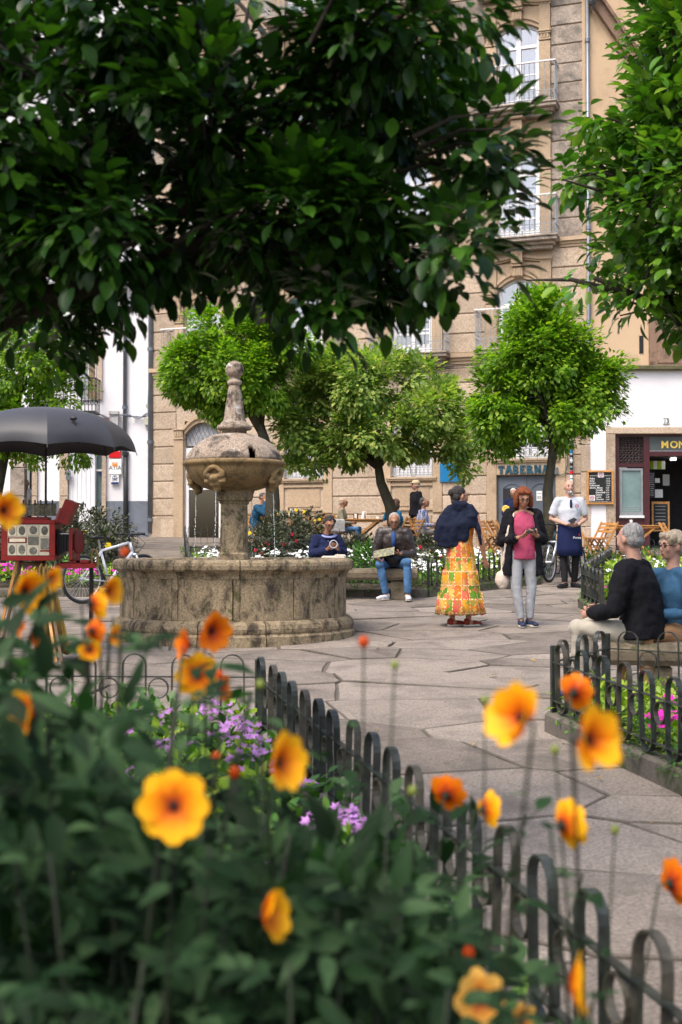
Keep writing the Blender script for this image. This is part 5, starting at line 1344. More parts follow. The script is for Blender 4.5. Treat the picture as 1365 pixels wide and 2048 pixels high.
def patchwork():
    m, nt, bb = base_mat('patchwork_skirt', .85, .15); tc = nn(nt, 'ShaderNodeTexCoord')
    # angle round the body and height give a patch grid
    sx = nn(nt, 'ShaderNodeSeparateXYZ'); nt.links.new(tc.outputs['Object'], sx.inputs[0])
    at = nn(nt, 'ShaderNodeMath', operation='ARCTAN2'); nt.links.new(sx.outputs['Y'], at.inputs[0]); nt.links.new(sx.outputs['X'], at.inputs[1])
    a2 = nn(nt, 'ShaderNodeMath', operation='MULTIPLY'); a2.inputs[1].default_value = 15/(2*math.pi); nt.links.new(at.outputs[0], a2.inputs[0])
    z2 = nn(nt, 'ShaderNodeMath', operation='MULTIPLY'); z2.inputs[1].default_value = 6.2; nt.links.new(sx.outputs['Z'], z2.inputs[0])
    fl = [];fr = []
    for s_ in (a2, z2):
        f = nn(nt, 'ShaderNodeMath', operation='FLOOR'); nt.links.new(s_.outputs[0], f.inputs[0]); fl.append(f); g_ = nn(nt, 'ShaderNodeMath', operation='FRACT'); nt.links.new(s_.outputs[0], g_.inputs[0]); fr.append(g_)
    cb = nn(nt, 'ShaderNodeCombineXYZ'); nt.links.new(fl[0].outputs[0], cb.inputs[0]); nt.links.new(fl[1].outputs[0], cb.inputs[1])
    w = nn(nt, 'ShaderNodeTexWhiteNoise', noise_dimensions='3D'); nt.links.new(cb.outputs[0], w.inputs[0])
    base = ramp(nt, w.outputs['Value'], [(0,(.07,.16,.015)),(.2,(.50,.24,.015)),(.38,(.48,.09,.06)),(.54,(.50,.32,.08)),(.70,(.46,.13,.015)),(.86,(.11,.22,.02))])
    for e in nt.nodes: 
        if e.type == 'VALTORGB': e.color_ramp.interpolation = 'CONSTANT'
    v = nn(nt, 'ShaderNodeTexVoronoi'); v.inputs['Scale'].default_value = 13; nt.links.new(tc.outputs['Object'], v.inputs['Vector'])
    pv = ramp(nt, v.outputs['Color'], [(.0,(.58,.26,.015)),(.35,(.50,.28,.09)),(.55,(.06,.16,.012)),(.8,(.52,.12,.06))])
    c = mix(nt, ramp(nt, noise_n(nt, tc.outputs['Object'], 13, 2), [(.50,(0,0,0)),(.54,(1,1,1))]), base, pv)
    bd = None
    for f in fr:
        d = nn(nt, 'ShaderNodeMath', operation='SUBTRACT'); d.inputs[1].default_value = .5; nt.links.new(f.outputs[0], d.inputs[0])
        ab = nn(nt, 'ShaderNodeMath', operation='ABSOLUTE'); nt.links.new(d.outputs[0], ab.inputs[0]); g_ = nn(nt, 'ShaderNodeMath', operation='GREATER_THAN'); g_.inputs[1].default_value = .455; nt.links.new(ab.outputs[0], g_.inputs[0])
        if bd is None: bd = g_
        else: mx = nn(nt, 'ShaderNodeMath', operation='MAXIMUM'); nt.links.new(bd.outputs[0], mx.inputs[0]); nt.links.new(g_.outputs[0], mx.inputs[1]); bd = mx
    ck = nn(nt, 'ShaderNodeTexChecker'); ck.inputs['Scale'].default_value = 45; ck.inputs[1].default_value = (.65,.52,.30,1); ck.inputs[2].default_value = (.50,.14,.03,1); nt.links.new(tc.outputs['Object'], ck.inputs[0])
    c = mix(nt, bd.outputs[0], c, ck.outputs[0]); nt.links.new(c, bb.inputs['Base Color']); return m
c_skirt = patchwork(); c_waist = plain('orange_print_cloth', (.62,.22,.03), .85, .35, 18, rnd=0)

class Fig:
    """joint positions in metres, figure faces local -Y, its left side is +X"""
    def __init__(s, H=1.7, seated=False, sx=1.0, lean=0, **kw):
        h = H
        if not seated:
            J = dict(pel=(0,0,.53), waist=(0,0,.61), chest=(0,0,.72), neck=(0,.01,.835), head=(0,-.005,.93),
                     shL=(.105*sx,.005,.805), shR=(-.105*sx,.005,.805), elL=(.135*sx,.02,.63), elR=(-.135*sx,.02,.63), wrL=(.13*sx,-.03,.485), wrR=(-.13*sx,-.03,.485),
                     hipL=(.052,0,.515), hipR=(-.052,0,.515), knL=(.058,-.01,.28), knR=(-.058,-.01,.28), anL=(.058,.012,.045), anR=(-.058,.012,.045))
        else:
            b = .275
            J = dict(pel=(0,0,b+.03), waist=(0,-.0,b+.12), chest=(0,-lean*.5,b+.22), neck=(0,-lean,b+.325), head=(0,-lean*1.25-.01,b+.42),
                     shL=(.105*sx,-lean*.8,b+.29), shR=(-.105*sx,-lean*.8,b+.29), elL=(.14*sx,-lean-.03,b+.12), elR=(-.14*sx,-lean-.03,b+.12), wrL=(.07*sx,-lean-.15,b+.12), wrR=(-.07*sx,-lean-.15,b+.12),
                     hipL=(.052,-.01,b+.02), hipR=(-.052,-.01,b+.02), knL=(.08,-.255,b+.03), knR=(-.08,-.255,b+.03), anL=(.075,-.25,.045), anR=(-.075,-.25,.045))
        J = {k: Vector(v)*h for k, v in J.items()}
        for k, v in kw.items(): J[k] = Vector(v)
        s.J = J; s.H = h; s.seated = seated; s.turn = 0; s.nod = 0
        # toes
        s.toe = {'L': Vector((.01,-.125,-.0))*h, 'R': Vector((-.01,-.125,0))*h}
def hand(mb, fing, wr, el, side, curl=.5, M=None, scale=1.0, palmdir=None, tip=None):
    """palm added to mb (fused), five finger tubes added to fing"""
    d = (wr-el).normalized() if tip is None else (Vector(tip)-wr).normalized()
    pn = Vector(palmdir) if palmdir is not None else Vector((-side*1.0, 0, 0))      # palm normal
    pn = (pn-d*pn.dot(d)); pn.normalize(); w = d.cross(pn).normalized()               # across the palm
    S = scale; c = wr+d*.05*S
    rot = Matrix((w, pn, d)).transposed().to_4x4()
    mb.ell((0,0,0), (.036*S,.016*S,.052*S), M=Matrix.Translation(c) @ rot, n=10, m=7)
    mb.tube([wr-d*.03*S, wr+d*.02*S], [.024*S,.022*S], 8)
    for k, (off, L) in enumerate(((-.027,.058),(-.009,.072),(.009,.078),(.027,.070))):
        p0 = wr+d*.075*S+w*off*S; pts = [p0]; dd = d.copy()
        for q in range(3):
            dd = (dd+pn*curl*(.55+.1*k)).normalized(); pts.append(pts[-1]+dd*L*S*(.42,.33,.25)[q])
        fing.tube(pts, [.0095*S,.009*S,.008*S,.006*S], 7)
    th = [wr+d*.03*S-w*.028*S*1.0, wr+d*.055*S-w*.052*S+pn*.012*S, wr+d*.082*S-w*.055*S+pn*.028*S*(1+curl)]
    fing.tube(th, [.013*S,.011*S,.008*S], 7)
def person(label, loc, rz, fig, skin, hair, hairstyle='short', top=None, bottom=None, shoe=None, sleeves='long', jacket=None, group='people in the square', voxel=.013, curl=.5, bulk=1.0,
           hands=True, glasses=False, skirt=False, legs=True, turn=0, nod=0, beard=None, palms=None, longtop=0, hat=None, tips=None, fat=0):
    r_ = empty('person', loc, rz, label, 'person', group); J = fig.J; H = fig.H/1.7; B = bulk
    # --- head frame
    HC = J['head']; HM = Matrix.Translation(HC) @ Matrix.Rotation(turn, 4, 'Z') @ Matrix.Rotation(nod, 4, 'X')
    body = MB(); fing = MB()
    hd = lambda c, r, rot=None: body.ell(tuple(Vector(c)*H), tuple(Vector(r)*H), M=HM, rot=rot, n=16, m=11)
    hd((0,.012,.03),(.074,.092,.088)); hd((0,-.022,-.03),(.056,.066,.075)); hd((0,-.062,-.075),(.028,.024,.022)); hd((0,-.05,.0),(.06,.045,.06))
    hd((0,-.096,-.015),(.014,.020,.026)); hd((0,-.088,.012),(.012,.016,.03)); hd((0,-.080,.038),(.05,.016,.012)); hd((0,-.085,-.052),(.024,.012,.011))
    for s_ in (-1,1): hd((s_*.076,.008,-.004),(.012,.02,.032)); hd((s_*.038,-.066,-.02),(.022,.02,.022))
    nk = J['neck']
    body.tube([nk-Vector((0,0,.04*H)), nk+Vector((0,0,.02*H)), HC+Vector((0,.02*H,-.03*H))], [(.062*H,.058*H),(.052*H,.052*H),(.050*H,.052*H)], 14)
    body.tube([J['pel'], J['waist'], J['chest'], nk-Vector((0,0,.02))], [(.14*H*B,.10*H*B),(.125*H*B,.09*H*B),(.15*H*B,.10*H*B),(.07*H,.06*H)], 16)
    for s_, sg in (('L',1),('R',-1)):
        sh, el, wr = J['sh'+s_], J['el'+s_], J['wr'+s_]
        body.tube([nk-Vector((0,0,.03)), sh], [.05*H,.045*H], 10)
        body.tube([sh, sh.lerp(el,.5), el, el.lerp(wr,.35), wr], [.048*H*B,.044*H*B,.036*H,.038*H,.024*H], 12)
        body.ell(sh, .050*H*B, n=10, m=7); body.ell(el, .036*H, n=10, m=7)
        if hands: hand(body, fing, wr, el, sg, curl, scale=H*.98, palmdir=(palms or {}).get(s_), tip=(tips or {}).get(s_))
        hp, kn, an = J['hip'+s_], J['kn'+s_], J['an'+s_]
        if legs:
            body.tube([hp, hp.lerp(kn,.4), kn, kn.lerp(an,.35), an], [.072*H,.064*H,.050*H,.048*H,.034*H], 12); body.ell(kn, .052*H, n=10, m=7); body.ell(hp, .076*H, n=10, m=7)
            tv = fig.toe[s_]; body.tube([an+Vector((0,.02,-.03))*H, an+tv*.6+Vector((0,0,-.045*H))], [.032*H,.026*H], 8)
    o = body.build('body', skin, r_, smooth=True); fuse(o, min(voxel,.012), 4, post=fing if hands else None)
    # --- face
    if True:
        def bit(name, mat, items):
            for c, rr in items: m = MB(); m.ell(tuple(Vector(c)*H), tuple(Vector(rr)*H), M=HM, n=8, m=6); m.build(name, mat, r_, smooth=True)
        bit('eye', eyem, [((s_*.031,-.088,.012),(.012,.008,.0065)) for s_ in (-1,1)]); bit('eyebrow', browm, [((s_*.033,-.094,.037),(.020,.008,.005)) for s_ in (-1,1)]); bit('mouth', lipm, [((0,-.097,-.052),(.023,.006,.006))])
    if glasses:
        m = MB()
        for s_ in (-1,1): m.tube([Vector((s_*.033+.024*math.cos(t), -.102, .012+.017*math.sin(t)))*H for t in np.linspace(0,2*math.pi,13)[:-1]], .002, 5, M=HM, closed=True); m.tube([Vector((s_*.057,-.10,.016))*H, Vector((s_*.076,.0,.014))*H], .0028, 5, M=HM)
        m.tube([Vector((-.01,-.106,.016))*H, Vector((.01,-.106,.016))*H], .003, 5, M=HM); m.build('glasses', blackp, r_)
    # --- hair
    hm = MB(); he = lambda c, r: hm.ell(tuple(Vector(c)*H), tuple(Vector(r)*H), M=HM, n=14, m=10); rh = random.Random(hash(label) & 255 if False else len(label))
    if hairstyle == 'bald': he((0,.045,.0),(.078,.072,.045)); 
    elif hairstyle == 'short': he((0,.036,.046),(.080,.088,.082)); he((0,.058,-.005),(.077,.060,.06))
    elif hairstyle == 'fluffy': 
        for k in range(16): t = k*2*math.pi/16; he((.065*math.cos(t), .03+.065*math.sin(t) if math.sin(t) > -.3 else .0-.04, .055+.03*rh.uniform(-1,1)), (.034,.034,.038))
        he((0,.03,.06),(.085,.09,.085)); he((0,.06,-.0),(.085,.068,.075)); he((-.03,-.06,.095),(.045,.03,.03)); he((.035,-.06,.09),(.04,.03,.03))
    elif hairstyle == 'curly':
        for k in range(34):
            t = rh.uniform(0,2*math.pi); p = rh.uniform(-.35,1.4); he((.078*math.cos(t)*math.cos(p), .028+.086*math.sin(t)*math.cos(p) if not (math.sin(t) < -.2 and p < .75) else .04, .032+.09*math.sin(p)), (.028,.028,.028))
        he((0,.03,.05),(.082,.088,.085)); he((0,.06,-.01),(.08,.062,.07))
    elif hairstyle == 'bob':
        he((0,.038,.055),(.096,.098,.088)); he((0,.065,-.03),(.098,.06,.10))
        for s_ in (-1,1): he((s_*.088,.01,-.03),(.034,.058,.095)); he((s_*.094,-.015,-.05),(.028,.038,.07)); he((s_*.04,-.058,.098),(.05,.035,.03))
        he((0,.06,-.09),(.085,.05,.045))
    elif hairstyle == 'bun':
        he((0,.03,.05),(.083,.095,.086)); he((0,.06,-.005),(.080,.062,.07)); he((0,.12,.045),(.045,.042,.048)); he((0,.085,-.065),(.05,.035,.03))
    hair_o = hm.build('hair', hair, r_, smooth=True); fuse(hair_o, .008, 1, (.020,.010))
    if beard is not None: bm_ = MB(); bm_.ell((0,-.058*H,-.082*H),(.045*H,.034*H,.030*H), M=HM, n=10, m=7); bm_.ell((0,-.092*H,-.04*H),(.026*H,.008*H,.006*H), M=HM, n=8, m=5); bm_.build('beard', beard, r_, smooth=True)
    if hat is not None:
        m = MB(); m.ell((0,.015*H,.07*H),(.096*H,.105*H,.072*H), M=HM, n=18, m=10); m.ell((0,-.115*H,.062*H),(.07*H,.07*H,.012*H), M=HM, n=14, m=6); m.build('cap', hat, r_, smooth=True)
    # --- clothes
    def torso(m, t, zlow=0, open_=False):
        f = 1+fat
        low = J['pel']+Vector((0,0,-zlow))
        m.tube([low, J['pel']+Vector((0,0,.02)), J['waist'], J['chest'], J['chest'].lerp(nk,.55), nk-Vector((0,0,.015*H))],
               [((.155*H*B+t)*f,(.115*H*B+t)*f),((.150*H*B+t)*f,(.115*H*B+t)*f),((.135*H*B+t)*f,(.105*H*B+t)*f),(.158*H*B+t,(.112*H*B+t)*f),(.13*H*B+t,.085*H*B+t),(.062*H+t*.5,.058*H+t*.5)], 18)
    def sleeve(m, t, full=True, wide=1.0):
        for s_ in 'LR':
            sh, el, wr = J['sh'+s_], J['el'+s_], J['wr'+s_]
            m.tube([nk-Vector((0,0,.035*H)), sh], [.05*H+t,.050*H+t], 12); m.ell(sh, .053*H*B+t, n=12, m=8)
            if full: m.tube([sh, sh.lerp(el,.5), el, el.lerp(wr,.5), wr.lerp(el,.06)], [.052*H*B+t,(.048*H*B+t)*wide,(.043*H+t)*wide,(.039*H+t)*wide,.031*H+t*.7], 12); m.ell(el, .042*H+t, n=10, m=7)
            else: m.tube([sh, sh.lerp(el,.45), sh.lerp(el,.8)], [.053*H*B+t,.053*H*B+t*1.2,.052*H*B+t*1.4], 12)
    if top is not None:
        m = MB(); torso(m, .010, .03+longtop)
        if sleeves in ('long','short') and jacket is None: sleeve(m, .010, sleeves == 'long')
        o = m.build('shirt', top, r_, smooth=True); fuse(o, voxel, 5, (.018,.09))
    if jacket is not None:
        m = MB(); torso(m, .026, .06+longtop); sleeve(m, .022, True, 1.08)
        # collar
        m.tube([nk+Vector((.055*H*math.cos(t), .01+.055*H*math.sin(t), -.005*H)) for t in np.linspace(-.6, math.pi+.6, 10)], .022*H, 8)
        o = m.build('jacket', jacket, r_, smooth=True); fuse(o, voxel, 5, (.030,.08))
    if bottom is not None and not skirt:
        m = MB(); m.tube([J['pel']+Vector((0,0,.05*H)), J['pel']-Vector((0,0,.02*H))], [(.142*H*B,.108*H*B),(.150*H*B,.118*H*B)], 16)
        for s_ in 'LR':
            hp, kn, an = J['hip'+s_], J['kn'+s_], J['an'+s_]; m.ell(hp, (.096*H*min(B,1.08)), n=12, m=8); m.ell(kn, .068*H, n=12, m=8)
            m.tube([hp, hp.lerp(kn,.4), kn, kn.lerp(an,.4), an+(kn-an)*.04], [.094*H*min(B,1.04),.082*H*min(B,1.04),.064*H,.060*H,.050*H], 14)
        o = m.build('trousers', bottom, r_, smooth=True); fuse(o, voxel, 5, (.014,.06))
    if shoe is not None:
        for s_ in 'LR':
            an = J['an'+s_]; tv = fig.toe[s_]; m = MB(); up = Vector((0,0,1))
            ang = math.atan2(tv.y, tv.x)+math.pi/2; M = Matrix.Translation((an.x, an.y, an.z-.045*fig.H)) @ Matrix.Rotation(ang, 4, 'Z')
            m.ell((0,.015*H,.05*H),(.043*H,.058*H,.052*H), M=M, n=12, m=8); m.ell((0,-.07*H,.035*H),(.044*H,.10*H,.035*H), M=M, n=12, m=8); m.ell((0,-.145*H,.028*H),(.040*H,.05*H,.026*H), M=M, n=12, m=8)
            so_ = m.build('shoe', shoe, r_, smooth=True); fuse(so_, .010, 2)
            m = MB(); pl = [(.043*H*math.cos(t)*(1.05 if math.sin(t) < 0 else .9), -.055*H+.125*H*math.sin(t)) for t in np.linspace(0, 2*math.pi, 17)[:-1]]; m.prism(pl, .0, .022*H, M=M, ch=.004); m.build('sole', c_sole if shoe is not c_blkshoe else c_blkshoe, so_)
    return r_
def attach(par, mb, name, mat, smooth=True, fz=None): 
    o = mb.build(name, mat, par, smooth=smooth)
    if fz: fuse(o, *fz)
    return o
def gp(px, D): x = XG(px, D); return (x, D, gz(x, D))
def phone(par_label, M, label):
    m = MB(); m.box((0,0,0),(.075,.15,.010), ch=.004); o = m.build('phone', blackp); o.matrix_world = M; tag(o, label, 'phone')

# 1 woman in the patchwork skirt, seen from behind, head turned to the right
f = Fig(1.64, elL=(-.0,0,0), elR=(0,0,0)) if False else Fig(1.64)
D1 = 14.75; rz1 = R(172)      # her back to the camera
f.J['elL'] = Vector((.215,.03,1.06)); f.J['wrL'] = Vector((.14,-.16,1.0)); f.J['elR'] = Vector((-.235,.07,1.04)); f.J['wrR'] = Vector((-.285,-.02,.80))
f.toe['L'] = Vector((-.16,-.10,0)); f.toe['R'] = Vector((-.17,-.11,0))
w1 = person('woman in a colourful patchwork skirt with a navy jumper over her shoulders', gp(921, D1), rz1, f, skin1, h_dark, 'bun', top=c_waist, sleeves='none', shoe=c_redshoe, bulk=1.04, turn=R(-60), glasses=True, voxel=.011, curl=.25, palms={'R':(0,-1,0)})
m = MB(); nu = 60; prof = [(.165,1.06),(.178,.98),(.20,.92),(.225,.80),(.235,.66),(.262,.655),(.285,.48),(.295,.395),(.325,.39),(.355,.22),(.372,.14)]
vs = []; fs = []
for (r0, z) in prof:
    for k in range(nu):
        t = 2*math.pi*k/nu; amp = max(0, (1.0-z))*.055; w = 1+amp*math.sin(t*11+z*3)+amp*.6*math.sin(t*17+1)
        vs.append((r0*w*math.cos(t)*.78, r0*w*math.sin(t)*.72, z+.008*math.sin(t*11)))
for i in range(len(prof)-1):
    for k in range(nu): fs.append((i*nu+k, i*nu+(k+1)%nu, (i+1)*nu+(k+1)%nu, (i+1)*nu+k))
fs = [tuple(reversed(q)) for q in fs]
m.add(vs, fs); sk = attach(w1, m, 'skirt', c_skirt); t_ = sk.modifiers.new('t','SOLIDIFY'); t_.thickness = .006
m = MB()
# jumper draped: shoulders shell and body hanging down the back (+Y local is her back)
m.tube([(-.19,.02,1.30),(-.11,.05,1.375),(0,.07,1.40),(.11,.05,1.375),(.20,.02,1.28)], [(.045,.055),(.06,.07),(.06,.075),(.06,.07),(.05,.06)], 12)
for x, z0, z1, w_ in ((-.12,1.34,1.16,.06),(-.04,1.36,1.0,.08),(.05,1.36,.93,.085),(.13,1.34,.93,.075),(.19,1.28,1.0,.05)):
    m.tube([(x,.07,z0),(x*1.15,.135,(z0+z1)/2+.03),(x*1.3+.03,.115,z1)], [(.07,.05),(w_,.045),(w_*.95,.03)], 10)
m.tube([(.20,.02,1.30),(.25,.0,1.14),(.25,-.05,1.04),(.13,-.15,1.04)], [.055,.062,.055,.045], 10); m.tube([(-.17,.04,1.31),(-.20,.09,1.2),(-.23,.10,1.06),(-.24,.08,.95)], [.035,.03,.026,.02], 8)
m.tube([(-.09,.03,1.40),(-.05,.09,1.42),(.05,.09,1.42),(.09,.03,1.40)], [.04,.055,.055,.04], 10)
attach(w1, m, 'draped_jumper', c_navy, fz=(.011, 4, (.035,.10)))

# 2 red haired woman looking at her phone
D2 = 14.72; f = Fig(1.63); f.J.update(elL=Vector((.245,.02,1.02)), wrL=Vector((.10,-.22,1.075)), elR=Vector((-.25,.02,1.0)), wrR=Vector((-.085,-.22,1.045)), head=Vector((0,-.045,1.50)))
f.toe['L'] = Vector((.06,-.19,0)); f.toe['R'] = Vector((-.01,-.2,0)); f.J['anL'] = Vector((.075,.0,.075)); f.J['anR'] = Vector((-.04,-.08,.075)); f.J['knR'] = Vector((-.09,-.05,.45))
w2 = person('red haired woman in a rose top and long black cardigan looking at her phone', gp(1046, D2), R(4), f, skin1, h_red, 'bob', top=c_rose, bottom=c_greyp, shoe=c_navyshoe, sleeves='none', bulk=1.08, glasses=True, nod=R(20), voxel=.010, curl=.55, palms={'L':(-.3,0,1),'R':(.3,0,1)}, longtop=.05, tips={'L':(.03,-.30,1.10),'R':(-.01,-.30,1.08)})
m = MB()
for s_ in 'LR':
    sh, el, wr = f.J['sh'+s_], f.J['el'+s_], f.J['wr'+s_]; sg = 1 if s_ == 'L' else -1
    m.tube([f.J['neck']+Vector((sg*.05,.02,0)), sh+Vector((0,.01,.012))], [.045,.062], 10); m.ell(sh, .066, n=12, m=8)
    m.tube([sh, sh.lerp(el,.5), el, el.lerp(wr,.45), el.lerp(wr,.75)], [.066,.064,.066,.064,.058], 12); m.ell(el, .066, n=12, m=8)
    m.tube([sh+Vector((-sg*.02,.0,-.02)), Vector((sg*.155,-.03,1.10)), Vector((sg*.175,-.02,.85)), Vector((sg*.19,-.01,.60))], [(.05,.09),(.045,.10),(.045,.10),(.06,.09)], 12)
m.tube([(0,.07,1.34),(0,.11,1.1),(0,.12,.85),(0,.13,.60)], [(.14,.05),(.16,.05),(.18,.05),(.20,.05)], 14)
attach(w2, m, 'cardigan', c_black, fz=(.011, 4, (.030,.09)))
M2 = Matrix.Translation(gp(1046, D2)) @ Matrix.Rotation(R(4), 4, 'Z')
phone(None, M2 @ Matrix.Translation((.04,-.285,1.125)) @ Matrix.Rotation(R(35),4,'X') @ Matrix.Rotation(R(-62),4,'Z'), 'black phone held by the red haired woman')
m = MB(); m.tube([(-.13,.03,1.36),(-.20,.06,1.1),(-.235,.05,.85),(-.24,.02,.62)], [(.024,.012)]*4, 8); m.tube([(-.11,-.05,1.34),(-.20,-.09,1.1),(-.235,-.06,.85),(-.25,.0,.62)], [(.020,.010)]*4, 8); m.ell((-.245,.01,.545), (.085,.07,.115), n=14, m=10)
o = m.build('shoulder_bag', c_cream, smooth=True); o.matrix_world = M2; tag(o, 'pale pink cloth bag hanging from the shoulder of the red haired woman', 'bag'); fuse(o, .012, 3, (.03,.08))
m = MB(); m.tube([(f.J['wrR'].lerp(f.J['elR'],.12))+Vector((0,0,0)), f.J['wrR'].lerp(f.J['elR'],.25)], .033, 12); attach(w2, m, 'wristwatch', blackp)

# 3 waiter
D3 = 20.4; f = Fig(1.76); f.J.update(elL=Vector((.29,.05,1.13)), wrL=Vector((.09,-.20,1.02)), elR=Vector((-.29,.05,1.13)), wrR=Vector((-.09,-.20,1.03)), anR=Vector((-.09,-.05,.08)), anL=Vector((.10,.10,.08)))
f.toe['R'] = Vector((-.16,-.14,0)); f.toe['L'] = Vector((.12,-.18,0))
w3 = person('waiter in a pale grey shirt and navy apron with a cigarette in his mouth', gp(1139, D3), R(3), f, skin3, h_darkgrey, 'bald', top=c_polo, bottom=c_blackp, shoe=c_blkshoe, sleeves='short', bulk=1.12, beard=h_grey, voxel=.013, curl=.7, tips={'L':(.0,-.26,1.0),'R':(-.0,-.27,1.03)}, palms={'L':(0,.6,.8),'R':(0,.6,.8)})
m = MB(); vs = []; fs = []; n = 24
for j, z in enumerate((1.04,.95,.8,.65,.52)):
    for i in range(n+1): a = math.pi*(1.08+.84*i/n)*1.0; a = math.pi*.92+math.pi*1.16*i/n; rr = (.185,.19,.20,.205,.21)[j]*(1+.03*math.sin(i*1.1+j)*j/4); vs.append((rr*math.cos(a), rr*.82*math.sin(a)-.01, z))
for j in range(4):
    for i in range(n): a = j*(n+1)+i; fs.append((a, a+n+1, a+n+2, a+1))
m.add(vs, fs); ap = attach(w3, m, 'apron', c_apron); t_ = ap.modifiers.new('t','SOLIDIFY'); t_.thickness = .008
TXT('lettering', 'Ponte', .055, paperw, ap, .02, -.178, .80, ext=.001); m = MB(); m.box((.125,-.165,.86),(.012,.008,.04)); attach(ap, m, 'red_pen', redsign)
m = MB(); m.box((.0,-.128,1.37),(.032,.03,.13), ch=.004); attach(w3, m, 'shirt_placket', c_apron); m = MB(); m.tube([(.095+.028*math.cos(t), -.140, 1.33+.028*math.sin(t)) for t in np.linspace(0,2*math.pi,17)[:-1]], .005, 5, closed=True); m.box((.095,-.140,1.33),(.034,.006,.012)); attach(w3, m, 'shirt_emblem', pink)
M3 = Matrix.Translation(gp(1139, D3)) @ Matrix.Rotation(R(3), 4, 'Z')
m = MB(); m.tube([(0,-.095,f.J['head'].z-.055),(0,-.155,f.J['head'].z-.085)], .006, 6); o = m.build('cigarette', paperw); o.matrix_world = M3; tag(o, 'white cigarette in the mouth of the waiter', 'cigarette')
phone(None, M3 @ Matrix.Translation((-.01,-.27,1.095)) @ Matrix.Rotation(R(40),4,'X') @ Matrix.Rotation(R(-55),4,'Z'), 'small black phone in the hands of the waiter')

# 4 reading man on the bench
D4 = 18.35; f = Fig(1.72, True, lean=.06); f.J.update(head=Vector((.01,-.15,1.13)), wrL=Vector((.10,-.36,.66)), elL=Vector((.27,-.08,.66)), wrR=Vector((-.15,-.42,.56)), elR=Vector((-.26,-.10,.66)), knL=Vector((.21,-.44,.54)), knR=Vector((-.18,-.44,.52)), anL=Vector((.22,-.42,.08)), anR=Vector((-.10,-.34,.08)))
f.toe['L'] = Vector((.03,-.2,0)); f.toe['R'] = Vector((-.12,-.15,0))
w4 = person('grey haired man in a brown leather jacket and jeans reading a leaflet on the bench', (XG(789,D4), D4, gz(0,D4)), R(-6), f, skin2, h_grey, 'short', top=c_denim, bottom=c_jean, shoe=c_wshoe, jacket=c_leather, bulk=1.1, glasses=True, nod=R(16), voxel=.012, palms={'L':(-.3,0,1),'R':(.3,0,1)}, tips={'L':(.02,-.42,.68),'R':(-.19,-.5,.57)})
m = MB(); m.tube([(.0,-.205,.98),(.005,-.235,.88),(.0,-.225,.76)], [(.02,.02),(.035,.03),(.03,.03)], 10); attach(w4, m, 'shirt_front', cloth('blue_shirt', (.03,.07,.20)))
M4 = Matrix.Translation((XG(789,D4), D4, gz(0,D4))) @ Matrix.Rotation(R(-6), 4, 'Z')
m = MB(); vs = []; fs = []
for j in range(7):
    for i in range(7): u_ = i/6; v_ = j/6; vs.append((-.27+.30*u_, -.50+.10*v_+.02*math.sin(u_*5), .60+.11*v_+.06*u_+.015*math.sin(v_*6)))
for j in range(6):
    for i in range(6): a = j*7+i; fs.append((a,a+1,a+8,a+7))
m.add(vs, fs); leafl = stone('printed_leaflet', (.16,.16,.13), (.55,.50,.16), scale=14, bmp=0, rnd=0); o = m.build('leaflet', leafl); o.matrix_world = M4; tag(o, 'open printed leaflet in the hands of the man on the bench', 'leaflet'); o.modifiers.new('t','SOLIDIFY').thickness = .003
m = MB(); m.ell((-.0,-.30,.60),(.14,.10,.10), n=14, m=9); o = m.build('pouch_bag', blackp, smooth=True); o.matrix_world = M4; tag(o, 'black pouch bag on the lap of the reading man', 'bag'); fuse(o, .012, 2, (.02,.06))

# 5 woman knitting on the bench
D5 = 18.45; f = Fig(1.55, True, lean=.05); f.J.update(head=Vector((.03,-.15,1.09)), wrL=Vector((.11,-.33,.73)), elL=Vector((.25,-.10,.66)), wrR=Vector((-.04,-.34,.73)), elR=Vector((-.23,-.12,.66)))
w5 = person('dark haired woman in a navy jacket doing needlework on the bench behind the fountain', (XG(652,D5), D5, gz(0,D5)), R(12), f, skin2, h_dark, 'curly', top=c_lav, bottom=c_blackp, shoe=c_blkshoe, jacket=c_dnavy, bulk=1.12, glasses=True, nod=R(24), voxel=.012, palms={'L':(-.5,0,.6),'R':(.5,0,.6)}, tips={'L':(.05,-.38,.78),'R':(.0,-.40,.78)})
M5 = Matrix.Translation((XG(652,D5), D5, gz(0,D5))) @ Matrix.Rotation(R(12), 4, 'Z')
m = MB(); m.tube([(.03+.055*math.cos(t), -.42, .80+.055*math.sin(t)) for t in np.linspace(0,2*math.pi,17)[:-1]], .006, 6, closed=True); o = m.build('embroidery_hoop', bikew); o.matrix_world = M5; tag(o, 'small pale embroidery hoop in the hands of the woman on the bench', 'hoop')
m = MB(); m.box((.03,-.38,.60),(.30,.22,.06), ch=.02); m.box((.13,-.40,.63),(.14,.16,.04), ch=.015); o = m.build('folded_cloth', c_cream); o.matrix_world = M5; tag(o, 'cream cloth on the lap of the woman doing needlework', 'cloth')
m = MB(); m.tube([(-.07,-.10,.93),(-.03,-.15,.905),(.03,-.17,.90),(.09,-.15,.91),(.13,-.10,.935)], [(.03,.012)]*5, 8); attach(w5, m, 'pale_collar', c_lav)

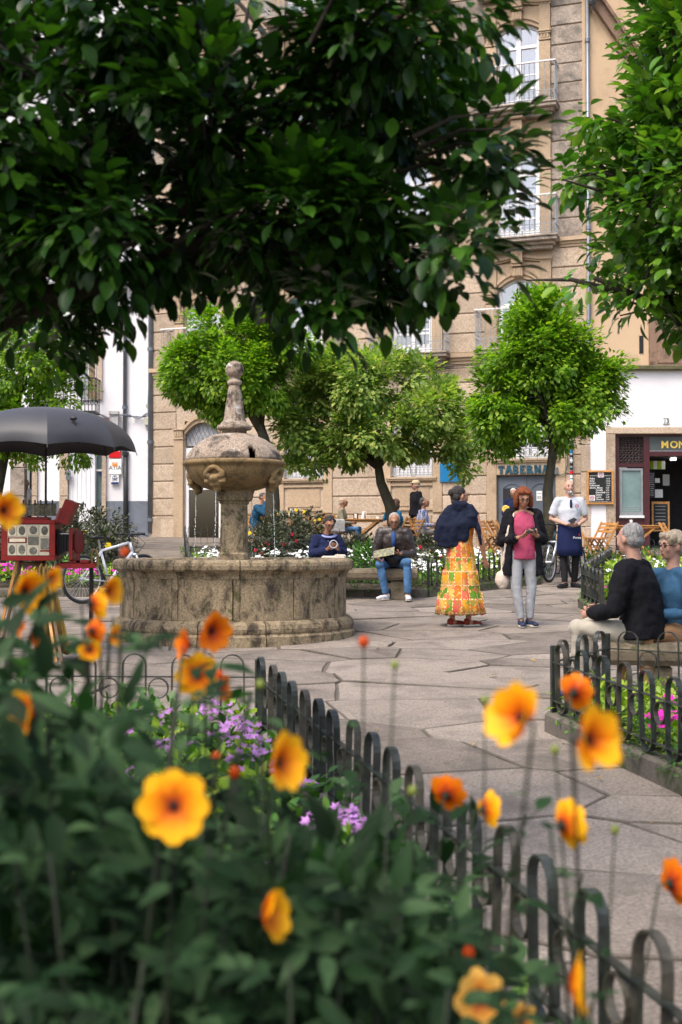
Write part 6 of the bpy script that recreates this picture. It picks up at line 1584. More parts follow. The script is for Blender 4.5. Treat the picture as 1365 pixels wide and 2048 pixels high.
# 6 man from behind, foreground right, facing away and to the left
D6 = 9.55; f = Fig(1.76, True, lean=.05); f.J.update(head=Vector((0,-.10,1.225)), neck=Vector((0,-.06,1.06)), wrR=Vector((-.17,-.36,.70)), elR=Vector((-.32,-.10,.74)), wrL=Vector((.12,-.38,.66)), elL=Vector((.28,-.12,.70)), knL=Vector((.16,-.46,.55)), knR=Vector((-.13,-.48,.55)), anR=Vector((-.12,-.42,.08)))
w6 = person('grey haired man in a black jacket and cream trousers seated with his back turned', (XG(1284,D6), D6, gz(0,D6)), R(-122), f, skin3, h_grey, 'short', top=c_black, bottom=c_white, shoe=c_navyshoe, jacket=c_black, bulk=1.22, voxel=.011, nod=R(6), turn=R(-20))
# 7 woman in denim
D7 = 9.75; f = Fig(1.66, True, lean=.02)
f.J.update(head=Vector((0,-.04,1.16)))
w7 = person('woman with fluffy fair hair and sunglasses in a blue denim shirt', (XG(1352,D7), D7, gz(0,D7)), R(-62), f, skin3, h_blond, 'fluffy', top=c_denim, bottom=c_tan, shoe=c_navyshoe, bulk=1.12, glasses=True, voxel=.011, turn=R(-8))

# 8-12 terrace guests
def seat_at(px, D): x = XG(px, D); return (x, D, gz(x, D))
f = Fig(1.70, True, lean=.09); f.J.update(elL=Vector((.20,-.36,.80)), wrL=Vector((.06,-.27,1.12)), elR=Vector((-.20,-.36,.80)), wrR=Vector((-.05,-.28,1.13)), head=Vector((0,-.20,1.20)))
person('person in a dark blue hooded coat leaning on a table with hands to the face', seat_at(513,30.8), R(62), f, skin1, h_darkgrey, 'short', top=c_blue, bottom=c_blackp, shoe=c_blkshoe, jacket=c_blue, bulk=1.22, voxel=.016, nod=R(22))
f = Fig(1.62, True, lean=.02); person('blonde short haired woman in an olive jumper sitting at the middle table', seat_at(683,30.05), R(78), f, skin1, h_blond, 'short', top=c_olive, bottom=c_jean, shoe=c_blkshoe, bulk=1.02, glasses=True, voxel=.015)
f = Fig(1.65, True, lean=.05); f.J.update(elR=Vector((-.20,-.30,.80)), wrR=Vector((-.08,-.24,1.08)))
person('brown curly haired woman in a bright blue jacket resting her cheek on her hand', seat_at(799,29.6), R(-70), f, skin1, h_brown, 'bob', top=c_teal, bottom=c_jean, shoe=c_blkshoe, bulk=1.05, voxel=.015)
f = Fig(1.74, True, lean=.03); person('grey haired man in a blue checked shirt sitting at the terrace table', seat_at(843,29.4), R(72), f, skin1, h_darkgrey, 'short', top=c_plaid, bottom=cloth('stone_shorts', (.33,.30,.27)), shoe=c_wshoe, bulk=1.1, voxel=.014)
f = Fig(1.74); person('standing man in a beige cap and black jacket looking left', seat_at(832,31.2), R(-68), f, skin3, h_grey, 'short', top=c_black, bottom=c_blackp, shoe=c_blkshoe, jacket=c_black, bulk=1.05, voxel=.015, hat=cloth('beige_cap', (.52,.42,.26)))
f = Fig(1.62); f.J.update(elL=Vector((.22,-.02,1.0)), wrL=Vector((.12,-.24,1.02)), elR=Vector((-.24,-.02,1.0)), wrR=Vector((-.22,-.22,.96)), head=Vector((0,-.07,1.50)))
person('grey haired woman in a navy jacket standing at the tavern door', seat_at(1028,31.4), R(-14), f, skin1, h_white, 'short', top=c_white, bottom=c_blackp, shoe=c_blkshoe, jacket=c_dnavy, bulk=1.0, voxel=.015, nod=R(18))
m = MB()
for k in range(9): t = 2*math.pi*k/9; m.ell((.04*math.cos(t), -.01, .04*math.sin(t)), (.026,.008,.020), n=7, m=5)
m.ell((0,-.015,0),(.02,.012,.02), n=8, m=5); o = m.build('yellow_flower', gold); q = P(1012,1018,30.9); o.location = q; o.scale = (1.6,1.6,1.6); tag(o, 'yellow artificial flower held by the grey haired woman at the tavern door', 'flower')
f = Fig(1.7); person('person in a pale blue shirt half hidden in the doorway of the white house', (XG(53,37.7),37.7,gz(-9,37.7)), R(30), f, skin1, h_dark, 'short', top=c_polo, bottom=c_blackp, shoe=c_blkshoe, voxel=.018)
o = MB().box((0,0,.16),(.34,.20,.32), ch=.03).build('white_bag', cloth('white_grey_bag', (.5,.5,.5), .3)); o.location = put(676, 29.7, .42); tag(o, 'white and black bag hung beside the blonde woman', 'bag')
o = MB().box((0,0,.15),(.36,.26,.30), ch=.05).build('brown_bag', wooddk); o.location = put(686, 29.5); tag(o, 'dark brown bag on the ground under the blonde woman chair', 'bag')

# ------------------------------------------------------------------ foliage
NR = np.random.default_rng(5)
def leaf_template(kind='oval', seg=3, fold=.25, droop=.25, width=.5):
    """unit-length leaf along +Y, face up +Z"""
    ts = np.linspace(0, 1, seg+2)
    prof = {'oval': lambda t: math.sin(math.pi*t**.9)**.8, 'pointed': lambda t: math.sin(math.pi*t**.75)**1.0*(1-.25*t)}[kind]
    V = [(0,0,0)]
    for t in ts[1:-1]:
        w = prof(t)*width/2; z = -droop*t*t
        V += [(-w, t, z+fold*w), (0, t, z), (w, t, z+fold*w)]
    V.append((0, 1, -droop)); n = len(ts)-2; Fs = []
    Fs += [(0,2,1,1), (0,3,2,2)]
    for i in range(n-1): a = 1+3*i; Fs += [(a,a+1,a+4,a+3), (a+1,a+2,a+5,a+4)]
    a = 1+3*(n-1); e = len(V)-1; Fs += [(a,a+1,e,e), (a+1,a+2,e,e)]
    return np.array(V), [f if f[2] != f[3] else f[:3] for f in Fs]
def tris(Fs):
    out = []
    for f in Fs:
        out.append((f[0], f[1], f[2]))
        if len(f) == 4: out.append((f[0], f[2], f[3]))
    return np.array(out, dtype=np.int32)
def frames(dirs, ups):
    d = dirs/np.linalg.norm(dirs, axis=1, keepdims=True); x = np.cross(d, ups); nx_ = np.linalg.norm(x, axis=1, keepdims=True); nx_[nx_ < 1e-6] = 1; x /= nx_; z = np.cross(x, d)
    return np.stack([x, d, z], axis=2)           # columns x,y,z
def scatter(T, F_, pos, dirs, ups, size):
    Rm = frames(dirs, ups); V = np.einsum('nij,kj->nki', Rm, T)*size[:, None, None]+pos[:, None, :]
    n, k = len(pos), len(T); Fc = (F_[None]+(np.arange(n)*k)[:, None, None]).reshape(-1, 3)
    return V.reshape(-1, 3), Fc
def rnd_unit(n): v = NR.normal(size=(n, 3)); return v/np.linalg.norm(v, axis=1, keepdims=True)
T_oval, F_oval = leaf_template('oval', 2, .22, .18, .52); F_oval = tris(F_oval)
T_small, F_small = leaf_template('pointed', 1, .2, .2, .62); F_small = tris(F_small)
T_tree, F_tree = leaf_template('oval', 1, .22, .2, .60); F_tree = tris(F_tree)
T_big, F_big = leaf_template('oval', 4, .25, .22, .54); F_big = tris(F_big)
def blobs_points(blobs, n, surf=.55):
    """points in a union of ellipsoids, biased towards their shells"""
    vol = np.array([b[3]*b[4]*b[5] for b in blobs])**(2/3); idx = NR.choice(len(blobs), n, p=vol/vol.sum()); B = np.array(blobs)
    u = rnd_unit(n); r = NR.uniform(0, 1, n)**surf
    return B[idx, :3]+u*r[:, None]*B[idx, 3:6], u
def crown_leaves(centers, outs, per, spread, size, T, F_, up=.9, droop=.15, outk=.8):
    n = len(centers)*per
    c = np.repeat(centers, per, axis=0); o = np.repeat(outs, per, axis=0)
    pos = c+rnd_unit(n)*spread*NR.uniform(.2, 1, n)[:, None]+o*spread*.3
    d = (pos-c)/spread*.9+o*outk+rnd_unit(n)*.45; d[:, 2] -= droop
    ups = np.array([0, 0, 1.0])*up+rnd_unit(n)*.42+o*.35
    s = size*NR.uniform(.65, 1.2, n)
    return pos, d, ups, s
def limb_tree(root, base, pts_targets, r0, mat, trunk_pts, name='trunk'):
    m = MB(); m.tube(trunk_pts, [r0*(1-.45*i/(len(trunk_pts)-1)) for i in range(len(trunk_pts))], 12); m.build('trunk', mat, root, smooth=True)
    top = Vector(trunk_pts[-1])
    for t in pts_targets:
        t = Vector(t); mid = top.lerp(t, .45)+Vector((rs.uniform(-.1,.1), rs.uniform(-.1,.1), .12)); L = (t-top).length
        m = MB(); m.tube([top-Vector((0,0,.1)), top.lerp(mid,.5)+Vector((rs.uniform(-.05,.05),0,.02)), mid, mid.lerp(t,.5)+Vector((0,rs.uniform(-.08,.08),.03)), t], [r0*.5, r0*.42, r0*.32, r0*.2, r0*.08], 7)
        for k in range(4):
            a = mid.lerp(t, .2+.2*k); e = a+Vector((rs.uniform(-1,1), rs.uniform(-1,1), rs.uniform(-.1,.9))).normalized()*L*.32
            m.tube([a, a.lerp(e,.5)+Vector((0,0,.04)), e], [r0*.14, r0*.09, r0*.03], 5)
        m.build('branch', mat, root, smooth=True)
def shrink(b, k): return tuple(b[:3])+tuple(max(.10, r-k) for r in b[3:6])
def tree(label, base, blobs, nclump, per, spread, size, lmat, r0, trunk_pts, targets, T=T_tree, F_=F_tree, surf=.42, mat=bark, nleafobj=0, up=.9, droop=.15, group='round leafy trees in the square', twigs=True):
    root = empty('tree', base, 0, label, 'tree', group); bz = Vector(base); blobs = [shrink(b, spread*.75) for b in blobs]
    cen, out = blobs_points(blobs, int(nclump*1.25), surf)
    nz = np.array([noise.noise(Vector(c)*(1.5 if base[1] > 12 else 2.6)) for c in cen]); kp = nz > -.16; cen, out = cen[kp]+out[kp]*(nz[kp]*spread*1.5)[:, None], out[kp]
    pos, d, ups, s = crown_leaves(cen, out, per, spread, size, T, F_, up, droop)
    loc = pos-np.array(base)
    if nleafobj:
        # the leaves nearest the camera and inside the frame become objects of their own
        dist = pos[:, 1]; pxs = CX+pos[:, 0]/pos[:, 1]*F; pys = HOR-(pos[:, 2]-CAMZ)/pos[:, 1]*F
        vis = (pxs > -20) & (pxs < 1385) & (pys > -20) & (pys < 2068); order_ = np.argsort(np.where(vis, dist, 1e6))[:nleafobj]
        me = npmesh('leaf', T, F_, lmat, True); Rm = frames(d, ups)
        for i in order_:
            M = Matrix(Rm[i].tolist()).to_4x4(); M = Matrix.Translation(loc[i]) @ M @ Matrix.Scale(float(s[i]), 4)
            inst('leaf', me, root, M)
        keep = np.ones(len(pos), bool); keep[order_] = False; loc, d, ups, s = loc[keep], d[keep], ups[keep], s[keep]
    V, Fc = scatter(T, F_, loc, d, ups, s)
    o = bpy.data.objects.new('foliage', npmesh('foliage', V, Fc, lmat, True)); link(o, root); o['kind'] = 'stuff'
    limb_tree(root, base, [tuple(Vector(t)-bz) for t in targets], r0, mat, [tuple(Vector(t)-bz) for t in trunk_pts])
    if twigs:
        m = MB(); idx = NR.choice(len(cen), min(220, len(cen)), replace=False); c0 = cen.mean(axis=0)
        for i in idx:
            e = Vector(cen[i])-bz; q = Vector(cen[i]*.72+c0*.28)-bz+Vector((0,0,-.05)); m.tube([q, q.lerp(e,.5)+Vector((0,0,.03)), e], [r0*.07,r0*.05,r0*.02], 4)
        m.build('twigs', mat, root, kind='stuff')
    return root
def B_(px, py, D, rpx, rpy, rd): p = P(px, py, D); return (p.x, p.y, p.z, rpx*D/F, rd, rpy*D/F)
lm_fresh = leafmat('fresh_green_leaf', [(.055,.15,.010), (.11,.26,.018), (.20,.38,.028), (.38,.50,.045)], .45, .38)
lm_lime = leafmat('pale_green_leaf', [(.09,.20,.04), (.18,.32,.07), (.34,.46,.12), (.55,.56,.16)], .45, .42)
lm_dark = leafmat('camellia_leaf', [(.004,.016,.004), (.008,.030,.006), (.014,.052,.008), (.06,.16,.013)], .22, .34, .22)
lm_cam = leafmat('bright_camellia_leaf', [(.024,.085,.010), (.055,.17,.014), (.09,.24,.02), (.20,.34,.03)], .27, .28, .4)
# right small tree
D = 23.2
tree('round bright green tree with a leaning trunk in front of the tavern', gp(1102, D),
     [B_(1070,720,D,120,110,1.25), B_(1010,790,D,85,95,1.1), B_(1165,780,D,100,95,1.1), B_(1090,650,D,85,70,.9), B_(1200,760,D,62,62,.7), B_(980,840,D,48,55,.8), B_(1090,840,D,130,55,1.2), B_(1150,700,D,70,70,.9), B_(1048,640,D,60,58,.6), B_(1035,605,D,16,44,.3), B_(1130,880,D,50,24,.6), B_(1000,890,D,48,22,.5)],
     800, 52, .22, .115, lm_fresh, .12, [P(1100,1092,D), P(1098,1040,D), P(1096,980,D), P(1104,920,D), P(1108,870,D)], [P(1050,760,D-.6), P(1150,760,D-.4), P(1180,800,D+.5), P(1020,800,D+.5), P(1090,680,D), P(1110,720,D+.8)])
D = 26.3
tree('wide pale green tree with a curved dark trunk in the central bed', gp(790, D),
     [B_(740,780,D,140,85,1.6), B_(640,800,D,85,85,1.2), B_(860,820,D,85,70,1.2), B_(700,740,D,90,50,1.1), B_(900,880,D,52,50,.9), B_(600,860,D,52,70,.9), B_(620,930,D,55,34,.8), B_(840,750,D,70,45,1.0), B_(590,760,D,34,50,.7), B_(760,870,D,150,55,1.5), B_(930,935,D,30,26,.5), B_(680,900,D,70,36,1.0)],
     760, 46, .23, .135, lm_lime, .15, [P(792,1092,D), P(788,1050,D), P(780,1010,D), P(762,965,D), P(756,925,D)], [P(660,880,D), P(700,800,D-.5), P(800,810,D+.4), P(860,860,D), P(740,760,D+.8), P(620,920,D-.3)])
D = 25.6
tree('dense dark green round tree right behind the fountain finial', gp(547, D),
     [B_(450,740,D,110,90,1.4), B_(390,740,D,62,70,1.0), B_(520,760,D,70,80,1.2), B_(430,670,D,70,55,.9), B_(520,690,D,80,60,1.0), B_(460,800,D,70,42,1.0), B_(360,720,D,34,52,.7), B_(570,700,D,60,50,.9), B_(520,640,D,50,40,.8)],
     700, 48, .21, .115, lm_fresh, .17, [P(544,1080,D), P(546,1000,D), P(542,920,D), P(520,850,D)], [P(420,760,D), P(470,700,D-.4), P(530,740,D+.4), P(390,720,D+.2)], surf=.36)
D = 29
tree('leafy green tree behind the charcoal umbrella at the left', gp(20, D),
     [B_(60,720,D,100,110,1.5), B_(130,800,D,62,75,1.2), B_(10,850,D,100,80,1.4), B_(90,640,D,60,60,1.0), B_(130,720,D,60,40,.9), B_(60,910,D,55,26,.8), B_(150,880,D,40,40,.7), B_(-60,760,D,90,140,1.5)],
     520, 44, .25, .13, lm_fresh, .18, [P(-20,1085,D), P(-10,1000,D), P(10,900,D), P(30,840,D)], [P(60,760,D), P(100,820,D-.4), P(0,760,D+.4), P(90,660,D+.2)])
# far right overhanging camellia, nearer the camera
D = 7.6
tree('glossy camellia overhanging from the right edge', (3.6, 8.0, .34),
     [B_(1375,130,D,125,150,1.0), B_(1320,260,D,115,130,1.0), B_(1370,400,D,160,150,1.1), B_(1255,350,D,80,70,.7), B_(1215,225,D,34,26,.3), B_(1340,520,D,115,85,.9), B_(1250,430,D,48,55,.5), B_(1390,620,D,80,70,.8), B_(1160,360,D,36,22,.25), B_(1315,60,D,50,60,.5), B_(1180,550,D,38,20,.25), B_(1360,700,D,26,50,.3), B_(1290,590,D,60,40,.5), B_(1430,0,D,150,200,1.3), B_(1450,400,D,150,300,1.3)],
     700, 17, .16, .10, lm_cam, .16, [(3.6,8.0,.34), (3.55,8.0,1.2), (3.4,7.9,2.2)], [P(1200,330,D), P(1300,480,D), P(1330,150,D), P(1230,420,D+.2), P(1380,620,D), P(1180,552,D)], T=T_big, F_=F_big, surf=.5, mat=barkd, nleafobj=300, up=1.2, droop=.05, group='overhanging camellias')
# great dark crown, upper left, nearest
def G(px, py, D, r, rd=.7): return B_(px, py, D, r, r, rd)
big = [G(-90,-30,4.7,190)]
for (px, py, r) in ((60,60,200),(260,40,200),(470,50,190),(680,60,180),(800,50,125),(925,20,45),(40,260,200),(230,250,210),(430,250,210),(640,240,200),(750,220,150),(825,185,82),(30,450,190),(200,450,180),(400,420,180),(600,430,175),(730,390,118),(835,370,78),(60,600,130),(180,570,110),(330,550,95),(470,510,85),(620,540,90),(715,470,80),(700,600,62),(40,700,75),(590,640,50),(950,330,48),(925,90,26),(835,560,38),(845,440,42),(760,610,40),(120,670,55),(660,670,30),(905,572,12),(980,375,36),(640,690,20)):
    big.append(G(px, py-(55 if py > 480 and px > 400 else 35 if py > 480 else 0), 4.6+.35*math.sin(px*.013+py*.02), r*.92, .62))
tree('large dark glossy camellia crown filling the upper left', (-2.9, 4.6, .2), big,
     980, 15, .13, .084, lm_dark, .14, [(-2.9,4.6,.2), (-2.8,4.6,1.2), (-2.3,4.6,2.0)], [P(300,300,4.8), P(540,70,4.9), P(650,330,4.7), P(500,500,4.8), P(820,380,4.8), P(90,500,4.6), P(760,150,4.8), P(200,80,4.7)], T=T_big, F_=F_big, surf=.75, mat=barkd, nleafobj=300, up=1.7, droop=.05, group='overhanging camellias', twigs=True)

# ------------------------------------------------------------------ flower bed planting
def pt_in(poly, n, lo=(-20,0), hi=(20,40), margin=.12, pred=None):
    out = []; xs_ = [p[0] for p in poly]; ys_ = [p[1] for p in poly]
    while len(out) < n:
        x = rs.uniform(max(min(xs_), lo[0]), min(max(xs_), hi[0])); y = rs.uniform(max(min(ys_), lo[1]), min(max(ys_), hi[1]))
        if inside(poly, x, y) and edge_dist(poly, x, y) > margin and (pred is None or pred(x, y)): out.append((x, y))
    return out
lm_cole = leafmat('lime_coleus_leaf', [(.13,.26,.015), (.24,.40,.02), (.34,.48,.03), (.42,.50,.06)], .3, .5)
lm_green = leafmat('bedding_leaf', [(.02,.07,.012), (.05,.15,.02), (.08,.21,.025), (.15,.30,.04)], .3, .45)
lm_bronze = leafmat('bronze_dahlia_leaf', [(.035,.038,.030), (.06,.06,.045), (.09,.085,.065), (.09,.12,.05)], .15, .5)
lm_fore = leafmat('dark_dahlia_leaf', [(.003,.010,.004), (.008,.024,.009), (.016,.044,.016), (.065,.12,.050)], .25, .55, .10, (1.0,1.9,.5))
fm_w = plain('white_petal', (.80,.80,.78), .6, .04, rnd=.05); fm_p = plain('magenta_petal', (.62,.02,.36), .6, .12, rnd=.15); fm_l = plain('lilac_petal', (.46,.21,.52), .6, .12, rnd=.2); fm_r = plain('crimson_petal', (.42,.005,.02), .6, .1); fm_y = plain('yellow_petal', (.75,.52,.02), .6, .1)
def cover(name, pts, hgt, size, mat, per=14, spread=.10, T=T_small, F_=F_small, label=None, cat='ground cover', up=1.2):
    c = np.array([(x, y, gz(x, y)+.10+rs.uniform(.2,1)*hgt) for x, y in pts]); o_ = rnd_unit(len(c)); o_[:, 2] = abs(o_[:, 2])
    pos, d, ups, s = crown_leaves(c, o_, per, spread, size, T, F_, up=up, droop=.0, outk=.5); pos[:, 2] = np.maximum(pos[:, 2], SLOPE*pos[:, 1]+.10)
    V, Fc = scatter(T, F_, pos, d, ups, s); o = bpy.data.objects.new(name, npmesh(name, V, Fc, mat, True)); link(o); o['kind'] = 'stuff'
    if label: o['label'] = label
    return o
def blooms(name, pts, mat, r=.022, per=5, spread=.06, label=None, zoff=.1):
    m = MB(); 
    for (x, y, z) in pts:
        for k in range(per):
            cx_, cy_, cz_ = x+rs.uniform(-1,1)*spread, y+rs.uniform(-1,1)*spread, z+rs.uniform(-.4,.6)*spread
            tx, ty = rs.uniform(-.6,.6), rs.uniform(-.9,.2); nrm = Vector((tx, ty, 1)).normalized(); a = nrm.orthogonal().normalized(); b = nrm.cross(a); n5 = 5
            c = Vector((cx_, cy_, cz_)); vs = [c+nrm*.003]
            for q in range(n5*2): t = math.pi*q/n5; rr = r*(1 if q % 2 == 0 else .55); vs.append(c+a*rr*math.cos(t)+b*rr*math.sin(t)+nrm*(.006 if q % 2 == 0 else 0))
            m.add([tuple(v) for v in vs], [(0, 1+q, 1+(q+1) % (n5*2)) for q in range(n5*2)])
    o = m.build(name, mat, kind='stuff'); 
    if label: o['label'] = label
    return o
C_ = BED['centre']
front = lambda x, y: y < 21.5-.0
cover('green_bedding', pt_in(C_, 520, pred=lambda x, y: y < 24), .22, .075, lm_green, label='green bedding plants of the central bed')
cover('lime_bedding', pt_in(C_, 240, pred=lambda x, y: 19.2 < y < 23.5 and (x > .9 or x < -1.0)), .24, .09, lm_cole, label='lime green bedding of the central bed')
wp = [(x, y, gz(x,y)+.46+rs.uniform(-.05,.08)) for x, y in pt_in(C_, 80, pred=lambda x, y: 20.3 < y < 22.6)]
blooms('white_blooms', wp, fm_w, .036, 6, .12, 'drifts of white flowers in the central bed')
wp = [(x, y, gz(x,y)+.38+rs.uniform(-.05,.08)) for x, y in pt_in(C_, 45, pred=lambda x, y: 19.0 < y < 20.4 and x > .8)]
blooms('low_white_blooms', wp, fm_w, .032, 5, .14, 'low white flowers near the fence of the central bed')
def shrub(label, x, y, rr, h, mat, leaf=.09, n=70, per=16, group='bedding shrubs', flowers=(), fmat=None, fr=.032, cat='shrub', nm='flower'):
    base = (x, y, gz(x, y)+.09); root = empty('shrub', base, 0, label, cat, group)
    bl = [(x, y, base[2]+h*.55, rr, rr, h*.48)]; cen, out = blobs_points(bl, n, .5); pos, d, ups, s = crown_leaves(cen, out, per, .11, leaf, T_small, F_small, droop=.05)
    V, Fc = scatter(T_small, F_small, pos-np.array(base), d, ups, s); o = bpy.data.objects.new('foliage', npmesh('foliage', V, Fc, mat, True)); link(o, root); o['kind'] = 'stuff'
    m = MB()
    for k in range(7): a = k*.9; e = (rr*.6*math.cos(a), rr*.6*math.sin(a), h*.8); m.tube([(0,0,-.05), (e[0]*.4, e[1]*.4, h*.4), e], [.012,.009,.005], 5)
    m.build('stems', bark, root, kind='stuff')
    for (dx, dz, mt) in flowers:
        m = MB(); c = Vector((dx, -rr*.9, dz))
        for q in range(8): t = 2*math.pi*q/8; m.ell((c.x+fr*.6*math.cos(t), c.y, c.z+fr*.6*math.sin(t)), (fr*.42, fr*.2, fr*.42), n=6, m=4)
        m.ell(c, (fr*.35,fr*.25,fr*.35), n=6, m=4); m.build(nm, mt, root)
    return root
def atz(px, py, D): p = P(px, py, D); return p
for (px, py, D, r_, h_, lab, fl) in ((572,1075,23.2,.72,1.02,'bronze leaved dahlia bush with red blooms behind the fountain rim',[(.0,.45,fm_r),(.15,.62,fm_r),(.22,.50,fm_r),(-.3,.45,fm_r)]),
        (520,1080,22.0,.42,.75,'small bronze dahlia bush with a red and a yellow bloom beside the fountain column',[(.05,.36,fm_r),(-.05,.42,fm_r),(-.15,.72,fm_y)]),
        (600,1040,24.6,.62,.98,'tall bronze dahlia bush topped with yellow blooms before the empty chairs',[(-.4,.92,fm_y),(-.2,.97,fm_y),(-.05,1.0,fm_y),(.3,.80,fm_y),(.4,.82,fm_y),(.1,.97,fm_y)]),
        (700,1090,22.6,.55,.62,'dark leaved shrub between the two people on the bench',[]), (860,1105,21.8,.60,.62,'dark leaved shrub left of the woman in the colourful skirt',[(-.2,.5,fm_r),(.15,.35,fm_r)]),
        (745,1120,20.2,.45,.55,'dense green shrub beside the shoulder of the reading man',[]), (1075,1100,23.0,.4,.55,'low dark shrub with one red bloom behind the red haired woman',[(.1,.5,fm_r)])):
    x = XG(px, D); shrub(lab, x, D, r_, h_, lm_bronze if 'bronze' in lab or 'dark' in lab else lm_green, flowers=fl, n=int(110*r_/.5), group='dahlias and shrubs of the central bed')
# far left bed
FLp = BED['far_left']
cover('far_left_bedding', pt_in(FLp, 260, pred=lambda x, y: y < 24), .25, .08, lm_green, label='green bedding behind the bicycle')
cover('far_left_lime', pt_in(FLp, 150, pred=lambda x, y: y < 20.5), .22, .10, lm_cole, label='lime green bedding low behind the bicycle')
blooms('magenta_blooms', [(x, y, gz(x,y)+.33) for x, y in pt_in(FLp, 34, pred=lambda x, y: y < 20.5)], fm_p, .05, 7, .13, 'magenta flowers low behind the bicycle')
for (px, D, r_, h_, lab, fl) in ((185,25.5,.85,1.0,'grey leaved shrub with yellow blooms behind the bicycle saddle',[(-.5,.7,fm_y),(.0,.5,fm_y),(.4,.45,fm_y)]),(140,23.5,.6,.85,'grey leaved shrub behind the red camera lid',[(.0,.6,fm_y)]),(215,22,.5,.75,'grey leaved shrub behind the bicycle frame',[(.1,.5,fm_y)]),(20,21,.6,.8,'green shrub with magenta blooms left of the red box',[(-.2,.4,fm_p),(.1,.5,fm_p)]),(-5,22.5,.6,1.1,'dark shrub at the left edge behind the red box',[])):
    shrub(lab, XG(px, D), D, r_, h_, lm_bronze, flowers=fl, n=int(120*r_/.5), group='grey shrubs of the far left bed', fr=.06)
# mid right bed
MR = BED['mid_right']
cover('mid_right_lime', pt_in(MR, 380, pred=lambda x, y: x < 7.5), .30, .10, lm_cole, label='lime green bedding behind the seated couple')
cover('mid_right_green', pt_in(MR, 260, pred=lambda x, y: x < 7.5), .22, .09, lm_green, label='green bedding behind the seated couple')
blooms('small_white_blooms', [(x, y, gz(x,y)+.42) for x, y in pt_in(MR, 60, pred=lambda x, y: y > 18)], fm_w, .035, 4, .1, 'white flowers at the back of the bed behind the seated couple')
blooms('small_pink_blooms', [(x, y, gz(x,y)+.30) for x, y in pt_in(MR, 10, pred=lambda x, y: y < 16.6 and x < 4.2)], fm_p, .03, 5, .07, 'few pink flowers at the near corner of the bed behind the seated couple')
# bed across terrace edge
cover('terrace_edge_green', [(rs.uniform(4.8, 8.6), rs.uniform(24.3, 25.6)) for _ in range(90)], .25, .09, lm_green, label='greenery along the thin fence by the bar')
# near right bed with magenta flowers
NRp = BED['near_right']
vis_nr = lambda x, y: 3.0 < y < 9 and x < .285*y+.4
cover('near_right_lime', pt_in(NRp, 200, pred=lambda x, y: vis_nr(x, y) and y > 5.2), .14, .065, lm_cole, per=10, T=T_oval, F_=F_oval, label='lime coleus in the bed by the seated couple')
cover('near_right_green', pt_in(NRp, 260, pred=vis_nr), .08, .05, lm_green, per=10, T=T_oval, F_=F_oval, label='small green plants in the bed by the seated couple')
for k, (x, y) in enumerate(pt_in(NRp, 11, pred=lambda x, y: vis_nr(x, y) and 6.2 < y < 8.6, margin=.2)):
    blooms('magenta_bloom_cluster', [(x, y, gz(x,y)+.27)], fm_p, .028, 16, .07)
# moss tufts along kerbs
mt = []
for key in ('near_right', 'mid_right', 'centre'):
    pl = BED[key]
    for i in range(len(pl)):
        a = Vector(pl[i]); b = Vector(pl[(i+1) % len(pl)])
        for _ in range(int((b-a).length*5)): p = a.lerp(b, rs.random()); mt.append((p.x+rs.uniform(-.05,.08), p.y+rs.uniform(-.06,.02)))
mt = [p for p in mt if abs(p[0]) < .3*p[1]+.6]
cover('kerb_weeds', mt, .03, .04, lm_green, per=9, spread=.06, label='small weeds along the kerbs')
# near left bed beyond the dahlias: lime coleus and lilac phlox
NL = BED['near_left']
vis_nl = lambda x, y: y > 3.0 and abs(x) < .30*y+.3
cover('near_left_lime', pt_in(NL, 170, pred=lambda x, y: vis_nl(x, y) and y > 4.2 and noise.noise(Vector((x*1.3,y*1.3,0))) > -.12), .20, .085, lm_cole, per=11, T=T_oval, F_=F_oval, label='lime coleus in the nearest bed behind the orange flowers')
cover('near_left_green', pt_in(NL, 420, pred=vis_nl), .22, .08, lm_green, per=11, T=T_oval, F_=F_oval, label='low green plants in the nearest bed')
for (px, py, n_) in ((480,1470,24),(455,1455,18),(500,1500,16),(660,1650,26),(690,1665,16),(350,1500,14),(300,1440,8),(590,1560,10),(240,1560,8),(475,1690,10),(430,1420,10),(240,1470,8),(560,1800,7),(600,1740,8),(520,1530,10)):
    D = (CAMZ-.33)*F/(py-GHOR); p = P(px, py, D); blooms('lilac_bloom_cluster', [(p.x, p.y, p.z)], fm_l, .024, int(n_*1.7), .10)

# ------------------------------------------------------------------ fallen leaves on the paving
fl_me = npmesh('fallen_leaf', T_oval, F_oval, leafmat('fallen_leaf_brown', [(.20,.11,.03), (.42,.30,.06), (.30,.12,.04)], .1, .6), False)
for k, (px, py, s_) in enumerate(((712,1222,.09),(995,1352,.09),(1060,1322,.07),(1320,1380,.06),(830,1232,.05),(1105,1440,.06),(1190,1560,.05),(760,1300,.05),(950,1490,.05))):
    D = CAMZ*F/(py-GHOR); o = bpy.data.objects.new('fallen_leaf', fl_me); link(o); o.location = (XG(px, D), D, gz(0,D)+.02); o.scale = (s_,)*3; o.rotation_euler = (0, .2, k*1.9)
    tag(o, 'small fallen leaf lying on the paving '+['at the foot of the fountain right side','left of the right hand fence corner','just before the right hand fence corner','under the near end of the right bench','just left of the woman in the colourful skirt','beside the right kerb below the fence corner','on the path right of the orange blooms','halfway between fountain and left fence corner','on the path beside the diagonal fence'][k], 'leaf', 'fallen leaves on the paving')

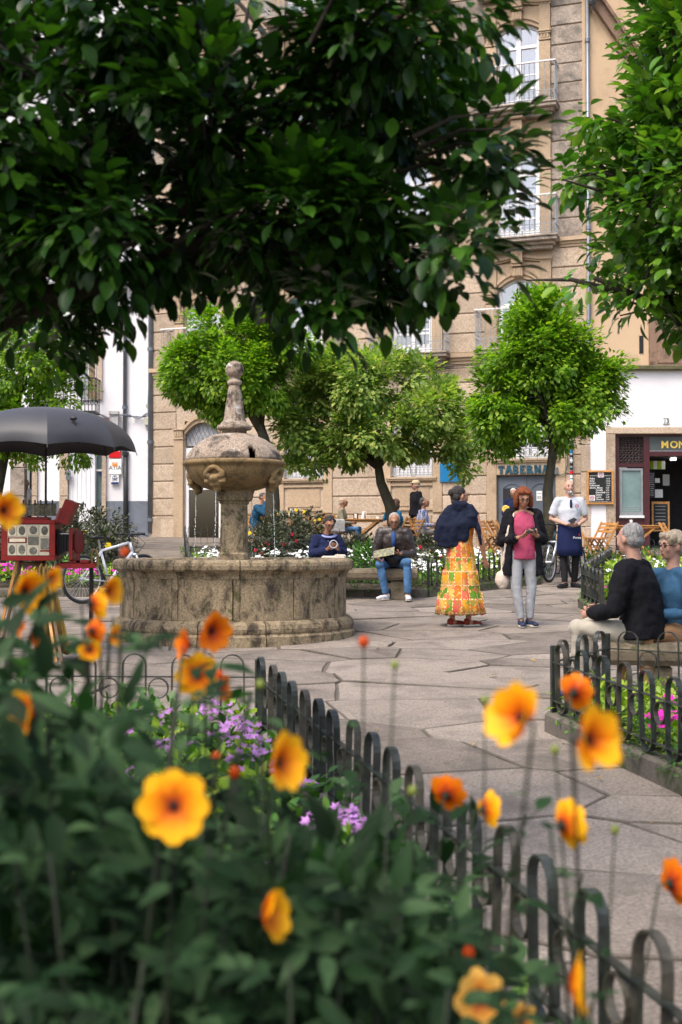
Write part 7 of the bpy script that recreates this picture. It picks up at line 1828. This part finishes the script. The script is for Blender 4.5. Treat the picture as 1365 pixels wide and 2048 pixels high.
lp = []
while len(lp) < 170:
    y = rs.uniform(3, 20); x = rs.uniform(-.28, .28)*y
    if any(inside(b, x, y) for b in BED.values()) or (x-FX)**2+(y-FY)**2 < 2.0: continue
    lp.append((x, y, gz(x, y)+.012))
lp = np.array(lp); n_ = len(lp); d_ = rnd_unit(n_); d_[:, 2] *= .1; V, Fc = scatter(T_small, F_small, lp, d_, np.array([0,0,1.])+rnd_unit(n_)*.15, NR.uniform(.012, .035, n_))
o = bpy.data.objects.new('leaf_litter', npmesh('leaf_litter', V, Fc, fl_me.materials[0])); link(o); o['kind'] = 'stuff'; o['label'] = 'tiny scattered leaf litter on the paving'

# ------------------------------------------------------------------ foreground dahlias
def petal_mesh(mat, L=1.0, W=.80, cup=.18):
    m = MB(); vs = []; fs = []; nt_ = 7
    for i in range(nt_+1):
        t = i/nt_; w = W/2*math.sin(math.pi*min(1, (.10+t*.82)))**.75 if t < .97 else W/2*.30
        z = cup*t-.30*cup*t*t*1.5
        for j in range(5): u_ = -1+j/2; vs.append((u_*w, t*L, z+.10*abs(u_)*w-(.06*(1-abs(u_)))*0))
    for i in range(nt_):
        for j in range(4): a = i*5+j; fs.append((a, a+1, a+6, a+5))
    m.add(vs, fs); return m.mesh('petal', mat, True)
def petalmat(name, edge, mid, core):
    m, nt, b = base_mat(name, .5, .2); tc = nn(nt, 'ShaderNodeTexCoord'); ln_ = nn(nt, 'ShaderNodeSeparateXYZ'); nt.links.new(tc.outputs['Object'], ln_.inputs[0])
    ns = noise_n(nt, tc.outputs['Object'], 6, 3); ad = nn(nt, 'ShaderNodeMath', operation='MULTIPLY_ADD'); ad.inputs[1].default_value = .25; nt.links.new(ns, ad.inputs[0]); nt.links.new(ln_.outputs['Y'], ad.inputs[2])
    c = ramp(nt, ad.outputs[0], [(.22, core), (.52, mid), (.85, edge)]); nt.links.new(c, b.inputs['Base Color'])
    tr = nn(nt, 'ShaderNodeBsdfTranslucent'); nt.links.new(c, tr.inputs[0]); ms = nn(nt, 'ShaderNodeMixShader'); ms.inputs[0].default_value = .3
    nt.links.new(b.outputs[0], ms.inputs[1]); nt.links.new(tr.outputs[0], ms.inputs[2]); nt.links.new(ms.outputs[0], nt.nodes['Material Output'].inputs[0]); return m
pm_o = petalmat('orange_yellow_petal', (.95,.48,.010), (.90,.30,.006), (.55,.07,.006)); pm_p = petalmat('pale_orange_petal', (.88,.50,.10), (.86,.38,.05), (.50,.08,.02)); pm_d = petalmat('deep_orange_petal', (.82,.22,.005), (.75,.13,.006), (.42,.04,.01))
pet = {'o': petal_mesh(pm_o), 'p': petal_mesh(pm_p), 'd': petal_mesh(pm_d)}
corem = plain('dark_flower_centre', (.045,.012,.006), .8, .4, 40, .5); sepalm = plain('green_bronze_stem', (.018,.024,.011), .6, .3)
ctr_me = MB().ell((0,0,.015), (.17,.17,.10), n=14, m=8).mesh('flower_centre', corem, True)
sep = MB().ell((0,0,-.08), (.15,.15,.12), n=10, m=6)
for k in range(6): t = k*math.pi/3; sep.ell((.17*math.cos(t), .17*math.sin(t), -.03), (.10,.06,.03), n=6, m=4, rot=Euler((0,0,t)))
sep_me = sep.mesh('sepal', sepalm, True)
bud_me = MB().ell((0,0,0), (1,1,1.15), n=12, m=8).mesh('bud', pm_o, True); budg_me = MB().ell((0,0,0), (1,1,1.15), n=12, m=8).mesh('bud', plain('green_bud', (.16,.20,.03), .5), True)
# compound leaf template: 5 leaflets
TL, FL_ = leaf_template('pointed', 4, .28, .22, .50); FL_ = tris(FL_)
def compound(n=5):
    V = []; Fc = []
    for k in range(n):
        if k == 0: off, ang, s_ = 1.05, 0, 1.0
        else: side = 1 if k % 2 else -1; off = .85-.35*((k-1)//2); ang = side*R(52+6*((k-1)//2)); s_ = .72-.1*((k-1)//2)
        Rz = Matrix.Rotation(ang, 3, 'Z'); b = len(V)
        for p in TL: q = Rz @ Vector((p[0]*s_, p[1]*s_, p[2]*s_)); V.append((q.x, q.y+off, q.z-.08*off))
        Fc += [tuple(i+b for i in f) for f in FL_]
    b = len(V); V += [(-.02,0,0),(.02,0,0),(.015,1.08,-.08),(-.015,1.08,-.08)]; Fc += [(b,b+1,b+2),(b,b+2,b+3)]
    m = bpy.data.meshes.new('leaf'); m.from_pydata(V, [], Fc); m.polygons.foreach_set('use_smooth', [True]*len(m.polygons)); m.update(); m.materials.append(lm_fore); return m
cl_me = [compound(5), compound(3), compound(5), compound(1)]
rp = random.Random(21)
# plants: top pixel, depth, label
PL = [(20,1215,2.3,'dahlia plant at the left edge below the red box camera'),(120,1270,1.95,'dahlia plant with yellow orange blooms before the tripod legs'),(240,1320,2.5,'dahlia plant whose leaves cross the fountain foot at left'),
      (60,1450,1.8,'leafy dahlia plant low at the left edge'),(340,1400,2.2,'dahlia plant with the pair of blooms before the fountain basin'),(420,1500,2.6,'dahlia plant in the middle of the nearest bed'),
      (190,1600,1.75,'leafy dahlia plant left of the large round bloom'),(330,1730,1.7,'dahlia plant carrying the large open round bloom'),(560,1560,1.9,'dahlia plant with the half turned bloom by the fence'),
      (560,1790,1.8,'dahlia plant with the edge on bloom at the bottom middle'),(700,1590,2.4,'dahlia plant with long thin stems crossing the fence'),(850,1720,2.3,'dahlia plant with backward facing orange bloom'),
      (760,1850,1.6,'leafy dahlia plant at the bottom centre'),(930,1880,1.9,'dahlia plant at the bottom right by the near fence'),(40,1760,1.55,'closest dahlia plant in the bottom left corner'),(330,1880,1.55,'closest dahlia plant at the bottom left centre'),(900,1990,1.7,'dahlia plant with the pale bloom at the bottom edge'),(1180,2010,2.0,'slender dahlia plant at the bottom right corner'),(640,1930,1.6,'closest dahlia plant at the bottom centre')]
plants = []
for px, py, D, lab in PL:
    t = P(px, py, D); base = (t.x+rp.uniform(-.05,.05), t.y+rp.uniform(.0,.1), SLOPE*t.y+.09); root = empty('dahlia_plant', base, 0, lab, 'plant', 'orange dahlias of the nearest bed'); H_ = t.z-base[2]
    plants.append((root, Vector(base), H_, px, D)); nl = 0; stems = 7 if px < 800 else 3
    for s_ in range(stems):
        a = 2*math.pi*s_/stems+rp.uniform(-.4,.4); sp_r = .22*D/1.8+rp.uniform(-.06,.05); hh = H_*rp.uniform(.72,1.0)
        p0 = Vector((.03*math.cos(a), .03*math.sin(a), -.05)); p3 = Vector((sp_r*math.cos(a), sp_r*math.sin(a), hh)); p1 = p0.lerp(p3,.4)+Vector((-.04*math.cos(a),-.04*math.sin(a),.03)); p2 = p0.lerp(p3,.75)
        m = MB(); m.tube([p0,p1,p2,p3], [.0036,.0032,.0028,.0022], 6); m.build('stem', sepalm, root, smooth=True)
        nod = 8 if D < 2.1 else 8
        for k in range(nod):
            t_ = (k+1.2)/(nod+.4); c = p0.lerp(p1, t_*2) if t_ < .5 else p1.lerp(p3, (t_-.5)*2)
            if c.z < H_*.18: continue
            for q in (0, 1):
                b = a+k*1.57+q*math.pi+rp.uniform(-.3,.3); d = Vector((math.cos(b), math.sin(b), rp.uniform(-.1,.55))).normalized(); up = Vector((rp.uniform(-.3,.3), rp.uniform(-.5,.1), 1)).normalized()
                x = d.cross(up).normalized(); z = x.cross(d); sc_ = rp.uniform(.06,.115)*(1.05 if t_ < .8 else .75)
                M = Matrix.Translation(c) @ Matrix((x, d, z)).transposed().to_4x4() @ Matrix.Scale(sc_, 4)
                inst('leaf', rp.choice(cl_me), root, M); nl += 1
# big dark undergrowth filling the bed base
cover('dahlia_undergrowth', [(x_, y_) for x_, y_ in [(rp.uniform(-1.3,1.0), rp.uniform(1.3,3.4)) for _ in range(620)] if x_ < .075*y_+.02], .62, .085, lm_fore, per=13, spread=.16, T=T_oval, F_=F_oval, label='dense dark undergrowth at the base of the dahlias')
# leaf mass of the dahlias, higher at the left, falling away towards the fence
prof_px = [-400,0,120,220,300,450,600,750,850,920,970]; prof_py = [1270,1290,1370,1500,1640,1700,1740,1790,1860,1940,2070]
cen = []
while len(cen) < 950:
    D = rp.uniform(1.7, 2.85); px = rp.uniform(-120, 890); top = P(px, np.interp(px, prof_px, prof_py), 2.0)
    zt_ = CAMZ+(top.z-CAMZ)*D/2.0+.05*noise.noise(Vector((px*.01, D*3, 0))); lo_ = SLOPE*D+.15
    if zt_ < lo_+.1: continue
    cen.append((XG(px, D), D, lo_+(zt_-lo_)*rp.random()**.7))
cen = np.array(cen); o_ = rnd_unit(len(cen)); o_[:, 1] = -abs(o_[:, 1])*.6; T_pt, F_pt = leaf_template('pointed', 3, .26, .30, .42); F_pt = tris(F_pt)
pos, d, ups, s = crown_leaves(cen, o_, 6, .11, .072, T_pt, F_pt, up=.55, droop=.28, outk=.7); ups[:, 1] -= .45
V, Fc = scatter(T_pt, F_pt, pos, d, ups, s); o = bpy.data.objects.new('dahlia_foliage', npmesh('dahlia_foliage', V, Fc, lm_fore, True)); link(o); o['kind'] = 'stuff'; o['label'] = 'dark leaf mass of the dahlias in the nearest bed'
# blooms: px, py, width px, height px, yaw (0 faces the camera), pitch, kind, true diameter
FLW = [(348,1612,146,146,4,4,'o'),(556,1525,76,130,54,6,'o'),(65,1430,72,125,-56,10,'o'),(395,1350,88,92,18,0,'o'),(422,1262,66,86,40,-5,'d'),(378,1290,40,70,-62,5,'d'),
       (1043,1437,112,150,-48,20,'o'),(1176,1480,98,150,38,12,'o'),(1148,1385,60,80,150,10,'d'),(893,1590,76,82,158,20,'d'),(967,1620,50,84,118,0,'o'),(1124,1650,68,112,122,5,'o'),
       (1342,1767,56,100,110,0,'d'),(528,1830,46,130,70,10,'o'),(1138,1968,34,140,80,0,'o'),(960,2000,108,118,24,14,'p'),(1042,2040,60,70,20,0,'p'),
       (48,1182,54,96,60,0,'o'),(98,1156,34,58,64,0,'o'),(183,1207,58,80,130,0,'o'),(215,1182,38,70,70,0,'o'),(184,1262,60,60,150,0,'d'),(228,1272,40,48,60,10,'o'),(180,1300,50,46,20,0,'o'),
       (6,1020,46,84,50,0,'o'),(30,1252,40,58,120,0,'d'),(62,1272,30,50,80,0,'d'),(439,1375,26,60,70,0,'d')]
for i, (px, py, w, h, yaw, pit, kd) in enumerate(FLW):
    d_px = max(w, h); true = .088 if d_px > 70 else .066; D = max(1.25, min(2.75, true*F/d_px)); D = min(D, 2.3); c = P(px, py, D); rad = d_px*D/F/2
    root, base, H_, _, _ = min(plants, key=lambda q: abs(q[3]-px)+abs(q[4]-D)*260)
    Mf = Matrix.Translation(c-base) @ Matrix.Rotation(R(yaw), 4, 'Z') @ Matrix.Rotation(R(90-pit), 4, 'X') @ Matrix.Scale(rad, 4)
    fo = bpy.data.objects.new('flower', ctr_me); link(fo, root); fo.matrix_local = Mf
    inst('sepal', sep_me, fo)
    cup_ = rp.uniform(-6, 8) if abs(yaw) < 30 else rp.uniform(14, 34)
    for k in range(8):
        M = Matrix.Rotation(2*math.pi*k/8+rp.uniform(-.06,.06), 4, 'Z') @ Matrix.Translation((0,.10,0)) @ Matrix.Rotation(R(cup_+rp.uniform(-12,12)), 4, 'X') @ Matrix.Diagonal((rp.uniform(.95,1.12), rp.uniform(.86,.95), 1, 1))
        inst('petal', pet[kd], fo, M)
    back = Mf @ Vector((0,0,-.12)); b0 = Vector((0,0,H_*.35)); mid = b0.lerp(back,.6); far_ = Mf @ Vector((0,0,-1.2)); m = MB(); m.tube([b0, mid.lerp(far_,.25), back.lerp(far_,.4), back], [.0026,.0024,.0022,.0026], 6); m.build('flower_stem', sepalm, root, smooth=True)
for (px, py, r_, mt_) in ((433,1515,10,'o'),(470,1545,12,'o'),(938,1905,13,'o'),(310,2002,13,'g'),(22,1868,13,'g'),(521,1369,9,'g'),(440,1350,8,'o'),(728,1284,11,'o'),(790,1330,8,'g'),(250,1105,9,'o'),(825,1582,10,'g'),(970,1400,8,'g'),(1110,1500,9,'g'),(1230,1660,9,'g')):
    D = 2.0; c = P(px, py, D); root, base, H_, _, _ = min(plants, key=lambda q: abs(q[3]-px)+abs(q[4]-D)*200)
    o = inst('bud', bud_me if mt_ == 'o' else budg_me, root, Matrix.Translation(c-base) @ Matrix.Scale(r_*D/F, 4))
    b0 = Vector((0,0,H_*.35)); e = c-base; m = MB(); m.tube([b0, b0.lerp(e,.55)+Vector((0,0,.04)), e-Vector((0,0,.005))], [.0022,.002,.0016], 6); m.build('flower_stem', sepalm, root, smooth=True)
    for k in range(3):
        t_ = .5+.15*k; q = b0.lerp(e, t_)+Vector((0,0,.02)); b = rp.uniform(0, 6.3); d = Vector((math.cos(b), math.sin(b), .4)).normalized(); x = d.cross(Vector((0,0,1))).normalized(); inst('leaf', cl_me[3 if k else 1], root, Matrix.Translation(q) @ Matrix((x, d, x.cross(d))).transposed().to_4x4() @ Matrix.Scale(.04, 4))
bake_all()
